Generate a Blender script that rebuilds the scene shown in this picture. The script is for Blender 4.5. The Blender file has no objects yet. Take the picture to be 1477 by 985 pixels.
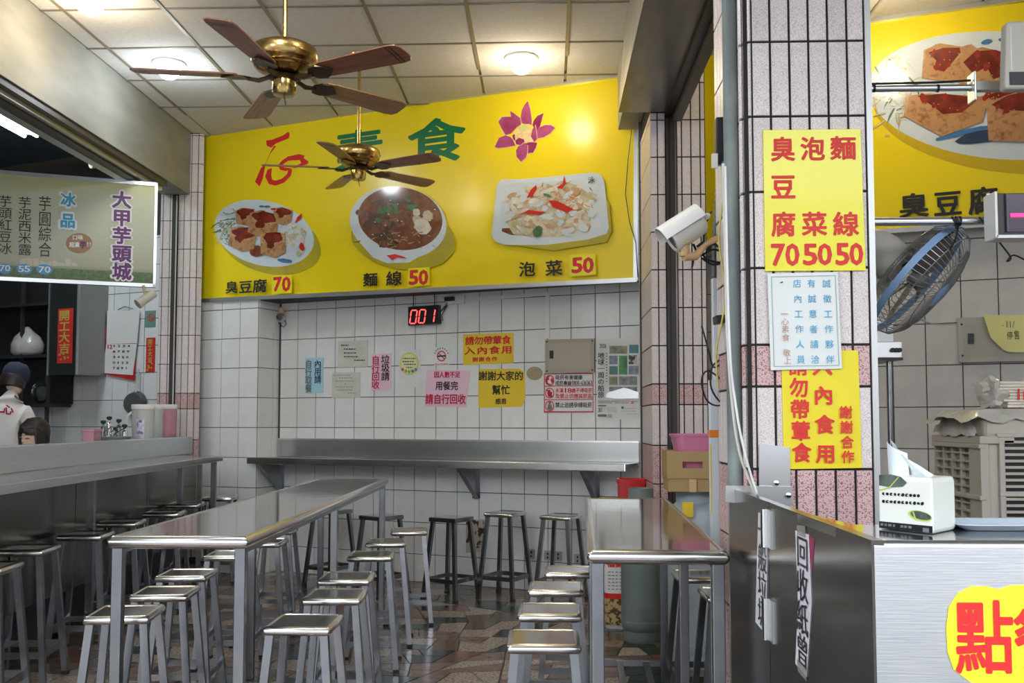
import bpy, math, random
from mathutils import Vector, Matrix, Euler
random.seed(7)
R = math.radians
SC = bpy.context.scene
COL = SC.collection

# ------------------------------------------------------------------ camera
CAM_Z = 1.35
FPX, PPX, PPY, HOR, VPX = 1420.0, 738.5, 525.0, 609.0, 790.0
PITCH = math.atan((HOR - PPY) / FPX)
YAW = math.atan((VPX - PPX) * math.cos(PITCH) / FPX)
cd = bpy.data.cameras.new('camera')
cam = bpy.data.objects.new('camera', cd)
COL.objects.link(cam)
cam.location = (0, 0, CAM_Z)
cam.rotation_euler = (math.pi / 2 + PITCH, 0, YAW)
cd.sensor_width = 36
cd.lens = FPX * 36 / 1477
cd.shift_y = (PPY - 492.5) / 1477
cd.clip_start = 0.05
cd.clip_end = 200
SC.camera = cam

# ------------------------------------------------------------------ world (overcast street daylight)
w = bpy.data.worlds.new('sky')
SC.world = w
w.use_nodes = True
wn = w.node_tree.nodes
wl = w.node_tree.links
bg = wn['Background']
tc = wn.new('ShaderNodeTexCoord')
sx = wn.new('ShaderNodeSeparateXYZ')
rp = wn.new('ShaderNodeValToRGB')
wl.new(tc.outputs['Generated'], sx.inputs[0])
wl.new(sx.outputs['Z'], rp.inputs[0])
rp.color_ramp.elements[0].position = 0.0
rp.color_ramp.elements[0].color = (0.93, 0.94, 0.95, 1)
rp.color_ramp.elements[1].position = 0.6
rp.color_ramp.elements[1].color = (0.80, 0.88, 1.0, 1)
wl.new(rp.outputs[0], bg.inputs[0])
bg.inputs[1].default_value = 4.2

# ------------------------------------------------------------------ exposure
SC.view_settings.view_transform = 'Standard'
SC.view_settings.look = 'None'
SC.view_settings.exposure = 0.58
SC.view_settings.gamma = 1
SC.view_settings.use_curve_mapping = False

# ------------------------------------------------------------------ sight lines (to take sizes off the photograph)
_rot = Euler((math.pi / 2 + PITCH, 0, YAW)).to_matrix()
CAM = Vector((0, 0, CAM_Z))
def ray(x, y): return _rot @ Vector(((x - PPX) / FPX, -(y - PPY) / FPX, -1))
def at_z(x, y, z):
    d = ray(x, y); return CAM + d * ((z - CAM_Z) / d.z)
def at_y(x, y, Y):
    d = ray(x, y); return CAM + d * (Y / d.y)
def at_x(x, y, X):
    d = ray(x, y); return CAM + d * (X / d.x)
def at_pl(x, y, P, n):
    d = ray(x, y); return CAM + d * ((P - CAM).dot(n) / d.dot(n))

# ------------------------------------------------------------------ materials
def nmat(name):
    m = bpy.data.materials.new(name); m.use_nodes = True
    return m, m.node_tree.nodes, m.node_tree.links, m.node_tree.nodes['Principled BSDF']
def pmat(name, col, rough=.5, metal=0.0, col2=None, scale=6, bump=0.0, bscale=None, rand=0.0, coat=0.0, detail=4, stretch=None, contrast=(.35, .65), alpha=None, spec=None, trans=0.0, emit=None, estr=1.0):
    m, N, L, B = nmat(name)
    B.inputs['Roughness'].default_value = rough
    B.inputs['Metallic'].default_value = metal
    B.inputs['Base Color'].default_value = (*col, 1)
    if coat: B.inputs['Coat Weight'].default_value = coat; B.inputs['Coat Roughness'].default_value = .08
    if alpha is not None: B.inputs['Alpha'].default_value = alpha
    if spec is not None: B.inputs['Specular IOR Level'].default_value = spec
    if trans: B.inputs['Transmission Weight'].default_value = trans
    if emit: B.inputs['Emission Color'].default_value = (*emit, 1); B.inputs['Emission Strength'].default_value = estr
    out = None
    if col2 or bump:
        t = N.new('ShaderNodeTexCoord'); mp = N.new('ShaderNodeMapping')
        L.new(t.outputs['Object'], mp.inputs[0])
        if stretch: mp.inputs['Scale'].default_value = stretch
    if col2:
        n = N.new('ShaderNodeTexNoise'); n.inputs['Scale'].default_value = scale; n.inputs['Detail'].default_value = detail
        L.new(mp.outputs[0], n.inputs['Vector'])
        r = N.new('ShaderNodeValToRGB')
        r.color_ramp.elements[0].position, r.color_ramp.elements[1].position = contrast
        r.color_ramp.elements[0].color = (*col, 1); r.color_ramp.elements[1].color = (*col2, 1)
        L.new(n.outputs[0], r.inputs[0]); out = r.outputs[0]
    if rand:
        oi = N.new('ShaderNodeObjectInfo'); hs = N.new('ShaderNodeHueSaturation')
        mr = N.new('ShaderNodeMapRange'); mr.inputs['To Min'].default_value = 1 - rand; mr.inputs['To Max'].default_value = 1 + rand
        L.new(oi.outputs['Random'], mr.inputs['Value']); L.new(mr.outputs[0], hs.inputs['Value'])
        hs.inputs['Color'].default_value = (*col, 1)
        if out: L.new(out, hs.inputs['Color'])
        out = hs.outputs[0]
    if out: L.new(out, B.inputs['Base Color'])
    if bump:
        n2 = N.new('ShaderNodeTexNoise'); n2.inputs['Scale'].default_value = bscale or scale; n2.inputs['Detail'].default_value = 2
        L.new(mp.outputs[0], n2.inputs['Vector'])
        b = N.new('ShaderNodeBump'); b.inputs['Strength'].default_value = bump; b.inputs['Distance'].default_value = .01
        L.new(n2.outputs[0], b.inputs['Height']); L.new(b.outputs[0], B.inputs['Normal'])
    return m

M = {}
M['steel_mirror'] = pmat('polished_steel', (.50, .49, .475), .09, 1, bump=.10, bscale=3.5)
M['steel_seat'] = pmat('seat_steel', (.55, .54, .53), .13, 1, bump=.05, bscale=5)
M['steel_roll'] = pmat('rolled_steel', (.80, .80, .79), .20, 1)
M['steel_leg'] = pmat('tube_steel', (.27, .285, .31), .27, 1, col2=(.34, .35, .37), scale=8)
M['steel_brush'] = pmat('brushed_steel', (.56, .58, .60), .32, 1, col2=(.68, .69, .71), scale=10, stretch=(1, 1, 30), contrast=(.3, .7), bump=.05, bscale=12)
M['steel_counter'] = pmat('counter_steel', (.52, .54, .54), .22, 1, bump=.08, bscale=4)
M['steel_dark'] = pmat('dark_polished_steel', (.155, .148, .13), .2, 1, bump=.16, bscale=2.2)
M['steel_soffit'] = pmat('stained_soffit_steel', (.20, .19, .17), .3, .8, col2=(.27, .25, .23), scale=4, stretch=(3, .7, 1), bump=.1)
M['alu'] = pmat('aluminium', (.70, .72, .74), .28, .9)
M['alu_dull'] = pmat('dull_aluminium', (.55, .56, .56), .4, .8)
M['chrome'] = pmat('chrome', (.8, .8, .8), .08, 1)
M['rubber'] = pmat('black_rubber', (.02, .02, .02), .6)
M['black'] = pmat('black_plastic', (.012, .012, .013), .35)
M['darkbrown'] = pmat('dark_brown_paint', (.045, .035, .03), .4)
M['white_tile'] = pmat('white_glazed_tile', (.84, .85, .84), .22, 0, col2=(.79, .80, .80), scale=9, rand=.035, coat=.2)
M['beige_tile'] = pmat('pale_beige_tile', (.56, .53, .50), .35, 0, col2=(.50, .475, .45), scale=9, rand=.04)
M['grout_dark'] = pmat('dark_grout', (.07, .07, .07), .9)
M['grout_black'] = pmat('black_grout', (.022, .02, .022), .9)
def speckle(name, base, dots, scale=420, dens=.32):
    m, N, L, B = nmat(name)
    t = N.new('ShaderNodeTexCoord'); n = N.new('ShaderNodeTexNoise'); n.inputs['Scale'].default_value = scale; n.inputs['Detail'].default_value = 1
    L.new(t.outputs['Object'], n.inputs['Vector'])
    r = N.new('ShaderNodeValToRGB'); e = r.color_ramp.elements
    e[0].position = dens; e[0].color = (*dots, 1); e[1].position = dens + .08; e[1].color = (*base, 1)
    L.new(n.outputs[0], r.inputs[0])
    oi = N.new('ShaderNodeObjectInfo'); hs = N.new('ShaderNodeHueSaturation'); mr = N.new('ShaderNodeMapRange')
    mr.inputs['To Min'].default_value = .94; mr.inputs['To Max'].default_value = 1.06
    L.new(oi.outputs['Random'], mr.inputs['Value']); L.new(mr.outputs[0], hs.inputs['Value']); L.new(r.outputs[0], hs.inputs['Color'])
    L.new(hs.outputs[0], B.inputs['Base Color']); B.inputs['Roughness'].default_value = .35
    return m
M['tile_lilac'] = speckle('speckled_lilac_tile', (.80, .73, .715), (.56, .48, .47), 420, .42)
M['tile_pink'] = speckle('speckled_pink_tile', (.68, .46, .45), (.25, .11, .12), 260, .38)
M['ceil_panel'] = pmat('mineral_ceiling_panel', (.72, .70, .67), .9, col2=(.66, .64, .60), scale=30, rand=.04, bump=.25, bscale=160)
M['ceil_unlit'] = pmat('unlit_ceiling_panel', (.06, .085, .10), .6, col2=(.045, .065, .08), scale=3)  # same ceiling over the unlit stall, its dimness put into the colour
M['tbar'] = pmat('ceiling_bar_paint', (.30, .26, .20), .5, .3)
M['plaster'] = pmat('stained_grey_plaster', (.27, .275, .25), .55, .1, col2=(.34, .335, .30), scale=2.2, stretch=(1, 1, 3), bump=.12, bscale=6)
M['yellow'] = pmat('glossy_yellow_film', (.90, .71, .010), .24, 0, bump=.02, bscale=3, coat=.06, spec=.5)
M['yellow_bright'] = pmat('bright_yellow_board', (.90, .84, .02), .25, coat=.3)
M['yellow_paper'] = pmat('yellow_paper', (.86, .62, .03), .55)
M['pink_paper'] = pmat('pink_paper', (.86, .58, .72), .55)
M['blue_paper'] = pmat('blue_paper', (.42, .70, .80), .5)
M['white_paper'] = pmat('white_paper', (.80, .80, .78), .5)
M['old_paper'] = pmat('aged_paper', (.66, .65, .60), .5, col2=(.60, .58, .52), scale=8)
M['white_board'] = pmat('white_acrylic_board', (.78, .82, .80), .3)
M['green_line'] = pmat('grey_green_line', (.30, .42, .38), .5)
M['red_ink'] = pmat('red_ink', (.70, .02, .02), .4)
M['crimson_ink'] = pmat('crimson_ink', (.55, .005, .05), .4)
M['orange_red'] = pmat('vermilion_ink', (.74, .025, .018), .5)
M['green_ink'] = pmat('green_ink', (.0, .17, .06), .3)
M['black_ink'] = pmat('black_ink', (.012, .012, .015), .4)
M['navy_ink'] = pmat('navy_ink', (.02, .04, .10), .4)
M['grey_ink'] = pmat('grey_ink', (.18, .18, .19), .5)
M['blue_ink'] = pmat('sky_blue_ink', (.03, .36, .62), .4)
M['brown_ink'] = pmat('brown_ink', (.50, .25, .17), .5)
M['purple_ink'] = pmat('purple_ink', (.12, .015, .16), .4)
M['white_ink'] = pmat('white_ink', (.85, .85, .87), .4)
M['cream_wall'] = pmat('grey_wall_paint', (.30, .31, .30), .8)
M['outer_wall'] = pmat('rear_wall_paint', (.42, .42, .40), .8)
M['brass'] = pmat('aged_brass', (.60, .42, .16), .22, 1, col2=(.42, .27, .09), scale=25)
M['brass_dark'] = pmat('dark_bronze', (.10, .065, .035), .35, .8)
def wood(name, a, b):
    m, N, L, B = nmat(name)
    t = N.new('ShaderNodeTexCoord'); mp = N.new('ShaderNodeMapping'); mp.inputs['Scale'].default_value = (2, 30, 30)
    n = N.new('ShaderNodeTexNoise'); n.inputs['Scale'].default_value = 2; n.inputs['Detail'].default_value = 6
    r = N.new('ShaderNodeValToRGB'); r.color_ramp.elements[0].position = .35; r.color_ramp.elements[1].position = .68
    r.color_ramp.elements[0].color = (*a, 1); r.color_ramp.elements[1].color = (*b, 1)
    L.new(t.outputs['Object'], mp.inputs[0]); L.new(mp.outputs[0], n.inputs[0]); L.new(n.outputs[0], r.inputs[0]); L.new(r.outputs[0], B.inputs['Base Color'])
    B.inputs['Roughness'].default_value = .32
    return m
M['wood_red'] = wood('reddish_wood', (.20, .065, .035), (.34, .13, .075))
M['wood_tan'] = wood('tan_wood', (.30, .15, .05), (.45, .25, .09))
def emit(name, col, s):
    m, N, L, B = nmat(name)
    B.inputs['Base Color'].default_value = (*col, 1); B.inputs['Emission Color'].default_value = (*col, 1); B.inputs['Emission Strength'].default_value = s
    return m
M['lamp_cool'] = emit('cool_lamp_glass', (.85, .95, 1), 5)
M['lamp_warm'] = emit('warm_lamp_glass', (1, .84, .52), 4.5)
M['tube_light'] = emit('fluorescent_tube_glass', (.85, .95, 1), 10)
M['led_red'] = emit('red_led_segment', (1, .05, .05), 3.0)
M['led_bar'] = emit('red_led_bar', (1, .02, .12), 2.5)
M['led_off'] = pmat('unlit_led_segment', (.05, .006, .008), .4)
M['purple_face'] = pmat('dark_violet_face', (.035, .015, .05), .2)
M['ladder'] = pmat('ladder_aluminium', (.74, .77, .80), .5, .35)
M['cardboard'] = pmat('cardboard', (.44, .30, .13), .8, col2=(.39, .26, .11), scale=5)
M['pink_plastic'] = pmat('pink_plastic', (.68, .22, .37), .35)
M['orange_plastic'] = pmat('orange_plastic', (.80, .22, .03), .4)
M['gas_green'] = pmat('grey_green_cylinder_paint', (.22, .27, .26), .45, col2=(.17, .21, .20), scale=5)
M['gas_pale'] = pmat('pale_blue_grey_cylinder_paint', (.48, .55, .60), .45, col2=(.40, .47, .51), scale=5)
M['red_plastic'] = pmat('red_plastic', (.62, .02, .02), .4)
M['beige_plastic'] = pmat('beige_plastic', (.60, .57, .50), .5)
M['beige_bracket'] = pmat('tan_bracket_plastic', (.62, .42, .22), .45)
M['white_plastic'] = pmat('white_plastic', (.80, .80, .78), .35)
M['camera_body'] = pmat('off_white_camera_shell', (.62, .62, .55), .35)
M['cooler'] = pmat('greige_cooler_plastic', (.52, .48, .41), .5)
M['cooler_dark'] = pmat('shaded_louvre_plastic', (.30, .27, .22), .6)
M['film'] = pmat('crinkled_plastic_film', (.62, .60, .56), .18, bump=.5, bscale=25, col2=(.50, .48, .43), scale=10)
M['fog_plastic'] = pmat('frosted_plastic', (.72, .76, .75), .25, trans=.35, bump=.02, bscale=3)
M['fog_pink'] = pmat('frosted_pink_plastic', (.70, .35, .42), .25, trans=.3)
M['wire'] = pmat('fan_wire', (.45, .46, .46), .35, .7)
M['blue_plastic'] = pmat('powder_blue_plastic', (.22, .36, .58), .4)
M['pipe_grey'] = pmat('worn_grey_green_pipe', (.15, .18, .18), .5, col2=(.26, .30, .29), scale=7, stretch=(1, 1, .4), contrast=(.45, .6))
M['conduit'] = pmat('grey_conduit', (.13, .15, .14), .5)
M['cable_white'] = pmat('white_cable', (.68, .66, .60), .5)
M['cable_yellow'] = pmat('yellow_cable', (.62, .52, .12), .5)
M['panel_beige'] = pmat('beige_metal_panel', (.42, .38, .30), .5, .2)
M['panel_grey'] = pmat('warm_grey_metal_panel', (.36, .34, .29), .45, .3)
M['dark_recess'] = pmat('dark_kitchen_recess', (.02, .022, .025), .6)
M['hood_mirror'] = pmat('smoked_hood_panel', (.07, .08, .08), .15, .8)
M['skin'] = pmat('skin', (.72, .48, .36), .5)
M['hair'] = pmat('dark_hair', (.018, .013, .011), .45)
M['shirt_white'] = pmat('white_cotton', (.72, .70, .68), .85, bump=.3, bscale=14)
M['cloth_navy'] = pmat('navy_cloth', (.02, .025, .06), .85)
M['cloth_dark'] = pmat('dark_cloth', (.03, .03, .035), .85)
M['lip'] = pmat('lips', (.50, .16, .14), .45)
M['clear_tape'] = pmat('clear_tape', (.45, .45, .43), .15, alpha=.45)
M['rust'] = pmat('rusted_plate', (.50, .46, .38), .6, col2=(.05, .03, .02), scale=14, contrast=(.52, .56))
FL = [pmat('dark_green_marble', (.018, .032, .025), .2, col2=(.04, .06, .048), scale=14, coat=.08),
      pmat('beige_terrazzo', (.44, .37, .30), .2, col2=(.24, .18, .14), scale=60, contrast=(.45, .6), coat=.08),
      pmat('red_brown_marble', (.16, .07, .05), .2, col2=(.24, .12, .08), scale=12, coat=.08),
      pmat('pink_brown_marble', (.26, .18, .15), .2, col2=(.18, .12, .10), scale=16, coat=.08),
      pmat('grey_brown_marble', (.12, .10, .085), .2, col2=(.18, .15, .125), scale=12, coat=.08)]
M['floor_grout'] = pmat('dark_floor_joint', (.035, .03, .025), .5)

# ------------------------------------------------------------------ mesh builder
_MW = {}      # world matrix of each Empty
class MB:
    def __init__(s): s.v = []; s.f = []
    def add(s, vs, fs):
        k = len(s.v); s.v += [Vector(p) for p in vs]; s.f += [tuple(i + k for i in f) for f in fs]; return s
    def box(s, x0, x1, y0, y1, z0, z1, mx=None):
        vs = [Vector((x, y, z)) for z in (z0, z1) for y in (y0, y1) for x in (x0, x1)]
        if mx is not None: vs = [mx @ p for p in vs]
        return s.add(vs, [(0, 2, 3, 1), (4, 5, 7, 6), (0, 1, 5, 4), (2, 6, 7, 3), (0, 4, 6, 2), (1, 3, 7, 5)])
    def cbox(s, c, d, mx=None):
        c = Vector(c); m = Matrix.Translation(c) @ (mx.to_4x4() if mx is not None else Matrix.Identity(4))
        return s.box(-d[0] / 2, d[0] / 2, -d[1] / 2, d[1] / 2, -d[2] / 2, d[2] / 2, m)
    def beam(s, p0, p1, w, h, up=(0, 0, 1)):
        p0, p1 = Vector(p0), Vector(p1); d = (p1 - p0).normalized(); u = Vector(up)
        if abs(d.dot(u)) > .95: u = Vector((0, 1, 0))
        sd = d.cross(u).normalized(); u = sd.cross(d).normalized()
        vs = []
        for p in (p0, p1):
            for a, b in ((-1, -1), (1, -1), (1, 1), (-1, 1)): vs.append(p + sd * a * w / 2 + u * b * h / 2)
        return s.add(vs, [(0, 1, 2, 3), (7, 6, 5, 4), (0, 4, 5, 1), (1, 5, 6, 2), (2, 6, 7, 3), (3, 7, 4, 0)])
    def loft(s, rings, closed=True, caps=True):
        k = len(rings[0]); vs = [p for r in rings for p in r]; fs = []
        for i in range(len(rings) - 1):
            for j in range(k if closed else k - 1):
                a = i * k + j; b = i * k + (j + 1) % k
                fs.append((a, b, b + k, a + k))
        if caps:
            fs.append(tuple(range(k))[::-1]); fs.append(tuple(range((len(rings) - 1) * k, len(rings) * k)))
        return s.add(vs, fs)
    def tube(s, pts, r, n=8, caps=True):
        pts = [Vector(p) for p in pts]; rs = r if isinstance(r, (list, tuple)) else [r] * len(pts)
        rings = []; nrm = None
        for i, p in enumerate(pts):
            t = (pts[min(i + 1, len(pts) - 1)] - pts[max(i - 1, 0)]).normalized()
            if nrm is None:
                a = Vector((0, 0, 1)) if abs(t.z) < .9 else Vector((1, 0, 0))
                nrm = t.cross(a).normalized()
            else:
                nrm = (nrm - t * nrm.dot(t)).normalized()
            b = t.cross(nrm)
            rings.append([p + (nrm * math.cos(2 * math.pi * j / n) + b * math.sin(2 * math.pi * j / n)) * rs[i] for j in range(n)])
        return s.loft(rings, True, caps)
    def lathe(s, prof, c=(0, 0, 0), n=20, mx=None, caps=True):
        m = Matrix.Translation(Vector(c)) @ (mx.to_4x4() if mx is not None else Matrix.Identity(4))
        rings = [[m @ Vector((r * math.cos(2 * math.pi * j / n), r * math.sin(2 * math.pi * j / n), z)) for j in range(n)] for r, z in prof]
        return s.loft(rings, True, caps)
    def prism(s, poly, z0, z1):
        k = len(poly)
        return s.add([(x, y, z0) for x, y in poly] + [(x, y, z1) for x, y in poly],
                     [tuple(range(k))[::-1], tuple(range(k, 2 * k))] + [(i, (i + 1) % k, (i + 1) % k + k, i + k) for i in range(k)])
    def sphere(s, c, r, n=12, m=8, mx=None, sc=(1, 1, 1)):
        prof = [(max(1e-4, r * math.sin(math.pi * i / m)), -r * math.cos(math.pi * i / m)) for i in range(m + 1)]
        mm = (mx.to_4x4() if mx is not None else Matrix.Identity(4)) @ Matrix.Diagonal((*sc, 1))
        return s.lathe(prof, c, n, mm)
    def xform(s, m): s.v = [m @ p for p in s.v]; return s
    def build(s, name, mat, parent=None, world=False, smooth=None, bevel=0.0, loc=None, rot=0.0, seg=2):
        me = bpy.data.meshes.new(name)
        vs = s.v
        if world and parent is not None:
            inv = _MW[parent.name].inverted(); vs = [inv @ p for p in vs]
        elif world and loc is not None:
            inv = (Matrix.Translation(Vector(loc)) @ Matrix.Rotation(rot, 4, 'Z')).inverted(); vs = [inv @ p for p in vs]
        me.from_pydata([tuple(p) for p in vs], [], s.f)
        me.materials.append(M[mat] if isinstance(mat, str) else mat)
        if smooth:
            me.shade_smooth(); me.set_sharp_from_angle(angle=R(smooth))
        o = bpy.data.objects.new(name, me); COL.objects.link(o)
        if parent is not None: o.parent = parent
        if loc is not None: o.location = loc
        if rot: o.rotation_euler.z = rot
        if bevel:
            b = o.modifiers.new('bevel', 'BEVEL'); b.width = bevel; b.segments = seg; b.limit_method = 'ANGLE'; b.angle_limit = R(40)
        return o
def recalc(o):
    import bmesh
    bm = bmesh.new(); bm.from_mesh(o.data); bmesh.ops.recalc_face_normals(bm, faces=bm.faces); bm.to_mesh(o.data); bm.free()
def tag(o, label=None, cat=None, group=None, kind=None):
    if label: o['label'] = label
    if cat: o['category'] = cat
    if group: o['group'] = group
    if kind: o['kind'] = kind
    return o
def thing(name, label, cat, loc=(0, 0, 0), rot=0.0, group=None):
    o = bpy.data.objects.new(name, None); COL.objects.link(o); o.empty_display_size = .1
    o.location = loc; o.rotation_euler.z = rot
    _MW[o.name] = Matrix.Translation(Vector(loc)) @ Matrix.Rotation(rot, 4, 'Z')
    return tag(o, label, cat, group)
def copy_tree(o, parent=None):
    c = o.copy(); COL.objects.link(c)
    if parent is not None: c.parent = parent
    for ch in list(o.children): copy_tree(ch, c)
    return c
def clip(poly, p, n):
    out = []
    for i in range(len(poly)):
        a, b = poly[i], poly[(i + 1) % len(poly)]
        da = (a[0] - p[0]) * n[0] + (a[1] - p[1]) * n[1]; db = (b[0] - p[0]) * n[0] + (b[1] - p[1]) * n[1]
        if da >= 0: out.append(a)
        if da * db < 0:
            t = da / (da - db); out.append((a[0] + (b[0] - a[0]) * t, a[1] + (b[1] - a[1]) * t))
    return out
def area(p): return abs(sum(p[i][0] * p[(i + 1) % len(p)][1] - p[(i + 1) % len(p)][0] * p[i][1] for i in range(len(p)))) / 2

# ------------------------------------------------------------------ glyphs (flat lettering taken from the built-in fonts)
_G = {}
def glyph(ch, bold):
    k = (ch, bold)
    if k in _G: return _G[k]
    c = bpy.data.curves.new('t', 'FONT'); c.body = ch; c.size = 1; c.resolution_u = 2; c.offset = bold; c.fill_mode = 'FRONT'
    o = bpy.data.objects.new('t', c); COL.objects.link(o)
    bpy.context.view_layer.update()
    m = o.to_mesh()
    vs = [(v.co.x, v.co.y) for v in m.vertices]; fs = [tuple(p.vertices) for p in m.polygons]
    o.to_mesh_clear(); bpy.data.objects.remove(o); bpy.data.curves.remove(c)
    _G[k] = (vs, fs); return _G[k]
def is_cjk(ch): return ord(ch) > 0x2E00
def put_glyph(mb, ch, cx, cz, w, h, y, bold=.012, skew=0.0):
    if ch == ' ': return
    vs, fs = glyph(ch, 0.0)
    if is_cjk(ch): mx, my, sw, sh = .5, .38, .94, .94
    else:
        xs = [v[0] for v in vs]; mx = (min(xs) + max(xs)) / 2; my = .34; sw = max(max(xs) - min(xs), .36); sh = .72
    b = bold * 1.25
    for ox, oy in ((0, 0),) if bold < .006 else ((-b, 0), (b, 0)) if bold < .011 else [(0, 0)] + [(b * math.cos(k * math.pi / 5), b * math.sin(k * math.pi / 5)) for k in range(10)]:
        mb.add([(cx + (vx + ox - mx) / sw * w, y, cz + (vy + oy - my) / sh * h) for vx, vy in vs], fs); y -= .00004

class Board:
    """a flat sign on a vertical plane; q() gives board coordinates, x to the right, z up, front is -y"""
    def __init__(s, name, label, cat, P, n, box, off=.0, group=None, parent=None):
        # n: unit normal pointing away from the viewer; box: pixel corners on the photograph
        s.n = Vector(n); s.P = Vector(P) - s.n * off
        ang = math.atan2(-s.n.x, s.n.y)
        x0, y0, x1, y1 = box
        a = at_pl(x0, y1, s.P, s.n); b = at_pl(x1, y1, s.P, s.n); c = at_pl(x0, y0, s.P, s.n); d = at_pl(x1, y0, s.P, s.n)
        org = (a + b) / 2; s.ang = ang
        s.M = Matrix.Translation(org) @ Matrix.Rotation(ang, 4, 'Z'); s.I = s.M.inverted()
        if parent is None: s.o = thing(name, label, cat, org, ang, group)
        else: s.o = parent
        s.w = (b - a).length; s.h = ((c.z - a.z) + (d.z - b.z)) / 2; s.lay = 0.0012
    def q(s, x, y):
        p = s.I @ at_pl(x, y, s.P, s.n); return p.x, p.z
    def panel(s, mat, t=.004, name='board', poly=None, bevel=0.0, y0=0.0):
        if poly is None: pl = [(-s.w / 2, 0), (s.w / 2, 0), (s.w / 2, s.h), (-s.w / 2, s.h)]
        else: pl = [s.q(*p) for p in poly]
        mb = MB(); k = len(pl)
        mb.add([(x, -y0, z) for x, z in pl] + [(x, -y0 + t, z) for x, z in pl],
               [tuple(range(k)), tuple(range(k, 2 * k))[::-1]] + [(i, i + k, (i + 1) % k + k, (i + 1) % k) for i in range(k)])
        o = mb.build(name, mat, s.o, bevel=bevel); recalc(o); return o
    def nl(s): s.lay += .0007; return s.lay
    def poly(s, polys, mat, name='print', y=None):
        mb = MB(); y = s.nl() if y is None else y
        for k_, p in enumerate(polys):
            pts = [s.q(*a) for a in p]; yy = y + k_ * .00004
            if len(polys) <= 10:
                g_ = MB(); g_.add([(a, -yy, b) for a, b in pts], [tuple(range(len(pts)))]); g_.build(name, mat, s.o)
            else: mb.add([(a, -yy, b) for a, b in pts], [tuple(range(len(pts)))])
        if mb.v: tag(mb.build(name, mat, s.o), kind='stuff')
    def ell(s, cx, cy, rx, ry, rot=0, n=28, wob=0.0):
        return [(cx + math.cos(R(rot)) * rx * math.cos(t) * k - math.sin(R(rot)) * ry * math.sin(t) * k,
                 cy + math.sin(R(rot)) * rx * math.cos(t) * k + math.cos(R(rot)) * ry * math.sin(t) * k)
                for t, k in ((2 * math.pi * i / n, 1 + wob * (random.random() - .5)) for i in range(n))]
    def text(s, items, mat, name='lettering', bold=.012, y=None):
        """items: (string, x0, y0, x1, y1, 'h' or 'v'[, fill])"""
        mb = MB(); y = s.nl() if y is None else y
        for it in items:
            st, x0, y0, x1, y1, dr = it[:6]; fill = it[6] if len(it) > 6 else .95
            n = len(st)
            # x0,y0,x1,y1: left, top, right, bottom measured at the text's own place; optional slant via fifth tuple
            sl = it[7] if len(it) > 7 else 0.0     # dy over the whole width (photograph pixels)
            for i, ch in enumerate(st):
                if dr == 'h':
                    cw = (x1 - x0) / n; cx = x0 + cw * (i + .5); cy = (y0 + y1) / 2 + sl * ((i + .5) / n - .5); w, h = cw, (y1 - y0)
                else:
                    chh = (y1 - y0) / n; cx = (x0 + x1) / 2; cy = y0 + chh * (i + .5); w, h = (x1 - x0), chh
                a = s.q(cx - w / 2, cy); b = s.q(cx + w / 2, cy); c = s.q(cx, cy - h / 2); d = s.q(cx, cy + h / 2); m = s.q(cx, cy)
                if h > 10.5 and ch != ' ':
                    g_ = MB(); put_glyph(g_, ch, 0, 0, (b[0] - a[0]) * fill, (c[1] - d[1]) * fill, 0, bold)
                    g_.build('character', mat, s.o, loc=(m[0], -y, m[1]))
                else: put_glyph(mb, ch, m[0], m[1], (b[0] - a[0]) * fill, (c[1] - d[1]) * fill, -y, bold)
        if mb.v: tag(mb.build(name, mat, s.o), kind='stuff')

# ------------------------------------------------------------------ planes of the back walls
B0 = at_z(750, 850, 0)
_d = ray(-2450, 609); _d.normalize()
WD = Vector((-_d.x, -_d.y, 0)).normalized()         # along the wall, to the right
WN = Vector((-WD.y, WD.x, 0)).normalized()          # into the wall, away from the room
WA = math.atan2(WD.y, WD.x)                         # its rotation about z
BS = B0 - WN * .3                                   # plane of the big sign
BR = CAM + (B0 - CAM) * .93; BR.z = 0               # plane of the kitchen wall on the right
def s_of(p, P=B0): return (p - P).dot(WD)
def wallbox(mb, P, s0, s1, o0, o1, z0, z1):         # o: offset towards the room
    m = Matrix.Translation(Vector((P.x, P.y, 0))) @ Matrix.Rotation(WA, 4, 'Z')
    return mb.box(s0, s1, -o1, -o0, z0, z1, m)
CEIL = 4.0

# ================================================================== SETTING
# walls (solid cores in joint colour; every tile is a piece of its own on them)
_tm = {}
def tile_mesh(w, h, t, mat, bev=.0012):
    k = (round(w, 4), round(h, 4), t, mat)
    if k in _tm: return _tm[k]
    W, H, b = w / 2, h / 2, bev
    vs = [(-W + b, -t, -H + b), (W - b, -t, -H + b), (W - b, -t, H - b), (-W + b, -t, H - b),
          (-W, -t + b, -H), (W, -t + b, -H), (W, -t + b, H), (-W, -t + b, H),
          (-W, 0, -H), (W, 0, -H), (W, 0, H), (-W, 0, H)]
    fs = [(0, 1, 2, 3)] + [(i + 4, (i + 1) % 4 + 4, (i + 1) % 4, i) for i in range(4)] + [(i + 8, (i + 1) % 4 + 8, (i + 1) % 4 + 4, i + 4) for i in range(4)]
    me = bpy.data.meshes.new('tile'); me.from_pydata(vs, [], fs); me.materials.append(M[mat]); _tm[k] = me; return me
def put_tile(parent, P, ang, w, h, t, mat):
    o = bpy.data.objects.new('tile', tile_mesh(w, h, t, mat)); COL.objects.link(o); o.parent = parent
    o.location = P; o.rotation_euler.z = ang; return o
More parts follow.
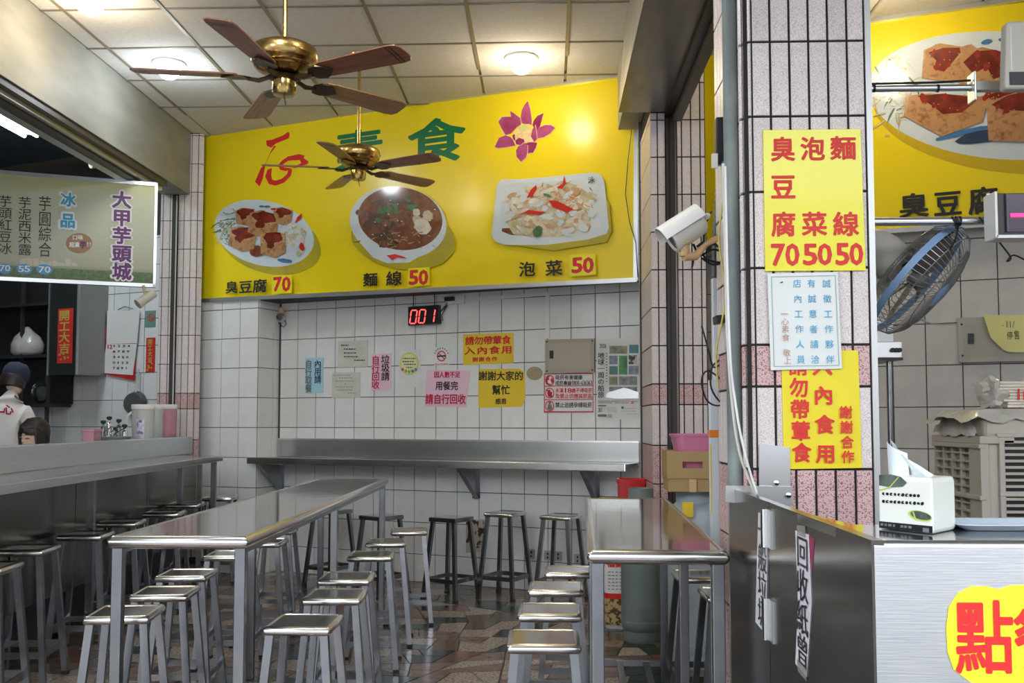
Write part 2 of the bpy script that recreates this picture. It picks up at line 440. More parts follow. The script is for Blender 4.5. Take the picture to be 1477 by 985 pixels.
def tiles(parent, P, ang, ss, zs, gap, t, matf, skip=None):
    d = Vector((math.cos(ang), math.sin(ang), 0))
    for i in range(len(ss) - 1):
        for j in range(len(zs) - 1):
            w, h = ss[i + 1] - ss[i] - gap, zs[j + 1] - zs[j] - gap
            if w < .008 or h < .008: continue
            sc, zc = (ss[i] + ss[i + 1]) / 2, (zs[j] + zs[j + 1]) / 2
            if skip and skip(sc, zc): continue
            put_tile(parent, Vector((P.x, P.y, 0)) + d * sc + Vector((0, 0, zc)), ang, w, h, t, matf(sc, zc))
def grid(lo, hi, ref, pitch):
    g = [lo]; k = math.floor((lo - ref) / pitch) + 1
    while ref + k * pitch < hi - .004:
        v = ref + k * pitch
        if v > lo + .004: g.append(v)
        k += 1
    return g + [hi]

TT = .008
S_L = s_of(at_pl(404, 620, B0, WN)); S_R = s_of(at_pl(921, 600, B0, WN)) + .03
S_BLK0 = s_of(at_pl(287, 430, BS, WN), BS); S_BLK1 = s_of(at_pl(372, 500, BS, WN), BS)
SIGN_BOT = 2.44
mb = MB(); wallbox(mb, B0, -9.5, S_R + .25, -.15, 0, 0, 4.1)
wb = mb.build('wall_back', 'grout_dark'); tag(wb, kind='structure')
rows = grid(0, SIGN_BOT + .02, 1.303, .2675)
tiles(wb, B0, WA, grid(S_L, S_R, .861, .2046), rows, .006, TT, lambda s, z: 'white_tile')
mb = MB(); wallbox(mb, B0, S_BLK0 - .12, S_BLK1, 0, .3 - TT, 0, SIGN_BOT)
wallbox(mb, B0, S_BLK0 - .12, S_R + .05, 0, .285, SIGN_BOT, 4.05)
wk = mb.build('wall_block', 'grout_dark'); tag(wk, kind='structure')
tiles(wk, BS + WN * TT, WA, grid(S_BLK0 - .05, S_BLK1, S_BLK1 - .2046, .2046), rows, .006, TT, lambda s, z: 'white_tile')
tiles(wk, B0 + WD * S_BLK1 - WN * 0, WA - math.pi / 2 + math.pi, [-.3 + TT, -.09, 0], rows, .006, TT, lambda s, z: 'white_tile')
# kitchen wall on the left (the same wall carried on behind the taro stall)
sK = S_BLK0 - .5
tiles(wb, B0, WA, grid(-6.2, S_BLK0 - .13, .861, .2046), grid(.9, 3.2, 1.303, .2675), .006, TT, lambda s, z: 'white_tile')
# kitchen wall on the right
mb = MB(); wallbox(mb, BR, .95, 5.2, -.15, 0, 0, 4.1)
wr = mb.build('wall_right_back', 'grout_dark'); tag(wr, kind='structure')
r0 = s_of(at_pl(1386, 430, BR, WN), BR)
tiles(wr, BR, WA, grid(1.12, 3.55, r0, .214), grid(.55, 2.62, 1.715, .2675), .006, TT, lambda s, z: 'beige_tile')
# outer walls that close the shop off to the sides
tag(MB().box(-7.2, -7.1, -.5, 10.8, 0, 4.1).build('wall_left', 'cream_wall'), kind='structure')
tag(MB().box(4.6, 4.7, -.5, 6.6, 0, 4.1).build('wall_right', 'cream_wall'), kind='structure')

# floor: crazy paving cut from slabs
mb = MB(); mb.box(-7.2, 4.7, -.6, 11, -.06, -.004); fl = mb.build('floor', 'floor_grout'); tag(fl, kind='structure')
def split(p, out, lim):
    if area(p) < lim * random.uniform(.7, 1.6) or len(p) < 3: out.append(p); return
    xs = [a[0] for a in p]; ys = [a[1] for a in p]
    wx, wy = max(xs) - min(xs), max(ys) - min(ys)
    ang = random.gauss(0, .22) + (0 if wx > wy * 1.25 else math.pi / 2)
    c = (min(xs) + wx * random.uniform(.4, .6), min(ys) + wy * random.uniform(.4, .6))
    n = (math.cos(ang), math.sin(ang))
    a = clip(p, c, n); b = clip(p, c, (-n[0], -n[1]))
    if len(a) < 3 or len(b) < 3: out.append(p); return
    split(a, out, lim); split(b, out, lim)
def inset(p, g):
    c = (sum(a[0] for a in p) / len(p), sum(a[1] for a in p) / len(p)); q = list(p)
    sgn = 1 if sum(p[i][0] * p[(i + 1) % len(p)][1] - p[(i + 1) % len(p)][0] * p[i][1] for i in range(len(p))) > 0 else -1
    for i in range(len(p)):
        a, b = p[i], p[(i + 1) % len(p)]; dx, dy = b[0] - a[0], b[1] - a[1]; l = math.hypot(dx, dy)
        if l < 1e-6: continue
        n = (-dy / l * sgn, dx / l * sgn); q = clip(q, (a[0] + n[0] * g, a[1] + n[1] * g), n)
        if len(q) < 3: return None
    return q
def stone(p, mat, parent=None, mb=None):
    q = inset(p, .004)
    if not q or area(q) < .0008: return
    cx, cy = sum(a[0] for a in q) / len(q), sum(a[1] for a in q) / len(q)
    if mb is not None: mb.prism(q, -.004, .0005); return
    m = MB(); m.prism([(a[0] - cx, a[1] - cy) for a in q], -.004, .0005)
    m.build('paving_stone', mat, parent, loc=(cx, cy, 0))
near = []; split([(-2.6, 4.3), (1.15, 4.3), (1.15, 8.9), (-2.6, 8.9)], near, .052)
near = [clip(p, (B0.x, B0.y), (-WN.x, -WN.y)) for p in near]; near = [p for p in near if len(p) > 2 and area(p) > .002]
near.sort(key=lambda p: sum(a[1] for a in p) / len(p))
rest = [MB() for _ in FL]
for i, p in enumerate(near):
    m = random.choices(range(5), (3, 3, 2, 2.4, 2.4))[0]
    if i < 298: stone(p, FL[m], fl)
    else: stone(p, FL[m], mb=rest[m])
far = []
for q in ([(-3.6, 2.6), (-2.6, 2.6), (-2.6, 9.6), (-3.6, 9.6)], [(-2.6, 1.2), (1.15, 1.2), (1.15, 4.3), (-2.6, 4.3)], [(1.15, 2.2), (3.6, 2.2), (3.6, 7.0), (1.15, 7.0)]):
    split(q, far, .055)
for p in far:
    p = clip(p, (B0.x, B0.y), (-WN.x, -WN.y))
    if len(p) > 2: stone(p, None, mb=rest[random.randrange(5)])
for i, m in enumerate(rest):
    tag(m.build('paving_stones', FL[i], fl), kind='stuff')
# street outside, behind the photographer
tag(MB().box(-30, 30, -40, -.6, -.16, -.05).build('floor_street', pmat('street_asphalt', (.14, .13, .125), .8, col2=(.18, .17, .16), scale=4)), kind='structure')

# ceiling with lay-in panels
mb = MB(); mb.box(-7.2, 4.7, -.6, 11, CEIL + .02, CEIL + .08); ce = mb.build('ceiling', 'tbar'); tag(ce, kind='structure')
cx0, cy0, cp = .141, 6.095, .651
FX = -3.27
def panel(x0, x1, y0, y1, mat, name='ceiling_panel', clipn=True, z=CEIL):
    p = [(x0 + .011, y0 + .011), (x1 - .011, y0 + .011), (x1 - .011, y1 - .011), (x0 + .011, y1 - .011)]
    if clipn == 'r': p = clip(p, (BR.x, BR.y), (-WN.x, -WN.y))
    elif clipn: p = clip(p, (BS.x, BS.y), (-WN.x, -WN.y))
    if len(p) < 3 or area(p) < .003: return
    ax, ay = sum(a[0] for a in p) / len(p), sum(a[1] for a in p) / len(p)
    m = MB(); m.prism([(a[0] - ax, a[1] - ay) for a in p], 0, .018)
    m.build(name, mat, ce, loc=(ax, ay, z + .004))
for i in range(-6, 1):
    x0, x1 = cx0 + i * cp, cx0 + (i + 1) * cp
    if i == -6: x0 = FX
    if i == 0: x1 = .56
    if x1 < FX: continue
    for j in range(-10, 5):
        panel(x0, x1, cy0 + j * cp, cy0 + (j + 1) * cp, 'ceil_panel')
mb = MB()
for i in range(-5, 1):
    mb.box(cx0 + i * cp - .012, cx0 + i * cp + .012, -.5, 7.0 - i * .25, CEIL - .002, CEIL + .02)
tag(mb.build('ceiling_bars', 'tbar', ce), kind='stuff')
mb = MB()
for j in range(-10, 4): mb.box(FX, .56, cy0 + j * cp - .009, cy0 + j * cp + .009, CEIL - .001, CEIL + .02)
tag(mb.build('ceiling_cross_bars', pmat('ceiling_cross_bar_paint', (.22, .19, .16), .6), ce), kind='stuff')
for i in range(0, 6):
    for j in range(-10, 3): panel(.80 + i * cp, .80 + (i + 1) * cp, cy0 + .3 + j * cp, cy0 + .3 + (j + 1) * cp, 'ceil_panel', clipn='r')
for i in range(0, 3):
    for j in range(0, 6): panel(-7.1 + i * 1.22, -7.1 + (i + 1) * 1.22, 2.2 + j * 1.3, 2.2 + (j + 1) * 1.3, 'ceil_unlit', clipn=True)

# fascia over the counter on the left, with the shutter track under it
tag(MB().box(FX - .25, FX, -.4, 8.79, 3.43, CEIL + .01).build('trim_1', 'plaster'), kind='structure')
t = thing('shutter_track', 'dark grooved shutter track with a bright steel rail under the grey fascia', 'shutter', (FX - .1, 4, 3.2))
MB().box(FX - .12, FX - .015, .5, 8.3, 3.385, 3.428).build('slot', 'darkbrown', t, world=True)
MB().box(FX - .10, FX - .06, .5, 8.3, 3.352, 3.383).build('rail', 'alu', t, world=True)
MB().box(FX - .17, FX - .105, .5, 8.3, 3.335, 3.38).build('groove', 'darkbrown', t, world=True)
MB().box(FX - .25, FX - .175, .5, 8.3, 3.33, 3.42).build('housing', 'alu_dull', t, world=True)
# steel-clad beam on the right
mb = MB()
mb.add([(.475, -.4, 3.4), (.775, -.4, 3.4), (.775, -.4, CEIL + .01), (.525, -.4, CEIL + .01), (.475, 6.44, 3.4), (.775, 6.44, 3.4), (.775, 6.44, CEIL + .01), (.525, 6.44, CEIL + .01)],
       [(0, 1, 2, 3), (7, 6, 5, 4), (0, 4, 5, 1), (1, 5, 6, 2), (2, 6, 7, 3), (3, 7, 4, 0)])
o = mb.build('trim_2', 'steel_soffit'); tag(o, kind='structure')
mb = MB(); mb.add([(.524, -.4, CEIL), (.474, -.4, 3.4), (.474, 6.442, 3.4), (.524, 6.442, CEIL), (.521, -.4, CEIL), (.471, -.4, 3.395), (.471, 6.445, 3.395), (.521, 6.445, CEIL)],
   [(0, 1, 2, 3), (4, 7, 6, 5), (1, 5, 6, 2), (0, 4, 5, 1), (3, 2, 6, 7)])
mb.build('cladding', pmat('pale_beam_cladding', (.42, .39, .33), .35, .4, col2=(.5, .47, .4), scale=3), o)
# beam between the front of the wall and the sign's right end
tag(MB().box(.535, .70, 6.445, 7.33, 3.55, CEIL + .01).build('trim_3', 'plaster'), kind='structure')
t = thing('shutter_guide', 'black shutter groove beside a ribbed steel strip along the stained beam', 'shutter', (.82, 4, 3.3))
MB().box(.776, .83, -.3, 6.42, 3.37, 3.9).build('groove', 'black', t, world=True)
MB().box(.831, .885, -.3, 6.42, 3.33, 3.9).build('strip', pmat('ribbed_strip', (.17, .155, .14), .5, .4, col2=(.1, .09, .08), scale=3, stretch=(1, 25, 1)), t, world=True)

# ------------------------------------------------------------------ tiled pillars
PR = [0, .20, .45, .70, .95, 1.20, 1.465, 1.60] + [1.60 + .25 * k for k in range(1, 10)] + [4.0]
def pcol(s, z): return 'tile_pink' if (z < 1.20 or 1.465 < z < 1.60) else 'tile_lilac'
def pillar(label, x0, x1, y0, y1, zt=CEIL + .01):
    o = MB().box(x0, x1, y0, y1, 0, zt).build('pillar', 'grout_black')
    return tag(o, kind='structure')
YN, YR, YL = 3.2, 6.45, 8.80
PRL = [1.35 + (z - 1.35) * YL / 8.36 for z in PR[:-1] if z > 0] + [4.0]
# near pillar on the right
np_ = pillar('', .648, 1.046, YN + .006, 3.74)
xr = at_y(1138, 50, YN).x
tiles(np_, Vector((0, YN + .006, 0)), 0, grid(.672, 1.040, xr, .0625), PR, .008, .006, pcol)
tiles(np_, Vector((.648, 3.74, 0)), -math.pi / 2, [0, .065, .13, .195, .26, .325, .39, .455, .51], PR, .008, .006, pcol)
for z0, z1 in zip(PR, PR[1:]):        # bevelled corner strips
    for k, (ax, ay) in enumerate(((.6445, 3.236), (.6555, 3.222), (.6665, 3.208))):
        put_tile(np_, Vector((ax, ay, (z0 + z1) / 2)), -R(52), .0135, z1 - z0 - .008, .006, pcol(0, (z0 + z1) / 2))
MB().box(1.041, 1.060, YN - .004, 3.5, 0, CEIL).build('corner_strip', 'alu_dull', np_)
# middle column at the right end of the big sign
mc = pillar('', .688, 1.045, YR + .006, 7.32)
xm = at_y(949, 300, YR).x
cm0, cm1 = at_y(960.5, 300, YR).x, at_y(976.5, 300, YR).x
zz = [z for z in PR if z < 3.4] + [3.4]
tiles(mc, Vector((0, YR + .006, 0)), 0, grid(.684, cm0, xm, .062), zz, .008, .006, pcol)
tiles(mc, Vector((0, YR + .006, 0)), 0, grid(cm1, 1.043, at_y(984, 300, YR).x, .061), zz[:-1] + [3.35, 3.6, 3.85], .008, .006, pcol)
tiles(mc, Vector((.688, 7.32, 0)), -math.pi / 2, [0, .235, .47, .87], zz, .008, .006, pcol)
t = thing('shutter_post', 'dark brown shutter groove between the tile strips of the middle column', 'shutter', (.79, YR, 0))
MB().box(cm0 + .003, cm1 - .003, YR - .012, YR + .005, 0, 3.36).build('channel', 'darkbrown', t, world=True)
MB().box(cm1 - .014, cm1 - .004, YR - .02, YR - .0125, 0, 3.36).build('lip', 'steel_soffit', t, world=True)
MB().box(cm0 + .016, cm0 + .03, YR - .016, YR - .0125, 0, 3.36).build('slot', 'black', t, world=True)
# left pillar
lp = pillar('', at_y(228.5, 450, YL).x, at_y(282, 450, YL).x, YL + .006, 9.3)
cl0, cl1 = at_y(246, 450, YL).x, at_y(254.5, 450, YL).x
xe0, xe1 = at_y(228.5, 450, YL).x, at_y(282, 450, YL).x
tiles(lp, Vector((0, YL + .006, 0)), 0, grid(xe0, cl0, at_y(232.5, 448, YL).x, .066), PRL[4:-3] + [3.46], .006, .006, pcol)
tiles(lp, Vector((0, YL + .006, 0)), 0, grid(cl1, xe1, at_y(263, 448, YL).x, .0615), PRL, .006, .006, pcol)
for z0, z1 in zip(PRL, PRL[1:]):
    put_tile(lp, Vector((xe1 + .022, YL + .016, (z0 + z1) / 2)), R(28), .044, z1 - z0 - .006, .006, pcol(0, (z0 + z1) / 2))
t = thing('shutter_post', 'dark shutter groove with a thin steel lip on the left tiled pillar', 'shutter', ((cl0 + cl1) / 2, YL, 0))
MB().box(cl0 + .002, cl1 - .004, YL - .012, YL + .005, 1.1, 3.42).build('channel', 'darkbrown', t, world=True)
MB().box(cl1 - .014, cl1 - .003, YL - .022, YL - .0125, 1.1, 3.42).build('lip', 'alu_dull', t, world=True)

# ================================================================== BIG MENU SIGN
M['plate_print'] = pmat('printed_pale_plate', (.60, .70, .76), .15, col2=(.70, .77, .82), scale=3, coat=.3)
M['plate_in'] = pmat('printed_plate_middle', (.68, .74, .78), .15, col2=(.58, .66, .74), scale=3, coat=.3)
M['shade_print'] = pmat('printed_olive_shadow', (.42, .36, .05), .15, col2=(.55, .46, .03), scale=3, coat=.3)  # drop shadow under each dish, painted into the print in olive
M['tofu'] = pmat('printed_fried_tofu', (.50, .27, .12), .2, col2=(.26, .11, .045), scale=26, contrast=(.5, .72), coat=.3)
M['tofu_lt'] = pmat('printed_tofu_edge', (.60, .38, .19), .2, col2=(.40, .21, .09), scale=20, coat=.3)
M['sauce'] = pmat('printed_sauce', (.13, .014, .008), .2, col2=(.25, .035, .018), scale=12, coat=.3)
M['sauce_br'] = pmat('printed_red_sauce', (.32, .04, .02), .12, col2=(.25, .02, .015), scale=16, coat=.3)
M['soup'] = pmat('printed_brown_soup', (.16, .05, .025), .12, col2=(.26, .10, .05), scale=14, coat=.3)
M['mush'] = pmat('printed_mushroom', (.30, .15, .09), .15, col2=(.12, .04, .03), scale=22, coat=.3)
M['mush_dk'] = pmat('printed_dark_fungus', (.07, .035, .025), .15, col2=(.13, .08, .05), scale=18, coat=.3)
M['leaf'] = pmat('printed_green_leaf', (.05, .14, .05), .15, col2=(.14, .26, .12), scale=14, coat=.3)
M['cream_food'] = pmat('printed_cabbage', (.68, .62, .46), .15, col2=(.50, .44, .26), scale=18, coat=.3)
M['white_food'] = pmat('printed_white_food', (.80, .76, .68), .15, col2=(.62, .56, .46), scale=14, coat=.3)
M['chili'] = pmat('printed_red_chili', (.60, .03, .02), .15, coat=.3)
M['carrot'] = pmat('printed_carrot', (.75, .26, .05), .15, coat=.3)
M['noodle'] = pmat('printed_noodle', (.55, .36, .20), .15, coat=.3)
M['petal'] = pmat('printed_pink_petal', (.33, .035, .14), .15, col2=(.46, .10, .24), scale=9, coat=.3)
M['petal_dk'] = pmat('printed_dark_petal', (.24, .018, .08), .15, col2=(.36, .05, .15), scale=9, coat=.3)
M['petal_edge'] = pmat('printed_petal_outline', (.75, .55, .45), .2, coat=.3)
M['stamen'] = pmat('printed_stamen', (.80, .52, .18), .15, col2=(.85, .70, .45), scale=30, coat=.3)
M['pod'] = pmat('printed_seed_pod', (.60, .66, .20), .15, coat=.3)
M['seal_blue'] = pmat('printed_blue_pattern', (.06, .20, .45), .15, coat=.3)

class Art:
    def __init__(s, bd, y0=None): s.b = bd; s.m = {}; s.i = 0; s.y0 = bd.nl() if y0 is None else y0
    def add(s, mat, pts):
        mb = s.m.setdefault(mat, MB()); s.i += 1; y = s.y0 + s.i * .00005
        q = [s.b.q(*p) for p in pts]; mb.add([(a, -y, b) for a, b in q], [tuple(range(len(q)))])
    def blob(s, mat, cx, cy, rx, ry, rot=0, wob=.25, n=14): s.add(mat, s.b.ell(cx, cy, rx, ry, rot, n, wob))
    def strand(s, mat, x0, y0, x1, y1, w):
        d = math.hypot(x1 - x0, y1 - y0) or 1; nx, ny = -(y1 - y0) / d * w / 2, (x1 - x0) / d * w / 2
        mx, my = (x0 + x1) / 2 + random.uniform(-2, 2), (y0 + y1) / 2 + random.uniform(-2, 2)
        s.add(mat, [(x0 + nx, y0 + ny), (mx + nx, my + ny), (x1, y1), (mx - nx, my - ny), (x0 - nx, y0 - ny)])
    def done(s, name='food_print'):
        for k, mb in s.m.items(): tag(mb.build(name, k, s.b.o), kind='stuff')
        s.b.lay = s.y0 + s.i * .00005

def frame_bar(bd, p, q, w, mat='alu', name='frame', d=.03):
    a, b = bd.q(*p), bd.q(*q)
    return MB().beam((a[0], -d / 2 + .004, a[1]), (b[0], -d / 2 + .004, b[1]), d, w, (0, 0, 1)).build(name, mat, bd.o)

sg = Board('menu_signboard', 'huge glossy yellow menu board with three dishes and a pink lotus above the tiled wall', 'sign', BS, WN, (287, 112, 918, 420))
sg.panel('yellow', poly=[(286.5, 433), (918, 403), (919, 106.5), (290, 192)], t=.012)
frame_bar(sg, (286, 192), (919, 106), .03); frame_bar(sg, (284, 434), (919, 404), .032)
frame_bar(sg, (289, 190), (286, 434), .022, 'alu_dull'); frame_bar(sg, (918.5, 104), (917.5, 405), .022)
def c7(x, y): return (280 + x / 3.7875, 180 + y / 3.7875)
def c8(x, y): return (600 + x / 3.788, 180 + y / 3.788)
def cl(x, y): return (360 + x / 4.616, 180 + y / 4.616)
def lo(x, y): return (700 + x / 9.855, 140 + y / 9.855)
# brush-written shop mark
sg.poly([[cl(*p) for p in q] for q in (
    [(110, 105), (115, 140), (145, 152), (175, 125), (262, 90), (268, 55), (255, 48), (225, 70), (150, 100)],
    [(165, 138), (140, 180), (115, 240), (104, 262), (75, 290), (37, 380), (68, 410), (88, 360), (100, 300), (112, 250), (140, 190), (178, 142)],
    [(150, 288), (120, 300), (105, 345), (130, 395), (175, 405), (230, 385), (275, 340), (285, 300), (262, 290), (250, 330), (215, 360), (175, 372), (150, 365), (145, 330)],
    [(190, 270), (215, 240), (255, 212), (300, 235), (255, 240), (225, 262), (230, 285), (290, 290), (240, 308), (205, 300)],
    [(255, 212), (330, 195), (368, 205), (360, 222), (395, 245), (385, 262), (300, 290), (285, 285), (345, 255), (335, 235), (300, 237)])], 'red_ink', 'brush_mark')
sg.text([('素', 481, 186, 553, 246, 'h'), ('食', 587, 170, 671, 236, 'h')], 'green_ink', bold=.02)
a = Art(sg)
for m, pts in (('petal', [(605, 60), (560, 110), (520, 190), (505, 290), (520, 370), (600, 400), (660, 400), (662, 330), (640, 170)]),
               ('petal', [(355, 200), (370, 280), (240, 285), (190, 355), (230, 440), (290, 540), (370, 520), (450, 430), (510, 390), (500, 300), (420, 240)]),
               ('petal', [(290, 545), (200, 580), (170, 640), (140, 710), (180, 725), (300, 715), (430, 690), (390, 600), (360, 570)]),
               ('petal_dk', [(575, 660), (610, 800), (680, 790), (720, 720), (740, 650), (640, 640)]),
               ('petal', [(560, 650), (480, 690), (440, 760), (450, 850), (510, 920), (580, 860), (600, 790), (605, 680)]),
               ('petal', [(740, 590), (840, 570), (920, 520), (995, 438), (930, 400), (850, 400), (780, 430), (720, 500)]),
               ('stamen', [(400, 560), (430, 490), (480, 420), (520, 385), (640, 385), (665, 450), (650, 560), (690, 640), (560, 650), (500, 600), (430, 640)]),
               ('petal_dk', [(830, 230), (740, 270), (690, 340), (672, 400), (700, 440), (735, 490), (780, 420)]),
               ('petal', [(710, 400), (670, 470), (650, 560), (700, 640), (740, 600), (725, 480)]),
               ('petal_dk', [(480, 580), (430, 620), (440, 670), (500, 685), (560, 640), (550, 600)]),
               ('petal_dk', [(420, 525), (385, 545), (400, 600), (430, 630), (425, 570)])):
    a.add('petal_edge', [lo(505 + (x - 505) * 1.0 + (8 if x > 505 else -8), 490 + (y - 490) * 1.0 + (9 if y > 490 else -9)) for x, y in pts] if m != 'stamen' else [lo(*p) for p in pts])
    a.add(m, [lo(*p) for p in pts])
a.blob('pod', *lo(555, 440), 7, 4.5, -10, .05)
a.done('lotus_print')

def tofu(a, cx, cy, w, h, rot=0):
    c, s_ = math.cos(R(rot)), math.sin(R(rot))
    def P(u, v): return (cx + (u * c - v * s_) * w, cy + (u * s_ + v * c) * h)
    a.add('tofu_lt', [P(-.5, -.35), (P(-.15, -.5)), P(.5, -.4), P(.52, .3), P(.1, .5), P(-.48, .35)])
    a.add('tofu', [P(-.48, -.05), P(.1, .05), P(.1, .5), P(-.48, .35)])
    a.add('tofu', [P(.12, .04), P(.5, -.12), P(.52, .3), P(.12, .5)])
    a.blob('sauce', *P(.02, -.25), w * .42, h * .22, rot, .35)
    a.blob('sauce_br', *P(.15, -.3), w * .16, h * .1, rot, .3)
    a.blob('sauce', *P(-.1, .0), w * .16, h * .16, rot, .4)
# dish 1: fried tofu
a = Art(sg); P = c7
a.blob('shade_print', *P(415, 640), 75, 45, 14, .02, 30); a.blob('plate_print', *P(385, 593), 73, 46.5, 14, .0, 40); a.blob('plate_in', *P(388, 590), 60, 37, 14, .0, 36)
for i in range(110):
    x, y = random.gauss(188, 30), random.gauss(560, 36); a.strand(random.choice(['leaf', 'cream_food', 'plate_print', 'leaf']), *P(x, y), *P(x + random.uniform(-60, 30), y + random.uniform(-10, 55)), 1.1)
for i in range(80):
    a.blob(random.choice(['white_food', 'cream_food', 'plate_print', 'cream_food']), *P(random.gauss(560, 28), random.gauss(610, 42)), random.uniform(2, 5), random.uniform(1.5, 3.5), random.uniform(0, 180))
a.blob('seal_blue', *P(500, 742), 11, 2.6, 8); a.blob('seal_blue', *P(375, 447), 4, 1.5); a.blob('leaf', *P(405, 448), 4, 1.4)
tofu(a, *P(487, 500), 27, 26, 10); tofu(a, *P(285, 503), 28, 26, -4)
a.blob('soup', *P(350, 690), 12, 8); tofu(a, *P(268, 625), 38, 36, 12); tofu(a, *P(382, 545), 42, 40, 8); tofu(a, *P(435, 655), 36, 38, 0)
a.add('chili', [P(555, 540), P(570, 505), P(596, 484), P(590, 515)]); a.blob('chili', *P(594, 668), 3.5, 6, -12); a.blob('chili', *P(440, 462), 4, 1.6)
for i in range(30): a.blob('sauce_br', *P(random.gauss(420, 60), random.gauss(590, 50)), .8, .6)
a.done()
# dish 2: vermicelli soup in a bowl
a = Art(sg)
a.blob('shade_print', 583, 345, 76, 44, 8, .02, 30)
a.add('plate_print', sg.ell(576, 322, 70, 52, 8, 40)[0:40]); a.add('plate_print', [(516, 345), (540, 372), (560, 380), (592, 379), (620, 362), (640, 330), (560, 330)])
a.blob('soup', 579, 316, 61, 45, 8, .0, 40)
for i in range(26): a.blob(random.choice(['mush', 'mush_dk', 'mush']), random.gauss(555, 20), random.gauss(325, 16), random.uniform(6, 14), random.uniform(3, 7), random.uniform(-50, 50), .4)
for i in range(16): a.blob(random.choice(['mush_dk', 'mush_dk', 'leaf', 'mush']), random.gauss(580, 14), random.gauss(294, 7), random.uniform(5, 12), random.uniform(3, 6), random.uniform(-40, 60), .4)
a.blob('leaf', 562, 303, 8, 5, 40); a.blob('leaf', 548, 318, 5, 3, 20)
for i in range(9): a.blob(random.choice(['white_food', 'cream_food']), random.gauss(610, 8), random.gauss(312, 14), random.uniform(5, 9), random.uniform(4, 7), random.uniform(0, 90), .3)
a.blob('white_food', 611, 328, 13, 10, 40)
for i in range(44):
    x, y = random.gauss(580, 20), random.gauss(345, 7); a.strand(random.choice(['noodle', 'mush', 'soup', 'noodle']), x, y, x + random.uniform(-14, 14), y + random.uniform(-6, 6), 1.3)
for i in range(12): a.blob('white_food', random.gauss(575, 22), random.gauss(318, 16), 1.2, .8)
a.add('red_ink', [(560, 369), (572, 367), (585, 371), (590, 374), (575, 372), (568, 376)])
a.done()
# dish 3: pickled cabbage on a square plate
a = Art(sg)
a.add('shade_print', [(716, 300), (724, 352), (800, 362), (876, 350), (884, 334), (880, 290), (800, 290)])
a.add('plate_print', [(719, 266), (726, 260), (760, 259), (858, 250), (868, 253), (873, 262), (876, 290), (879.5, 330), (876, 338), (850, 346), (790, 354), (730, 354), (716, 349), (711, 340), (714, 310)])
a.add('plate_in', [(727, 270), (734, 266), (780, 264), (850, 259), (862, 263), (866, 300), (868, 328), (840, 336), (790, 342), (735, 342), (722, 334), (724, 300)])
a.blob('soup', 745, 335, 22, 5, 8)
a.add('cream_food', [(732, 322), (738, 298), (748, 284), (770, 272), (795, 270), (812, 262), (835, 268), (852, 282), (858, 305), (852, 325), (830, 338), (800, 343), (768, 343), (742, 338)])
for i in range(150):
    x = random.uniform(733, 856); y = 306 + random.uniform(-1, 1) * 34 * (1 - ((x - 795) / 75) ** 2) ** .5; y = min(max(y, 268), 341)
    a.blob(random.choice(['cream_food', 'white_food', 'cream_food', 'noodle', 'white_food', 'plate_in']), x, y, random.uniform(4, 11), random.uniform(2.5, 6), random.uniform(-60, 60), .45, 9)
for i in range(50):
    x, y = random.gauss(812, 18), random.gauss(290, 14); a.strand(random.choice(['carrot', 'cream_food', 'carrot', 'white_food']), x, y, x + random.uniform(-12, 12), y + random.uniform(-9, 9), 1.1)
a.blob('leaf', 778, 335, 7, 8, 20); a.blob('leaf', 792, 283, 6, 2, 20)
for p in ([(762, 287), (768, 275), (776, 268), (777, 274), (770, 285)], [(805, 272), (814, 266), (816, 254), (818, 264), (814, 274)], [(794, 290), (806, 291), (830, 303), (820, 308), (800, 300)],
          [(749, 312), (765, 304), (790, 307), (780, 311), (760, 309)]): a.add('chili', p)
a.done()
sg.text([('泳', 850, 256, 860, 266, 'h'), ('丶', 850, 268, 858, 280, 'h')], 'black_ink', bold=.01)
sg.text([('臭', 329, 406, 347, 424, 'h'), ('豆', 348, 405, 368, 424, 'h'), ('腐', 368, 403, 389, 423, 'h'), ('麵', 527, 394, 548, 414, 'h'), ('線', 560, 391.5, 583, 413, 'h'),
         ('泡', 751, 378, 775, 400, 'h'), ('菜', 789, 376, 814, 399, 'h')], 'black_ink', bold=.018)
sg.poly([[(396, 398), (425, 397), (425, 423), (396, 425)], [(592, 388), (623, 386), (623, 412), (592, 415)], [(824, 369), (861, 367), (862, 397), (824, 400)]], 'yellow_bright', 'price_sticker')
sg.text([('70', 398, 399, 423, 422, 'h', .86), ('50', 593, 389, 621, 413, 'h', .86), ('50', 827, 371, 859, 396, 'h', .86)], 'red_ink', bold=.03)
# hanging lead at the sign's right end
t = MB(); t.tube([at_pl(x, y, BS - WN * .05, WN) for x, y in ((913, 170), (906, 230), (902, 280), (908, 320), (917, 350), (920, 400))], .0035, 5)
o = t.build('cable', 'black', loc=at_pl(915, 300, BS - WN * .05, WN), world=True); tag(o, 'thin black cable hanging down the right end of the large yellow menu board', 'cable')

# ================================================================== NOTICES ON THE WHITE TILED WALL
PW = B0 - WN * TT
def notice(label, box, mat, texts=(), poly=None, cat='notice', name='paper_notice', t=.003, extra=None, group=None, off=.003):
    b = Board(name, label, cat, PW, WN, box, off, group)
    b.panel(mat, t=t, name='sheet', poly=poly)
    for tx in texts: b.text(*tx)
    if extra: extra(b)
    return b
def dashes(b, rows_, mat='grey_ink', h=1.0):
    mb = MB(); y = b.nl()
    for x0, x1, yy in rows_:
        x = x0
        while x < x1:
            w_ = random.uniform(1.2, 3.0); a_, c_ = b.q(x, yy - h / 2), b.q(min(x + w_, x1), yy + h / 2)
            mb.add([(a_[0], -y, a_[1]), (c_[0], -y, a_[1]), (c_[0], -y, c_[1]), (a_[0], -y, c_[1])], [(0, 1, 2, 3)]); x += w_ + random.uniform(.6, 1.2)
    tag(mb.build('small_print', mat, b.o), kind='stuff')
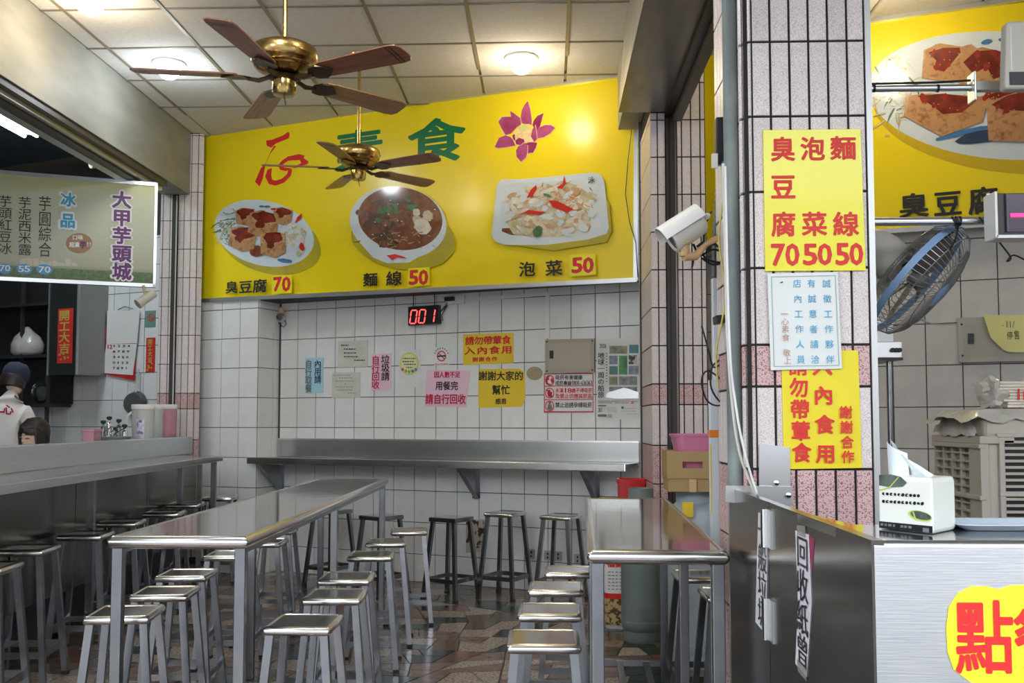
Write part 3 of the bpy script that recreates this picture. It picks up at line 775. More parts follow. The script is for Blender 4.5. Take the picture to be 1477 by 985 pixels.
notice('pale blue vertical notice about collecting meals, left of the taped cream notes', (440, 516, 466, 567), 'blue_paper',
       [([('內用請', 453.5, 519, 463.5, 553, 'v', 1.0)], 'navy_ink'), ([('自行取餐', 440.5, 519, 450, 566, 'v', 1.0)], 'grey_ink')])
notice('cream note sealed in glossy film, upper of two beside the blue notice', (487, 491.5, 530, 529.5), 'old_paper', cat='notice',
       extra=lambda b: dashes(b, [(492, 503, 498), (496, 514, 503.5), (496, 514, 509), (496, 517, 514.5), (511, 527, 519.5)], 'black_ink', 1.5))
notice('faded cream note below the film-sealed one', (478.5, 537, 519.5, 573.5), 'old_paper',
       extra=lambda b: dashes(b, [(481, 505, 541), (489, 508, 545), (484, 511, 549.5), (497, 500, 553.5), (484, 510, 558), (487, 509, 562.5), (502, 514, 567)], 'grey_ink', .8))
notice('narrow pink vertical notice about rubbish, between cream notes and round sticker', (535.5, 510, 564, 563), 'pink_paper',
       [([('垃圾請', 550, 512, 562, 549, 'v', 1.0)], 'black_ink'), ([('自行回收', 536.5, 513, 547.5, 561, 'v', 1.0)], 'crimson_ink')])
def stk(b):
    b.poly([b.ell(590.5, 524.5, 13.5, 16.3, 0, 40, .0)], pmat('lime_sticker', (.66, .74, .16), .4), 'disc')
    b.poly([b.ell(590.5, 524.5, 11.6, 14.3, 0, 40, .0)], pmat('pale_lime_sticker', (.78, .80, .42), .4), 'disc')
    dashes(b, [(581, 600, 517), (581, 598, 521.5), (583, 600, 525.5), (586, 595, 530)], 'black_ink', 1.4)
    for i, (x, c) in enumerate(((581, (.6, .1, .1)), (586, (.7, .3, .1)), (590.5, (.2, .5, .2)), (595.5, (.1, .3, .2)), (600, (.2, .2, .5)))):
        b.poly([b.ell(x, 533 + 3 * math.sin(i / 4 * math.pi), 2, 2.3, 0, 10)], pmat('sticker_dot', c, .4), 'dot')
notice('round lime green sticker on a faint white sheet beneath the red number display', (575, 504, 606, 559), 'white_tile', cat='sticker', name='sticker', t=.002, extra=stk)
def nosmoke(b, cx, cy, r, w=1.6, slash=True):
    o1, o2 = b.ell(cx, cy, r * .86, r, 0, 28), b.ell(cx, cy, (r - w) * .86, r - w, 0, 28)
    b.poly([[o1[i], o1[(i + 1) % 28], o2[(i + 1) % 28], o2[i]] for i in range(28)], 'red_ink', 'ring')
    if slash:
        k = r * .62
        b.poly([[(cx - k, cy - k + 1), (cx - k + 1, cy - k), (cx + k, cy + k - 1), (cx + k - 1, cy + k)]], 'red_ink', 'slash')
def ns(b):
    nosmoke(b, 637, 513.5, 7.6); b.poly([[(631, 513), (643, 512), (643, 514.2), (631, 515)]], 'black_ink', 'cigarette')
    dashes(b, [(628, 647, 525)], 'red_ink', 1); 
    b.poly([[(637 + 10 * math.sin(a1) - .8, 513 - 11 * math.cos(a1) - .8), (637 + 10 * math.sin(a1) + .8, 513 - 11 * math.cos(a1) - .8), (637 + 10 * math.sin(a1) + .8, 513 - 11 * math.cos(a1) + .9), (637 + 10 * math.sin(a1) - .8, 513 - 11 * math.cos(a1) + .9)] for a1 in [R(d) for d in range(-70, 71, 20)]], 'green_ink', 'arc_print')
notice('small white square no-smoking sticker with a red ring', (626.5, 500.5, 648, 526.5), 'white_paper', cat='sticker', name='sticker', extra=ns)
notice('golden notice with red characters, top row beside the small no-smoking sticker', (668, 481, 740.5, 526), 'yellow_paper',
       [([('請勿帶葷食', 671, 484.5, 737, 497, 'h', .95, -2), ('入內食用', 669, 498.5, 740, 511.5, 'h', .86, -2), ('謝謝合作', 681, 514, 718, 522, 'h', .85, -1)], 'red_ink', 'lettering', .02)],
       poly=[(668, 482.5), (740.5, 480), (740.5, 524), (668, 526.5)])
notice('pink notice with black and crimson lines asking to clear tables', (613.5, 534, 677, 587), 'pink_paper',
       [([('因人數不足', 626, 535.5, 664, 545, 'h'), ('請自行回收', 613.5, 568, 672, 583, 'h')], 'crimson_ink', 'lettering', .02), ([('用餐完', 628, 549.5, 661, 563, 'h')], 'black_ink')],
       poly=[(616, 533), (678, 534.5), (674.5, 563), (672, 587), (612.5, 586), (614, 560)])
notice('golden thank-you notice with black characters, below the red-lettered one', (689.5, 533, 757.5, 587), 'yellow_paper',
       [([('謝謝大家的', 690, 535, 755, 549, 'h'), ('幫忙', 709.5, 555, 736, 569.5, 'h'), ('感恩', 714.5, 574.5, 731, 583, 'h')], 'black_ink', 'lettering', .014)],
       poly=[(690, 532.5), (748, 531.5), (757, 537), (757.5, 575), (752, 586.5), (690, 588)])
def oval(b):
    b.poly([b.ell(771, 538.5, 11.3, 9.5, 0, 30)], pmat('tan_oval_label', (.45, .38, .22), .4, col2=(.36, .33, .20), scale=30), 'oval')
    dashes(b, [(763, 779, 535), (764, 778, 540)], 'brown_ink', 1.2)
b = Board('sticker', 'small tan oval sticker left of the beige metal panel', 'sticker', PW, WN, (760, 529, 782.5, 548), .002)
b.panel(pmat('tan_oval_base', (.40, .34, .20), .5), t=.002, name='disc', poly=b.ell(771, 538.5, 11.6, 9.8, 0, 30)); oval(b)
# electric panel
b = Board('wall_panel', 'beige metal access panel with a small dark latch above the smoking notice', 'panel', PW, WN, (786, 489, 857, 536), .02)
b.panel('panel_beige', t=.02, name='frame', poly=[(786, 490), (857, 488), (857, 537), (786, 539)], bevel=.002)
b.panel(pmat('beige_lid', (.46, .42, .33), .45, .2), t=.003, name='lid', poly=[(791, 495), (852, 493), (852, 531), (791, 532)], y0=.003)
b.panel('black', t=.003, name='latch', poly=[(793, 506), (798.5, 505.5), (798.5, 517), (793, 517.5)], y0=.006)
b.poly([b.ell(x, y, 1.2, 1.3, 0, 8) for x, y in ((789, 493), (854.5, 491.5), (789, 535), (854.5, 533.5))], 'black', 'screw', y=.0015)
def smk(b):
    b.poly([[(785, 556.5), (856, 555.5), (856, 556.5), (785, 557.5)], [(785, 576), (856, 575.5), (856, 576.5), (785, 577)],
            [(784.8, 538.5), (856, 538), (856, 539.3), (784.8, 539.7)], [(784.8, 593.3), (856, 593), (856, 594.6), (784.8, 595)], [(784.8, 539), (785.9, 539), (785.9, 595), (784.8, 595)], [(855, 538), (856, 538), (856, 595), (855, 595)]], 'crimson_ink', 'rules')
    for cy in (548.5, 567, 585.5): nosmoke(b, 793.3, cy, 7.6, 1.3, False)
    b.poly([b.ell(793, 548.5, 5.4, 6.3, 0, 14, .3)], 'crimson_ink', 'pictogram')
    b.poly([b.ell(794, 545, 2, 2.4, 0, 10), [(790, 549), (794, 547), (797, 554), (791, 553)]], 'white_paper', 'pictogram')
    b.poly([b.ell(793, 564, 1.6, 2, 0, 10), [(790, 566), (797, 565), (796, 573), (791, 572)], [(788, 562), (789.5, 561), (798, 572), (797, 573)]], 'crimson_ink', 'pictogram')
    b.poly([b.ell(793.5, 581, 1.8, 2.2, 0, 10), [(791, 583), (795, 583), (797, 588), (794, 591), (790, 590)]], 'grey_ink', 'pictogram')
notice('white smoking-ban plate with three red-ringed pictograms under the beige panel', (785, 538.5, 856, 595), 'white_paper',
       [([('吸菸有害健康', 801, 540.8, 840.5, 547.8, 'h'), ('戒菸專線', 801, 549, 824.5, 556, 'h'), ('禁止迫誘孕婦吸菸', 801, 580, 854, 588, 'h')], 'black_ink', 'lettering', .014),
        ([('0800-636363', 825, 548.6, 854.5, 555.6, 'h', .9)], 'black_ink', 'lettering', .01),
        ([('未滿18歲不得吸菸', 801, 559.5, 854.5, 566.5, 'h'), ('及禁止供應其菸品', 801, 567.5, 854.5, 574.8, 'h')], 'red_ink', 'lettering', .012)], extra=smk,
       poly=[(784.5, 539), (856, 538), (856, 594.5), (784.5, 595)])
def post(b):
    def pp(x, y): return (860 + x / 7.571, 480 + y / 7.571)
    def rect(x0, y0, x1, y1, m): b.poly([[pp(x0, y0), pp(x1, y0), pp(x1, y1), pp(x0, y1)]], m, 'picture')
    cs = [pmat('picture_green_hill', (.10, .18, .15), .4, col2=(.40, .32, .16), scale=22), pmat('picture_blue_sea', (.05, .22, .40), .4, col2=(.10, .24, .12), scale=20),
          pmat('picture_grey_coast', (.12, .18, .25), .4, col2=(.32, .36, .40), scale=20), pmat('picture_aurora', (.03, .16, .05), .4, col2=(.14, .45, .14), scale=10),
          pmat('picture_dark_rock', (.03, .03, .03), .4, col2=(.55, .52, .48), scale=30, contrast=(.5, .55)), pmat('picture_city', (.20, .15, .08), .4, col2=(.30, .36, .42), scale=30)]
    for r in ((145, 143, 340, 228, 0), (360, 130, 462, 222, 1), (143, 250, 234, 342, 2), (250, 250, 340, 455, 3), (357, 245, 447, 342, 4), (145, 365, 236, 455, 1), (357, 360, 465, 452, 2), (145, 478, 236, 568, 0), (250, 475, 447, 568, 5), (145, 590, 445, 640, 2)):
        rect(*r[:4], cs[r[4]])
    b.poly([[pp(105, 690), pp(130, 655), pp(300, 600), pp(360, 612), pp(465, 650), pp(468, 715), pp(250, 722), pp(130, 712)]], 'alu', 'ship')
    rect(25, 788, 112, 803, 'grey_ink'); rect(22, 890, 117, 915, 'grey_ink'); rect(385, 745, 412, 775, 'orange_plastic'); rect(280, 803, 303, 830, 'green_ink')
    dashes(b, [(863, 890, 578.5), (863, 884, 581), (888, 910, 578.5), (888, 908, 581), (914, 921, 579)], 'grey_ink', 1.1)
    dashes(b, [(877, 891, 588), (877, 890, 590), (877, 891, 592), (877, 890, 594), (897, 920, 589), (897, 919, 593), (904, 920, 597)], 'grey_ink', .5)
    dashes(b, [(875, 876.6, y) for y in range(510, 553, 4)], 'grey_ink', 1.6)
    b.text([('2026', 865.5, 495.5, 875.5, 502.5, 'h', .9), ('30', 863, 587.5, 869, 595, 'h', .9), ('(02)', 877, 597, 883.5, 602, 'h', .9)], 'black_ink', bold=.004)
    b.text([('地球一周の船旅', 862.8, 508, 872.6, 574, 'v')], 'black_ink', bold=.01)
notice('tall white travel poster with picture grid and ship, beside the middle column', (861.5, 488, 922, 605), 'white_paper', cat='poster', name='poster', extra=post)
# red number display
b = Board('number_display', 'black number display showing 001 in red digits, hung under the menu board', 'display', PW, WN, (589, 443, 633, 469), .05)
b.panel('black', t=.045, name='housing', poly=[(588.5, 442.5), (632.5, 439.5), (633, 466.5), (588.5, 469.5)], bevel=.002)
def seg7(b, cx, cy, w, h, on, m):
    W, H, th, sk = w / 2, h / 2, 1.5, 1.2
    sg_ = {'a': (-W, -H, W, -H), 'g': (-W, 0, W, 0), 'd': (-W, H, W, H), 'f': (-W, -H, -W, 0), 'b': (W, -H, W, 0), 'e': (-W, 0, -W, H), 'c': (W, 0, W, H)}
    out = []
    for k in on:
        x0, y0, x1, y1 = sg_[k]; s0, s1 = -y0 / H * sk, -y1 / H * sk
        if y0 == y1: out.append([(cx + x0 + .7 + s0, cy + y0 - th / 2), (cx + x1 - .7 + s0, cy + y0 - th / 2), (cx + x1 - .7 + s0, cy + y0 + th / 2), (cx + x0 + .7 + s0, cy + y0 + th / 2)])
        else: out.append([(cx + x0 - th / 2 + s0, cy + y0 + .8), (cx + x0 + th / 2 + s0, cy + y0 + .8), (cx + x1 + th / 2 + s1, cy + y1 - .8), (cx + x1 - th / 2 + s1, cy + y1 - .8)])
    b.poly(out, m, 'digit')
for cx_, on in ((596.5, 'abcdef'), (609, 'abcdef'), (622.5, 'bc')): seg7(b, cx_, 456.2 - (cx_ - 610) * .06, 8.4, 19, on, 'led_red')
for x in (596.5, 627):
    p = b.q(x, 441); MB().box(p[0] - .003, p[0] + .003, -.006, 0, p[1] - .01, p[1] + .10).build('hanger', 'black', b.o)
b = Board('power_outlet', 'white power strip with a black adapter plugged in, right of the red number display', 'outlet', PW, WN, (643, 426, 669, 438), .03)
b.panel('white_plastic', t=.028, name='box', poly=[(642.5, 426.5), (669, 424.5), (669, 437), (642.5, 439)], bevel=.003)
b.panel('black', t=.03, name='plug', poly=[(643, 429), (656, 428), (656, 434), (643, 435)], y0=.03, bevel=.003)
m_ = MB(); m_.tube([at_pl(x, y, PW - WN * .03, WN) for x, y in ((645, 436), (643, 441), (640, 446), (636, 449), (640, 443), (645, 440), (641, 447), (637, 455), (639, 462), (634, 462))], .004, 5)
tag(m_.build('cable', 'black', loc=at_pl(640, 450, PW, WN), world=True), 'bundled black lead between the number display and the white power strip', 'cable')
# cable trunking under the sign
b = Board('trunking', 'white cable trunking running under the menu board and down beside the beige panel', 'trunking', PW, WN, (786, 437, 795, 489), .012)
b.panel('white_plastic', t=.01, name='drop', poly=[(786.5, 425), (792.5, 424.5), (792.5, 488), (786.5, 488)])
b.panel('white_plastic', t=.01, name='run', poly=[(669, 430), (792, 421), (792, 426), (669, 435)])
# small ceiling camera in the recess
c = at_pl(406, 452, B0 - WN * .10, WN)
t = thing('security_camera', 'small round security camera in the upper left corner of the tiled recess', 'camera', c)
MB().lathe([(.02, 0), (.028, .01), (.028, .05), (.012, .055)], c + Vector((0, 0, .0)), 14).build('mount', 'beige_bracket', t, world=True, smooth=40)
MB().sphere(c + Vector((0, -.02, -.04)), .045, 14, 8).build('ball', 'alu_dull', t, world=True, smooth=60)
MB().lathe([(.024, 0), (.026, .02), (.018, .022)], c + Vector((0, -.055, -.04)), 14, Euler((R(90), 0, 0)).to_matrix()).build('lens', 'black', t, world=True, smooth=40)
MB().tube([c + Vector(p) for p in ((.03, -.01, -.05), (.05, -.02, -.10), (.03, -.03, -.13), (-.0, -.03, -.11), (-.02, -.02, -.08))], .004, 5).build('lead', 'black', t, world=True)
# sockets and rusted plate low on the wall
for k, (x, y, lb) in enumerate(((766, 799, 'steel wall socket low behind the middle bar stool'), (790, 801, 'left one of two steel sockets under the shelf end'), (805, 802, 'right one of two steel sockets under the shelf end'), (833, 806, 'steel wall socket beside the right-hand table'))):
    b = Board('wall_socket', lb, 'socket', PW, WN, (x - 5.5, y - 7, x + 5.5, y + 7), .008, 'sockets low on the tiled wall')
    b.panel('alu_dull', t=.008, name='plate', bevel=.002); b.poly([b.ell(x, y - 2.5, 1.2, 2, 0, 8), b.ell(x, y + 3, 1.2, 2, 0, 8)], 'black', 'outlet_slot', y=.002)
b = Board('rusted_plate', 'rust-spotted cream plate on the tiles behind the bar stools', 'plate', PW, WN, (672, 749, 698, 797), .006)
b.panel('rust', t=.006, name='sheet', poly=[(672, 750), (698, 749), (697.5, 796), (672, 797)])

# ================================================================== WALL COUNTER
t = thing('wall_shelf_counter', 'long stainless wall counter with upstand and triangular brackets along the white tiled wall', 'counter', B0 + WD * -.7 + Vector((0, 0, 1.04)), WA)
s0c = s_of(at_pl(357, 657, B0 - WN * .38, WN), B0); s1c = S_R - .02
mb = MB(); wallbox(mb, B0, s0c, s1c, .012, .385, 1.012, 1.040)
mb.build('worktop', 'steel_counter', t, world=True, bevel=.006)
mb = MB(); wallbox(mb, B0, S_BLK1 + .02, s1c, .009, .022, 1.04, 1.205); mb.build('upstand', 'steel_counter', t, world=True, bevel=.003)
mb = MB(); wallbox(mb, B0, s0c, s1c, .375, .392, .985, 1.043); mb.build('front_lip', 'steel_roll', t, world=True, bevel=.005)
mb = MB(); wallbox(mb, B0, S_BLK1 + .02, s1c, .022, .03, 1.192, 1.205); mb.build('upstand_fold', 'steel_roll', t, world=True)
for px in (408, 690, 862):
    sb = s_of(at_pl(px, 700, B0, WN)); d_ = .02
    m = Matrix.Translation(B0) @ Matrix.Rotation(WA, 4, 'Z')
    y_ = -.009
    vs = [(sb, y_, 1.01), (sb, -.37, 1.01), (sb, -.36, .985), (sb, -.03, .72), (sb, y_, .72)]
    mb = MB(); mb.add([m @ Vector((a, b_, c_)) for a, b_, c_ in vs] + [m @ Vector((a - .003, b_, c_)) for a, b_, c_ in vs],
                      [(0, 1, 2, 3, 4), (9, 8, 7, 6, 5)] + [(i, i + 5, (i + 1) % 5 + 5, (i + 1) % 5) for i in range(5)])
    mb.add([m @ Vector(p) for p in ((sb - .02, -.36, .985), (sb + .02, -.36, .985), (sb + .02, -.03, .72), (sb - .02, -.03, .72), (sb - .02, -.363, .98), (sb + .02, -.363, .98), (sb + .02, -.033, .715), (sb - .02, -.033, .715))],
           [(0, 1, 2, 3), (7, 6, 5, 4), (0, 4, 5, 1), (1, 5, 6, 2), (2, 6, 7, 3), (3, 7, 4, 0)])
    mb.add([m @ Vector(p) for p in ((sb - .05, -.010, .72), (sb + .02, -.010, .72), (sb + .02, -.010, 1.01), (sb - .05, -.010, 1.01))], [(0, 1, 2, 3)])
    mb.build('bracket', 'steel_leg', t, world=True)

# ================================================================== LEFT COUNTER (between the shop and the taro stall)
ZL = 1.075
fa, fb = at_z(0, 705, ZL - .015), at_z(318, 660, ZL - .015)
ja, jb = at_z(0, 683, ZL), at_z(258, 656.5, ZL)
ld = (fb - fa).normalized(); ld.z = 0; ld.normalize(); ln = Vector((-ld.y, ld.x, 0))    # ln points to the left, into the stall
LA = math.atan2(ld.y, ld.x)
def lw(a, o, z): return Vector((fa.x, fa.y, 0)) + ld * a + ln * o + Vector((0, 0, z))
LEN = (fb - fa).length
OJ = (ja - fa).dot(ln); OJ2 = (jb - fa).dot(ln); OJ = (OJ + OJ2) / 2
def lbox(mb, a0, a1, o0, o1, z0, z1):
    return mb.box(a0, a1, o0, o1, z0, z1, Matrix.Translation(Vector((fa.x, fa.y, 0))) @ Matrix.Rotation(LA, 4, 'Z'))
t = thing('bar_counter', 'long stainless bar counter with upright splash panel along the left side', 'counter', lw(1.5, .25, 0), LA)
A0 = -2.2; AE = (Vector((0, YL - .02, 0)) - Vector((fa.x, fa.y, 0))).y / ld.y
mb = MB(); lbox(mb, A0, LEN + .06, .0, OJ, ZL - .022, ZL); mb.build('ledge', 'steel_counter', t, world=True, bevel=.004)
mb = MB(); lbox(mb, A0, LEN + .06, -.006, .012, ZL - .045, ZL + .002); mb.build('ledge_lip', 'steel_roll', t, world=True, bevel=.004)
mb = MB(); lbox(mb, A0, AE - .02, OJ, OJ + .015, ZL, 1.222); mb.build('splash_panel', 'steel_brush', t, world=True, bevel=.003)
mb = MB(); lbox(mb, A0, AE - .02, OJ - .004, OJ + .05, 1.215, 1.225); mb.build('splash_top', 'steel_roll', t, world=True)
mb = MB(); lbox(mb, A0, AE, OJ + .05, OJ + .36, .95, .975); mb.build('inner_shelf', 'steel_brush', t, world=True)
for k in range(5):
    a0 = A0 + k * (AE + .0 - A0) / 5; a1 = A0 + (k + 1) * (AE - A0) / 5
    mb = MB(); lbox(mb, a0 + .004, a1 - .004, OJ - .03, OJ - .01, .33, ZL - .022); mb.build('front_panel', 'steel_dark', t, world=True)
mb = MB(); lbox(mb, A0, AE, OJ + .08, OJ + .30, .05, .33); mb.build('dark_gap', 'black', t, world=True)  # black block standing in for the dark gap below the front panels
for a in (-1.2, .15, 1.75, 3.6):
    mb = MB(); lbox(mb, a, a + .04, .25, .29, 0, ZL - .022); mb.build('leg', 'steel_leg', t, world=True)
mb = MB(); lbox(mb, LEN - .03, LEN + .01, .03, .07, 0, ZL - .022); mb.build('leg', 'steel_leg', t, world=True)
mb = MB(); lbox(mb, LEN - .12, LEN - .085, .12, .155, .0, ZL - .022); mb.build('leg', 'steel_leg', t, world=True)

# ================================================================== HIGH TABLES
def rrect(hx, hy, r, z, n=3):
    out = []
    for cx_, cy_, a0 in ((hx - r, hy - r, 0), (-hx + r, hy - r, 90), (-hx + r, -hy + r, 180), (hx - r, -hy + r, 270)):
        for i in range(n): a_ = R(a0 + 90 * i / (n - 1)); out.append(Vector((cx_ + r * math.cos(a_), cy_ + r * math.sin(a_), z)))
    return out
def rolled_top(hx, hy, z_top, r, crease=True):
    """plate with a rolled bullnose edge"""
    mb = MB(); zc = z_top - r; rings = [rrect(hx - r * 2.1, hy - r * 2.1, .004, z_top - .006)] if crease else []
    rings.append(rrect(hx - r * 1.25, hy - r * 1.25, .006, z_top - .0035))
    for i in range(9):
        a_ = R(90 - 22.5 * i); rings.append(rrect(hx - r + r * math.cos(a_), hy - r + r * math.sin(R(90)) * math.cos(a_), .012, zc + r * math.sin(a_)))
    rings.append(rrect(hx - r * 1.3, hy - r * 1.3, .006, zc - r * .8))
    mb.loft(rings[::-1], True, True); return mb
def high_table(label, nm, fm, W, z, mids, rack=None):
    c = (nm + fm) / 2; L = (fm - nm).length; a_ = math.atan2(-(fm - nm).x, (fm - nm).y)
    t = thing('high_table', label, 'table', (c.x, c.y, 0), a_)
    roll = MB(); rolled_top(W / 2, L / 2, z, .0235).build('tabletop_edge', 'steel_roll', t, smooth=50)
    MB().box(-W / 2 + .03, W / 2 - .03, -L / 2 + .03, L / 2 - .03, z - .012, z - .0035).build('tabletop', 'steel_mirror', t)
    for fy in (-L / 2 + .035, mids * L / 2, L / 2 - .06):
        for sx_ in (-1, 1):
            x = sx_ * (W / 2 - .035); MB().box(x - .019, x + .019, fy - .019, fy + .019, 0, z - .04).build('leg', 'steel_leg', t, bevel=.003)
    for sx_ in (-1, 1):
        x = sx_ * (W / 2 - .035); MB().box(x - .012, x + .012, -L / 2 + .04, L / 2 - .06, z - .065, z - .04).build('apron_rail', 'steel_leg', t)
    if rack:
        MB().box(-W / 2 + .04, W / 2 - .04, L / 2 - .075, L / 2 - .045, .085, .115).build('crossbar', 'steel_leg', t)
        for x in rack: MB().box(x - .016, x + .016, -L / 2 + .05, L / 2 - .07, .088, .112).build('rack_bar', 'steel_leg', t)
    return t
ZT = .95
n1 = (at_z(163, 771, ZT) + at_z(350, 776, ZT)) / 2; f1 = (at_z(568, 690, ZT) + at_z(452, 689, ZT)) / 2
n2 = (at_z(846, 793, ZT) + at_z(1054, 795, ZT)) / 2; f2 = (at_z(962, 718, ZT) + at_z(846, 717, ZT)) / 2
T1 = high_table('long narrow stainless high table in the left half with rolled edges', n1, f1, .505, ZT, -.02)
T2 = high_table('shorter stainless high table on the right, beside the stacked boxes', n2, f2, .445, ZT, .0, rack=(-.045, .09))

# ================================================================== STOOLS
def make_stool(rolled=True):
    t = thing('bar_stool', 'steel stool', 'stool', (0, 0, 0))
    if rolled:
        rolled_top(.125, .132, .62, .0165).build('seat', 'steel_roll', t, smooth=50)
        MB().box(-.106, .106, -.113, .113, .611, .6165).build('seat_plate', 'steel_seat', t)
    else:
        mb = MB(); mb.box(-.125, .125, -.125, .125, .588, .62); mb.build('seat', 'steel_leg', t, bevel=.004)
        MB().box(-.118, .118, -.118, .118, .617, .6215).build('seat_plate', 'steel_seat', t)
    for sx_ in (-1, 1):
        for sy_ in (-1, 1):
            l = MB().beam((sx_ * .150, sy_ * .155, .012), (sx_ * .098, sy_ * .104, .59), .028, .028, (0, 1, 0)).build('leg', 'steel_leg', t)
            MB().box(sx_ * .1505 - .016, sx_ * .1505 + .016, sy_ * .1555 - .016, sy_ * .1555 + .016, 0, .018).build('rubber_foot', 'rubber', l)
    for k in (-1, 1):
        MB().beam((-.135, k * .141, .15), (.135, k * .141, .15), .012, .03).build('stretcher', 'steel_leg', t)
        MB().beam((k * .137, -.14, .15), (k * .137, .14, .15), .012, .03).build('stretcher', 'steel_leg', t)
    return t
STA, STB = make_stool(True), make_stool(False)
used = {id(STA): False, id(STB): False}
def stool(label, fx, fy, rot, H=.62, flat=False, group=None, mode='front', xy=1.0):
    """fx, fy: middle of the seat's front edge on the photograph (or of the seat itself in mode 'mid')"""
    src = STB if flat else STA
    if not used[id(src)]: o = src; used[id(src)] = True
    else: o = copy_tree(src)
    p = at_z(fx, fy, H - (.017 if mode == 'front' else .0)); r = R(rot)
    if mode == 'front': p = p + Vector((-math.sin(r), math.cos(r), 0)) * .132 * xy
    o.location = (p.x, p.y, 0); o.rotation_euler.z = r
    o.scale = (xy, xy, H / .62); tag(o, label, 'stool', group); return o
g = 'bar stools in the aisle row right of the long table'
for k, (x, y, r, lb) in enumerate(((426, 912, 0, 'nearest bar stool of the aisle row, its square seat foremost'), (477, 869, 3, 'second bar stool from the front in the aisle row'), (495, 841, 4, 'third bar stool from the front in the aisle row'),
        (533, 807, 6, 'fourth bar stool from the front in the aisle row'), (556, 787, 7, 'fifth bar stool from the front in the aisle row'), (590, 770, 8, 'farthest bar stool of the aisle row, nearest the wall counter'))):
    stool(lb, x, y, r, group=g)
g = 'bar stools tucked along the left side of the long table'
for x, y, r, lb in ((166, 896, 8, 'nearest stool behind the long table\'s front left leg'), (227, 864, 7, 'second stool from the front along the long table\'s left side'), (259, 836, 5, 'third stool from the front along the long table\'s left side'),
        (324, 806, 4, 'fourth stool from the front, seen between the long table\'s front legs'), (375, 787, 4, 'fifth stool from the front, under the long table\'s right edge'), (394, 769, 4, 'sixth and farthest stool peeping from under the long table\'s edge')):
    stool(lb, x, y, r, group=g)
g = 'bar stools in the row along the left counter'
for x, y, r, lb in ((-42, 826, 8, 'stool at the left picture edge, only its right corner in view'), (24, 798, 8, 'second stool from the left along the left counter'), (113, 776, 8, 'third stool along the left counter, left of the long table'), (167, 757, 8, 'fourth stool along the left counter, just behind the table corner'),
        (231, 743, 8, 'fifth stool along the left counter'), (262, 730, 7, 'sixth stool along the left counter, near its far end'), (312, 720, 5, 'last stool of the left counter row, beside the counter leg')):
    stool(lb, x, y, r, H=.72 if x == 312 else .70, group=g, xy=1.04)
g = 'bar stools by the tiled wall'
stool('flat-edged stool behind the long table\'s far leg, by the tiled wall', 550, 743, -38, flat=True, group=g, mode='mid')
stool('flat-edged stool mostly hidden behind the long table\'s far end', 478, 735, -30, flat=True, group=g, mode='mid')
stool('flat-edged stool in front of the rusted plate by the wall', 651, 745.5, -30, flat=True, group=g, mode='mid')
stool('rolled-edge stool left of the wall sockets, second from the right by the wall', 729, 738, -27, H=.655, group=g, mode='mid')
stool('rolled-edge stool nearest the right-hand table by the wall', 809, 742, -24, H=.65, group=g, mode='mid')
g = 'bar stools left of the right-hand table'
for x, y, r, lb in ((785, 938, 1, 'nearest stool left of the right-hand table, its front edge gleaming'), (793, 893, 0, 'second stool from the front, left of the right-hand table'), (802, 857, -1, 'third stool from the front, left of the right-hand table'), (822, 831, -1, 'farthest stool left of the right-hand table, touching its leg')):
    stool(lb, x, y, r, group=g)
g = 'bar stools right of the right-hand table'
stool('farther of two dark stools under the right-hand table\'s right side', 1017, 838, 1, group=g)
stool('nearer of two dark stools under the right-hand table\'s right side', 1062, 866, 1, group=g, xy=.98)

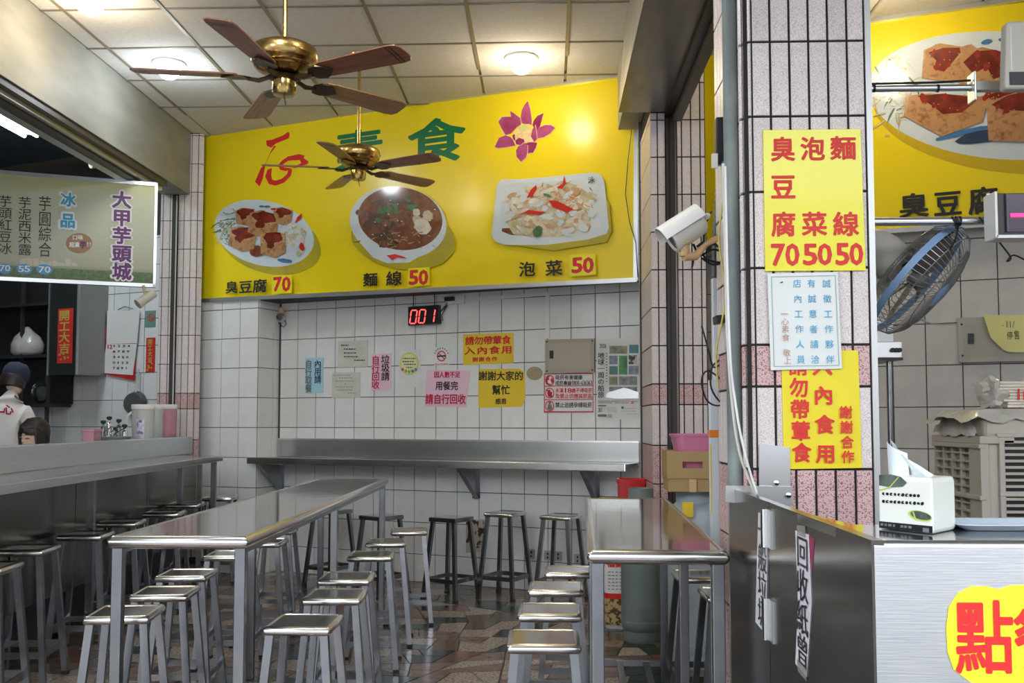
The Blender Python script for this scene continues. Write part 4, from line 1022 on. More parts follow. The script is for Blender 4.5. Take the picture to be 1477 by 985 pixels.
# ================================================================== CEILING FANS
def fan(label, x, y, z, rad, top, a0):
    t = thing('ceiling_fan', label, 'fan', (x, y, z))
    k = rad / .65
    MB().lathe([(.012, 0), (.012, top - z - .03)], (0, 0, .12 * k), 10).build('downrod', 'brass', t, smooth=40)
    MB().lathe([(.015, -.07), (.05, -.06), (.075, -.02), (.08, 0)], (0, 0, top - z), 20).build('canopy', 'brass', t, smooth=40)
    MB().lathe([(.02, .165), (.06, .16), (.10, .15), (.14, .13), (.147, .115), (.147, .075), (.14, .066)], (0, 0, 0), 32, Matrix.Scale(k, 3)).build('motor_housing', 'brass', t, smooth=40)
    MB().lathe([(.143, .066), (.135, .058), (.13, .05), (.133, .046), (.12, .038), (.122, .034), (.105, .024), (.09, .016), (.05, .01)], (0, 0, 0), 32, Matrix.Scale(k, 3)).build('ribbed_ring', 'brass', t, smooth=30)
    MB().lathe([(.05, .012), (.06, .004), (.075, -.002), (.06, -.01), (.03, -.012)], (0, 0, 0), 24, Matrix.Scale(k, 3)).build('flywheel', 'brass_dark', t, smooth=40)
    MB().lathe([(.048, -.008), (.052, -.02), (.052, -.065), (.045, -.08), (.01, -.084)], (0, 0, 0), 24, Matrix.Scale(k, 3)).build('switch_housing', 'brass', t, smooth=40)
    MB().tube([(.0, 0, -.08 * k), (.01, 0, -.125 * k)], .0025, 5).build('pull_chain', 'brass_dark', t)
    for i in range(5):
        a_ = R(a0 + 72 * i); rz = Matrix.Rotation(a_, 4, 'Z') @ Matrix.Scale(k, 4)
        pit = Matrix.Rotation(R(-11), 4, 'X')
        # blade: rounded plank from r=.2 to .65
        prof = [(.20, -.048), (.24, -.056), (.60, -.068), (.635, -.060), (.65, -.035), (.652, .035), (.637, .060), (.60, .068), (.24, .056), (.20, .048)]
        mb = MB(); n_ = len(prof)
        mb.add([(px_, py_, -.003) for px_, py_ in prof] + [(px_, py_, .003) for px_, py_ in prof], [tuple(range(n_))[::-1], tuple(range(n_, 2 * n_))] + [(j, (j + 1) % n_, (j + 1) % n_ + n_, j + n_) for j in range(n_)])
        mb.xform(Matrix.Translation((0, 0, 0)) @ pit)
        b = mb.build('blade', 'wood_red' if i in (0, 1, 2) else 'wood_tan', t, smooth=30); b.matrix_local = rz
        ir = MB()
        ir.tube([(.06, 0, .0), (.11, 0, -.018), (.16, 0, -.012)], [.009, .011, .009], 6)
        pr = [(.145, -.012), (.17, -.045), (.21, -.05), (.24, -.035), (.275, 0), (.24, .035), (.21, .05), (.17, .045), (.145, .012)]
        q_ = [(pit @ Vector((a1, b1, -.0045))) for a1, b1 in pr] + [(pit @ Vector((a1, b1, -.012))) for a1, b1 in pr]; n2_ = len(pr)
        ir.add(q_, [tuple(range(n2_)), tuple(range(n2_, 2 * n2_))[::-1]] + [(j, j + n2_, (j + 1) % n2_ + n2_, (j + 1) % n2_) for j in range(n2_)])
        ir.build('blade_iron', 'brass_dark', b, smooth=30)
        if i in (0, 1, 2):
            for rr in (.585, .605):
                MB().box(rr, rr + .006, -.062, .062, -.0036, -.0028).xform(pit).build('stripe', 'brass_dark', b)
    return t
F1 = at_y(410, 112, 4.72); F2 = at_y(517, 243, 6.94)
fan('large brass ceiling fan nearer the camera, five wooden blades', F1.x, F1.y, F1.z, .72, CEIL, 190)
fan('smaller-looking brass ceiling fan farther back, in front of the menu board', F2.x, F2.y, F2.z, .675, CEIL, 190)

# ================================================================== CEILING LAMPS
def lamp(label, x, y, mat, col, energy, z=CEIL):
    t = thing('ceiling_lamp', label, 'lamp', (x, y, z), group='round ceiling lamps')
    MB().lathe([(.118, .006), (.125, -.004), (.12, -.012), (.085, -.016)], (0, 0, 0), 28).build('trim_ring', 'white_plastic', t, smooth=40)
    MB().lathe([(.088, -.012), (.085, -.05), (.07, -.085), (.045, -.108), (.005, -.116)], (0, 0, 0), 24).build('glass_dome', mat, t, smooth=60)
    l = bpy.data.lights.new('lamp_light', 'POINT'); l.energy = energy; l.color = col; l.shadow_soft_size = .1
    o = bpy.data.objects.new('lamp_light', l); COL.objects.link(o); o.parent = t; o.location = (0, 0, -.20)
COOL, WARM = (.85, .94, 1), (1, .84, .60)
l1, l2, l3 = at_z(244, 92, CEIL), at_z(752, 84, CEIL), at_z(130, -4, CEIL)
lamp('round ceiling lamp glowing cool white above the left counter', l1.x, l1.y, 'lamp_cool', COOL, 8)
lamp('round ceiling lamp glowing warm yellow above the menu board', l2.x, l2.y, 'lamp_warm', WARM, 8)
lamp('round warm ceiling lamp cut by the top picture edge', l3.x, l3.y, 'lamp_warm', WARM, 10)
lamp('added unseen ceiling lamp above the long table, brightening the room', -1.3, 3.4, 'lamp_cool', COOL, 34)  # out of view, added to spread more light over wall and ceiling
lamp('added unseen warm ceiling lamp beside the steel beam, brightening the room', -.15, 3.9, 'lamp_warm', WARM, 10)  # another out-of-view lamp added to brighten the room
lamp('added unseen cool ceiling lamp nearest the street, above the left counter', -2.6, 1.6, 'lamp_cool', COOL, 34)  # added lamp outside the frame, fills the front of the room
lamp('round warm ceiling lamp over the kitchen on the right', 1.95, 5.75, 'lamp_warm', WARM, 13)
def tube_lamp(label, x, y, w_, l_, e):
    t = thing('fluorescent_lamp', label, 'lamp', (x, y, CEIL))
    MB().box(-w_ / 2, w_ / 2, -l_ / 2, l_ / 2, -.045, -.003).build('housing', 'white_plastic', t)
    for k in (-1, 1):
        MB().tube([(k * w_ * .22, -l_ / 2 + .03, -.065), (k * w_ * .22, l_ / 2 - .03, -.065)], .016, 10).build('tube', 'tube_light', t, smooth=60)
    l = bpy.data.lights.new('tube_glow', 'AREA'); l.energy = e; l.color = COOL; l.shape = 'RECTANGLE'; l.size = w_; l.size_y = l_
    o = bpy.data.objects.new('tube_glow', l); COL.objects.link(o); o.parent = t; o.location = (0, 0, -.1)
p = at_z(8, 164, CEIL - .05)
tube_lamp('fluorescent ceiling lamp of the dim stall on the left', p.x - .1, p.y, .26, 1.25, 20)

# ================================================================== TARO STALL (left)
DI = ray(4500, 600); DI.z = 0; DI.normalize(); NI = Vector((-DI.y, DI.x, 0))
PI_ = at_y(227, 340, 7.95)
M['ice_print'] = None
m, N, L, Bs = nmat('stall_sign_print')
tcn = N.new('ShaderNodeTexCoord'); sp = N.new('ShaderNodeSeparateXYZ'); L.new(tcn.outputs['Object'], sp.inputs[0])
rmp = N.new('ShaderNodeValToRGB'); mr = N.new('ShaderNodeMapRange'); mr.inputs['From Max'].default_value = .92
L.new(sp.outputs['Z'], mr.inputs['Value']); L.new(mr.outputs[0], rmp.inputs[0]); e = rmp.color_ramp.elements
e[0].position = .0; e[0].color = (.10, .20, .05, 1); e[1].position = 1; e[1].color = (.60, .58, .24, 1)
for p_, c_ in ((.14, (.16, .28, .09, 1)), (.20, (.42, .42, .30, 1)), (.45, (.52, .54, .42, 1)), (.8, (.58, .60, .42, 1))):
    k = rmp.color_ramp.elements.new(p_); k.color = c_
nz = N.new('ShaderNodeTexNoise'); nz.inputs['Scale'].default_value = 45; L.new(tcn.outputs['Object'], nz.inputs['Vector'])
mx = N.new('ShaderNodeMixRGB'); mx.blend_type = 'MULTIPLY'; lt = N.new('ShaderNodeMath'); lt.operation = 'LESS_THAN'; lt.inputs[1].default_value = .15
L.new(sp.outputs['Z'], lt.inputs[0]); ml = N.new('ShaderNodeMath'); ml.operation = 'MULTIPLY'; ml.inputs[1].default_value = .9; L.new(lt.outputs[0], ml.inputs[0])
L.new(ml.outputs[0], mx.inputs[0]); L.new(rmp.outputs[0], mx.inputs[1]); L.new(nz.outputs[0], mx.inputs[2]); L.new(mx.outputs[0], Bs.inputs['Base Color']); Bs.inputs['Roughness'].default_value = .35
M['ice_print'] = m
ib = Board('stall_signboard', 'pale green taro ice menu board with purple characters, hung over the stall on the left', 'sign', PI_, NI, (-60, 250, 227, 414))
ZI0 = at_pl(227, 415, PI_, NI).z; ZI1 = at_pl(227, 264, PI_, NI).z
xl, xr_ = ib.q(-60, 300)[0], ib.q(227, 300)[0]
z0_ = ib.q(227, 415)[1]; z1_ = ib.q(227, 264)[1]
mb = MB(); mb.box(xl, xr_, -.004, .03, z0_, z1_); mb.build('board', 'ice_print', ib.o)
for (a, b_, c_, d_) in ((xl, xr_, z1_ - .03, z1_), (xl, xr_, z0_, z0_ + .03), (xr_ - .022, xr_, z0_, z1_)):
    MB().box(a, b_, -.016, .034, c_, d_).build('frame', 'alu', ib.o)
ib.lay = .005
def ic(x, y): return (x / 4.103, 220 + y / 4.103)
bx = []
for i in range(16):
    x = 120 + i * 38; bx.append([ic(x, 672), ic(x + 34, 673), ic(x + 34, 672 - random.uniform(15, 50)), ic(x, 672 - random.uniform(15, 50))])
ib.poly([p for p in bx if p[0][0] < 112], pmat('faded_building_print', (.56, .55, .44), .4), 'faint_skyline')
ib.poly([ib.ell(*ic(468, 537), 19, 14.5, 0, 36)], pmat('tan_brown_oval', (.36, .22, .11), .5), 'flavour_oval')
ib.text([('口味', *ic(428, 488), *ic(492, 518), 'h'), ('超濃', *ic(410, 530), *ic(470, 562), 'h'), ('!!', *ic(512, 528), *ic(542, 560), 'h', .8)], 'white_ink', bold=.02)
ib.text([('芋', *ic(472, 525), *ic(512, 568), 'h')], 'purple_ink', bold=.03)
ib.poly([ib.ell(*ic(28, 688), 10.5, 7.5, 5, 20, .1), ib.ell(*ic(145, 690), 11.5, 7.5, 5, 20, .1), ib.ell(*ic(264, 692), 12, 7.5, 5, 20, .1)], pmat('price_blue', (.10, .32, .62), .4), 'price_patch')
ib.text([('70', *ic(-2, 664), *ic(62, 706), 'h', .9), ('55', *ic(108, 668), *ic(180, 710), 'h', .9), ('70', *ic(228, 672), *ic(300, 714), 'h', .9)], 'white_ink', bold=.01)
ib.text([('芋圓綜合', *ic(228, 258), *ic(305, 620), 'v', .98), ('芋泥西米露', *ic(108, 262), *ic(188, 610), 'v', .98), ('芋頭紅豆冰', *ic(-8, 254), *ic(72, 604), 'v', .98)], 'black_ink', bold=.004)
ib.text([('大甲芋頭城', *ic(655, 225), *ic(785, 760), 'v', .93), ('冰', *ic(352, 232), *ic(452, 330), 'h'), ('品', *ic(345, 352), *ic(455, 455), 'h')], 'white_ink', bold=.075)
ib.text([('冰', *ic(360, 238), *ic(448, 322), 'h'), ('品', *ic(355, 360), *ic(448, 448), 'h')], 'blue_ink', bold=.03)
ib.text([('大甲芋頭城', *ic(662, 228), *ic(780, 757), 'v', .93)], 'purple_ink', bold=.028)
# things on the stall's back wall
PK = B0 - WN * TT
def kq(x, y, off=0.0): return at_pl(x, y, PK - WN * off, WN)
b = Board('wall_calendar', 'white wall calendar with a red backing on the stall wall', 'calendar', PK, WN, (150, 447, 203, 549), .02)
b.panel('red_plastic', t=.004, name='backing', poly=[(153, 470), (196, 470), (194, 549), (153, 540)])
b.panel('white_paper', t=.004, name='upper_sheet', poly=[(155, 448), (202, 448), (198, 495), (154, 496)], y0=.004)
b.panel('white_paper', t=.004, name='lower_sheet', poly=[(154, 496), (198, 496), (192, 541), (149, 538)], y0=.006)
b.lay = .008
b.text([(s, 162, 498 + i * 8 - 2, 190 - i * 1.0, 503 + i * 8 - 1, 'h', .55) for i, s in enumerate(('1234', '6789', '3456', '0123', '7891'))], 'black_ink', bold=.01)
b.text([('12', 155, 496.5, 163, 504, 'h', .8)], 'red_ink', bold=.02)
p = b.q(181, 443); MB().tube([(p[0] - .1, 0, p[1] - .02), (p[0], -.01, p[1] + .005), (p[0] + .1, 0, p[1] - .02)], .004, 6).build('hanger', 'black', b.o)
b = Board('small_sign', 'small green and white sign on the stall tiles beside the calendar', 'sign', PK, WN, (209, 448, 224, 472), .004)
b.panel(pmat('sea_green_card', (.16, .30, .25), .5), name='card'); nosmoke(b, 218, 458, 5.5, 1.2)
def couplet(label, box, chars, P_, off):
    b = Board('red_couplet', label, 'couplet', P_, WN, box, off)
    b.panel(pmat('red_paper', (.62, .03, .02), .6), name='paper', t=.002)
    x0, y0, x1, y1 = box; b.text([(chars, x0 + 3, y0 + 2, x1 - 3, y1 - 14, 'v')], pmat('gold_ink', (.62, .42, .10), .4), bold=.02)
    for i in range(8): b.poly([b.ell(random.uniform(x0 + 3, x1 - 3), random.uniform(y1 - 15, y1 - 3), 1.6, 1.6, 0, 7, .5)], M['gold_ink_'] if 'gold_ink_' in M else 'brown_ink', 'ornament')
M['gold_ink_'] = pmat('gold_ornament', (.55, .36, .08), .4)
HP = B0 - WN * .36
couplet('large red paper couplet with gold characters on the dark hood panel', (82, 445, 104, 524), '開工大吉', HP, .012)
couplet('small red couplet on the stall tiles next to the left pillar', (210, 487, 223, 537), '開工大吉', PK, .004)
# hood: dark mirrored front, grey side
hx0, hx1 = s_of(at_pl(-70, 450, HP, WN), HP), s_of(at_pl(113, 450, HP, WN), HP)
zh0, zh1 = at_pl(90, 541, HP, WN).z, 2.9
t = thing('range_hood', 'tall dark kitchen hood cabinet with a grey side behind the stall counter', 'hood', HP + WD * hx1 + Vector((0, 0, zh0)), WA)
mb = MB(); wallbox(mb, HP, s_of(at_pl(72, 450, HP, WN), HP), hx1, -.01, .004, zh0, zh1); mb.build('front_panel', 'hood_mirror', t, world=True)
mb = MB(); wallbox(mb, HP, s_of(at_pl(70, 450, HP, WN), HP), hx1, -.34, -.012, zh0, zh1); mb.build('body', 'hood_mirror', t, world=True)
mb = MB(); wallbox(mb, HP, hx1 + .002, hx1 + .02, -.35, .0, zh0, zh1); mb.build('side_panel', pmat('grey_hood_side', (.33, .33, .32), .35, .5), t, world=True)
mb = MB(); wallbox(mb, HP, hx1 - .008, hx1 + .006, -.0, .012, zh0, zh1); mb.build('corner_trim', 'alu', t, world=True)
mb = MB(); wallbox(mb, HP, s_of(at_pl(71, 450, HP, WN), HP), s_of(at_pl(72.3, 450, HP, WN), HP), 0, .012, zh0, zh1); mb.build('panel_joint', 'alu', t, world=True)
sd1 = s_of(at_pl(68, 450, HP, WN), HP); zr0 = at_pl(60, 582, HP, WN).z
t = thing('dark_rack', 'deep dark storage rack at the left edge of the stall', 'rack', HP + WD * (sd1 - .5) + Vector((0, 0, .6)), WA)
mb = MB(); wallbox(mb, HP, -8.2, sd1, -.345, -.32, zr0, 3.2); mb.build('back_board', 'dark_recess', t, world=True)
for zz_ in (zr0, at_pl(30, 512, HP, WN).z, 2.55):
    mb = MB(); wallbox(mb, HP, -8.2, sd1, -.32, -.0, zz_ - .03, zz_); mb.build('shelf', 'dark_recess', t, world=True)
for sx_ in (sd1 - .04, sd1 - .42, sd1 - 1.4):
    mb = MB(); wallbox(mb, HP, sx_ - .015, sx_ + .015, -.08, -.05, .6, 3.2); mb.build('post', 'cloth_dark', t, world=True)
zz_ = at_pl(30, 512, HP, WN).z
c = at_pl(38, 505, HP + WN * .13, WN); c.z = zz_
mb = MB(); mb.loft([[c + Vector((math.cos(a_) * rx * (1 + .1 * math.sin(3 * a_)), math.sin(a_) * rx * .6, z_)) for a_ in [2 * math.pi * j / 14 for j in range(14)]] for rx, z_ in ((.12, 0), (.17, .04), (.17, .12), (.13, .2), (.07, .25), (.02, .3))])
tag(mb.build('plastic_bag', 'film', loc=c, world=True, smooth=60), 'pale knotted plastic bag on the dark rack of the stall', 'bag')
c = at_pl(60, 566, HP, WN)
t = thing('pot_lid', 'grey round pot lid leaning in the dark corner of the stall', 'lid', c)
MB().lathe([(.001, .0), (.06, .008), (.10, .0), (.108, -.008), (.10, -.01)], c, 24, Euler((R(90), 0, R(62))).to_matrix()).build('disc', 'hood_mirror', t, world=True, smooth=40)
MB().tube([c + Vector((-.02, -.01, 0)), c + Vector((-.03, -.04, 0))], .012, 8).build('knob', 'black', t, world=True)
# frying pan
c = kq(194, 582, .06)
t = thing('frying_pan', 'dark grey frying pan hanging by its handle on the stall tiles', 'pan', c)
mx_ = Euler((R(86), 0, R(-14))).to_matrix()
MB().lathe([(.001, .03), (.095, .03), (.122, -.02), (.126, -.02), (.100, .038), (.001, .038)], c, 28, mx_).build('bowl', pmat('pan_grey', (.16, .16, .165), .35, .6), t, world=True, smooth=40)
hp0, hp1 = kq(196, 563, .05), kq(200, 532, .03)
MB().tube([c + (hp0 - c) * .8, hp0, hp1], [.012, .010, .008], 8).build('handle', 'alu_dull', t, world=True, smooth=40)
# jugs standing on the stall's inner shelf
def lpt(x, y, o): # point on the vertical plane parallel to the counter at offset o
    return at_pl(x, y, Vector((fa.x, fa.y, 0)) + ln * o, ln)
ZJ = 1.175
def jug(label, x0, x1, ytop, mat, lidh=7, handle=None, label_card=False, o=OJ + .13):
    a, b_ = lpt(x0, 620, o), lpt(x1, 620, o); cx_ = (a + b_) / 2; rr = ((b_ - a).cross(Vector((0, 0, 1)))).length; d = (cx_ - CAM).length
    rr = abs(x1 - x0) / 2 * d / FPX * .97; zt = CAM_Z + (609 - ytop) * cx_.y / FPX
    t = thing('drink_jug', label, 'jug', (cx_.x, cx_.y, ZJ - .12), group='plastic jugs behind the splash panel'); z0 = ZJ - .12; h = zt - z0
    MB().lathe([(rr * .80, 0), (rr * .86, .005), (rr * .93, h * .5), (rr * .97, h - .035)], (0, 0, 0), 28).build('body', mat, t, smooth=40)
    MB().lathe([(rr * .98, h - .04), (rr * 1.02, h - .036), (rr * 1.02, h - .006), (rr * .97, h), (rr * .3, h)], (0, 0, 0), 28).build('lid', 'white_plastic', t, smooth=40)
    if handle:
        MB().tube([(-rr * .9, -.02, h - .06), (-rr * 1.25, -.03, h - .09), (-rr * 1.36, -.03, h - .14), (-rr * 1.3, -.03, .09), (-rr * .85, -.02, .07)], .011, 8).build('handle', 'white_plastic', t, smooth=60)
    if label_card:
        ring = [(rr * .955 * math.cos(R(a_)), rr * .955 * math.sin(R(a_))) for a_ in range(-100, -59, 8)]
        mb = MB(); k = len(ring); mb.add([(x, y, h * .34) for x, y in ring] + [(x, y, h * .72) for x, y in ring], [(i, i + 1, i + 1 + k, i + k) for i in range(k - 1)])
        mb.build('sticker', pmat('violet_sticker', (.20, .12, .50), .4, col2=(.75, .75, .80), scale=18, contrast=(.45, .55)), t)
jug('clear frosted jug with a violet sticker and side handle', 190, 221, 583, 'fog_plastic', handle=True, label_card=True)
jug('cloudy jug between the handled jug and the pink one', 217, 237, 583, 'fog_plastic', o=OJ + .23)
jug('pink frosted jug with a white lid, rightmost on the stall shelf', 233, 254, 583, 'fog_pink', o=OJ + .14)
c = lpt(140, 626, OJ + .2)
t = thing('plastic_container', 'pink square plastic container on the stall shelf', 'container', (c.x, c.y, 1.05), LA)
c2 = lpt(132, 635, OJ + .2); k = (c2 - CAM).length / FPX
MB().box(-.06, .08, -.0, .08, 0, .24).build('body', 'fog_pink', t, bevel=.006)
MB().box(-.065, .085, -.005, .085, .235, .25).build('rim', 'pink_plastic', t)
c = lpt(160, 627, OJ + .22)
t = thing('sauce_rack', 'steel condiment tray crowded with spoons and black-capped bottles', 'rack', (c.x, c.y, 1.05))
MB().lathe([(.09, 0), (.105, .02), (.11, .13), (.115, .135), (.105, .135)], (0.02, 0, .03), 24).build('bowl', 'chrome', t, smooth=40)
MB().lathe([(.12, 0), (.13, .03), (.125, .035), (.02, .035)], (0.01, .02, .16), 22).build('tray', 'gas_green', t, smooth=40)
for i, (dx, dz) in enumerate(((-.06, .30), (-.02, .33), (.05, .31), (.09, .27), (.02, .25))):
    MB().lathe([(.018, .17), (.018, dz - .04), (.008, dz - .03), (.008, dz - .015)], (dx, .01 * i, 0), 10).build('bottle', 'chrome' if i % 2 else 'steel_leg', t, smooth=40)
    MB().lathe([(.006, dz - .015), (.02, dz - .005), (.02, dz + .012), (.003, dz + .016)], (dx, .01 * i, 0), 10).build('cap', 'black', t, smooth=40)
for i in range(4):
    MB().tube([(-.03 + .04 * i, -.03, .17), (-.09 + .05 * i, -.04, .22), (-.04 + .06 * i, -.03, .27)], .005, 6).build('spoon', 'chrome', t)
c = lpt(82, 637, OJ + .1); c.z = 1.19
t = thing('pot_lid', 'small round steel knob of a lid showing over the splash panel', 'lid', c)
MB().sphere(c, .018, 10, 6).build('knob', 'chrome', t, world=True, smooth=60)
MB().lathe([(.10, -.05), (.07, -.025), (.012, -.012)], c, 20).build('lid', 'steel_leg', t, world=True, smooth=40)
c = at_y(248, 617, YL - .05)
t = thing('bolt', 'small steel bolt head at the end of the splash panel by the left pillar', 'bolt', c)
MB().sphere(c, .02, 10, 6).build('bolt', 'chrome', t, world=True, smooth=60); MB().beam(c, c + Vector((-.0, 0, -.12)), .016, .012).build('strip', 'steel_leg', t, world=True)
# cameras of the stall
def minicam(label, x, y, Y, dirv, mountv):
    c = at_y(x, y, Y); t = thing('security_camera', label, 'camera', c); q_ = Vector(dirv).to_track_quat('Z', 'Y').to_matrix()
    MB().lathe([(.030, -.09), (.036, -.085), (.038, .05), (.042, .055), (.042, .08), (.03, .082)], c, 16, q_).build('body', 'camera_body', t, world=True, smooth=40)
    MB().lathe([(.028, .078), (.012, .07)], c, 14, q_).build('lens', 'black', t, world=True)
    MB().tube([c, c + Vector(mountv) * .6, c + Vector(mountv)], .011, 8).build('bracket', 'beige_bracket', t, world=True)
minicam('small white security camera under the stall sign\'s right corner', 210, 431, 7.8, (-.5, -.5, -.55), (-.02, .0, .11))
minicam('small white security camera high on the stall wall above the sign', 143, 236, 8.6, (-.6, -.7, -.2), (.12, .05, .03))

# ================================================================== PEOPLE BEHIND THE COUNTER
def skin_body(name, pts, edges, root, mat, parent, sub=2):
    me = bpy.data.meshes.new(name); me.from_pydata([p[0] for p in pts], edges, []); me.materials.append(M[mat])
    o = bpy.data.objects.new(name, me); COL.objects.link(o); o.parent = parent
    sk = o.modifiers.new('skin', 'SKIN'); sk.use_smooth_shade = True
    for i, p in enumerate(pts):
        me.skin_vertices[0].data[i].radius = (p[1], p[2] if len(p) > 2 else p[1]); me.skin_vertices[0].data[i].use_root = (i == root)
    sb = o.modifiers.new('sub', 'SUBSURF'); sb.levels = sub; sb.render_levels = sub
    return o
def head(parent, mat4, hair_mat='hair', face=True, long=True):
    """head 0.23 m high, looking to -y, origin at the chin level centre"""
    rows_ = [(.0, .030, .034, -.022), (.012, .044, .046, -.018), (.04, .060, .066, -.008), (.075, .069, .082, 0), (.11, .073, .090, .004), (.145, .074, .093, .008), (.18, .068, .086, .010), (.21, .048, .062, .012), (.228, .02, .028, .012), (.231, .002, .002, .012)]
    mb = MB(); n = 24; rings = []
    for z, rx, ry, oy in rows_:
        r_ = []
        for j in range(n):
            a_ = 2 * math.pi * j / n; x, y = rx * math.cos(a_), oy + ry * math.sin(a_)
            f = max(0, -math.sin(a_)) ** 8
            if .075 <= z <= .115 and abs(math.cos(a_)) < .05: y -= .016 if z < .1 else .008     # nose
            if z == .11 and .3 < abs(math.cos(a_)) < .6 and y < 0: y += .006                      # eye sockets
            r_.append(Vector((x, y, z)))
        rings.append(r_)
    mb.loft(rings); mb.xform(mat4)
    h = mb.build('head', 'skin', parent, smooth=80); sb = h.modifiers.new('s', 'SUBSURF'); sb.levels = sb.render_levels = 1
    if face:
        for k in (-1, 1):
            MB().sphere((k * .030, -.079, .112), .012, 10, 6, sc=(1.25, .35, .35)).xform(mat4).build('eyelid', pmat('eyelid', (.52, .32, .24), .5), h, smooth=60)
            MB().tube([(k * .018, -.087, .108), (k * .031, -.084, .105), (k * .045, -.074, .108)], .0022, 5).xform(mat4).build('lashes', 'hair', h)
            MB().tube([(k * .016, -.088, .130), (k * .032, -.085, .136), (k * .048, -.073, .131)], .003, 5).xform(mat4).build('eyebrow', 'hair', h)
            MB().sphere((k * .074, .008, .10), .022, 10, 6, sc=(.35, .7, 1.2)).xform(mat4).build('ear', 'skin', h, smooth=60)
        MB().sphere((0, -.088, .088), .013, 10, 6, sc=(.9, .9, .9)).xform(mat4).build('nose', 'skin', h, smooth=60)
        MB().sphere((0, -.070, .050), .018, 10, 6, sc=(1.2, .5, .35)).xform(mat4).build('mouth', 'lip', h, smooth=60)
    return h
def hair_cap(parent, mat4, fringe=True, length=.0):
    mb = MB(); n = 28; rings = []
    for z, rx, ry, oy in ((.06 - length, .080, .070, .035), (.10, .088, .092, .022), (.15, .090, .106, .014), (.19, .082, .100, .014), (.225, .060, .074, .014), (.245, .028, .035, .014), (.249, .002, .002, .014)):
        r_ = []
        for j in range(n):
            a_ = 2 * math.pi * j / n; x, y, zz_ = rx * math.cos(a_), oy + ry * math.sin(a_), z + random.uniform(-.002, .002)
            if math.sin(a_) < -.25 and z < .18: # open the face
                zz_ = .185 + .008 * math.cos(3 * a_); y = oy - .012 + ry * math.sin(a_) * .96
            r_.append(Vector((x, y, zz_)))
        rings.append(r_)
    mb.loft(rings, True, True); mb.xform(mat4)
    o = mb.build('hair', 'hair', parent, smooth=80)
    if fringe:
        fr = MB()
        for i in range(26):
            u = -1 + 2 * i / 25; x0 = u * .062; y0 = -.078 + .045 * u * u
            fr.tube([(x0 * .5, y0 + .03, .235), (x0 * .9, y0 - .016, .19), (x0 * 1.05, y0 - .016, .15), (x0 * 1.12 + .004, y0 - .010, .150 - .02 * abs(u) - random.uniform(0, .010))], [.010, .009, .007, .002], 5)
        for k in (-1, 1):
            for i in range(7): fr.tube([(k * .068, -.05 + .012 * i, .19), (k * .082, -.052 + .012 * i, .13), (k * .080, -.045 + .012 * i, .05), (k * .07, -.04 + .01 * i, -.01 - .01 * i)], [.010, .010, .008, .003], 5)
        fr.xform(mat4); fr.build('fringe', 'hair', o, smooth=60)
    return o
# seated woman, head bent down
pw = at_pl(50, 634, Vector((fa.x, fa.y, 0)) + ln * (OJ + .62), ln)
t = thing('person', 'woman with dark fringed hair looking down, seated behind the splash panel', 'person', (pw.x, pw.y, 0), R(2))
hz = pw.z - .090
hm = Matrix.Translation((0, -.02, hz)) @ Matrix.Rotation(R(3), 4, 'Y') @ Matrix.Rotation(R(5), 4, 'X') @ Matrix.Rotation(R(-22), 4, 'Z')
hd = head(t, hm); hair_cap(t, hm, True, .06)
skin_body('body', [((0, .02, .46), .15, .12), ((0, .03, .62), .12, .10), ((0, .04, .80), .14, .10), ((0, .04, .95), .13, .09), ((0, .02, hz - .03), .045), ((0, 0, hz + .03), .042),
    ((-.15, .03, .96), .055), ((-.20, -.02, .76), .043), ((-.13, -.20, .74), .032), ((.15, .03, .96), .055), ((.20, -.02, .76), .043), ((.13, -.20, .74), .032),
    ((-.10, -.05, .46), .085), ((-.11, -.40, .47), .06), ((-.11, -.40, .08), .04), ((.10, -.05, .46), .085), ((.11, -.40, .47), .06), ((.11, -.40, .08), .04), ((-.11, -.5, .04), .035), ((.11, -.5, .04), .035)],
    [(0, 1), (1, 2), (2, 3), (3, 4), (4, 5), (3, 6), (6, 7), (7, 8), (3, 9), (9, 10), (10, 11), (0, 12), (12, 13), (13, 14), (0, 15), (15, 16), (16, 17), (14, 18), (17, 19)], 0, 'cloth_dark', t)
for k in (-1, 1):
    hb = MB(); hb.lathe([(.004, 0), (.022, .01), (.030, .04), (.027, .075), (.012, .085)], (k * .13, -.21, .74), 12, Euler((R(80), 0, k * R(-18))).to_matrix() @ Matrix.Diagonal((1, .55, 1)))
    for f_ in range(4): hb.tube([(k * .13 + (f_ - 1.5) * .014, -.28, .745), (k * .125 + (f_ - 1.5) * .014, -.315, .74), (k * .12 + (f_ - 1.5) * .012, -.335 + abs(f_ - 1.3) * .006, .725)], [.009, .008, .006], 6)
    hb.tube([(k * .105, -.24, .745), (k * .085, -.27, .742), (k * .082, -.295, .735)], [.011, .009, .007], 6); hb.build('hand', 'skin', t, smooth=60)
tag(MB().box(pw.x - .18, pw.x + .18, pw.y - .14, pw.y + .2, .0, .33).build('stool_box', 'cardboard'), 'low cardboard box seat under the woman behind the left counter', 'seat')
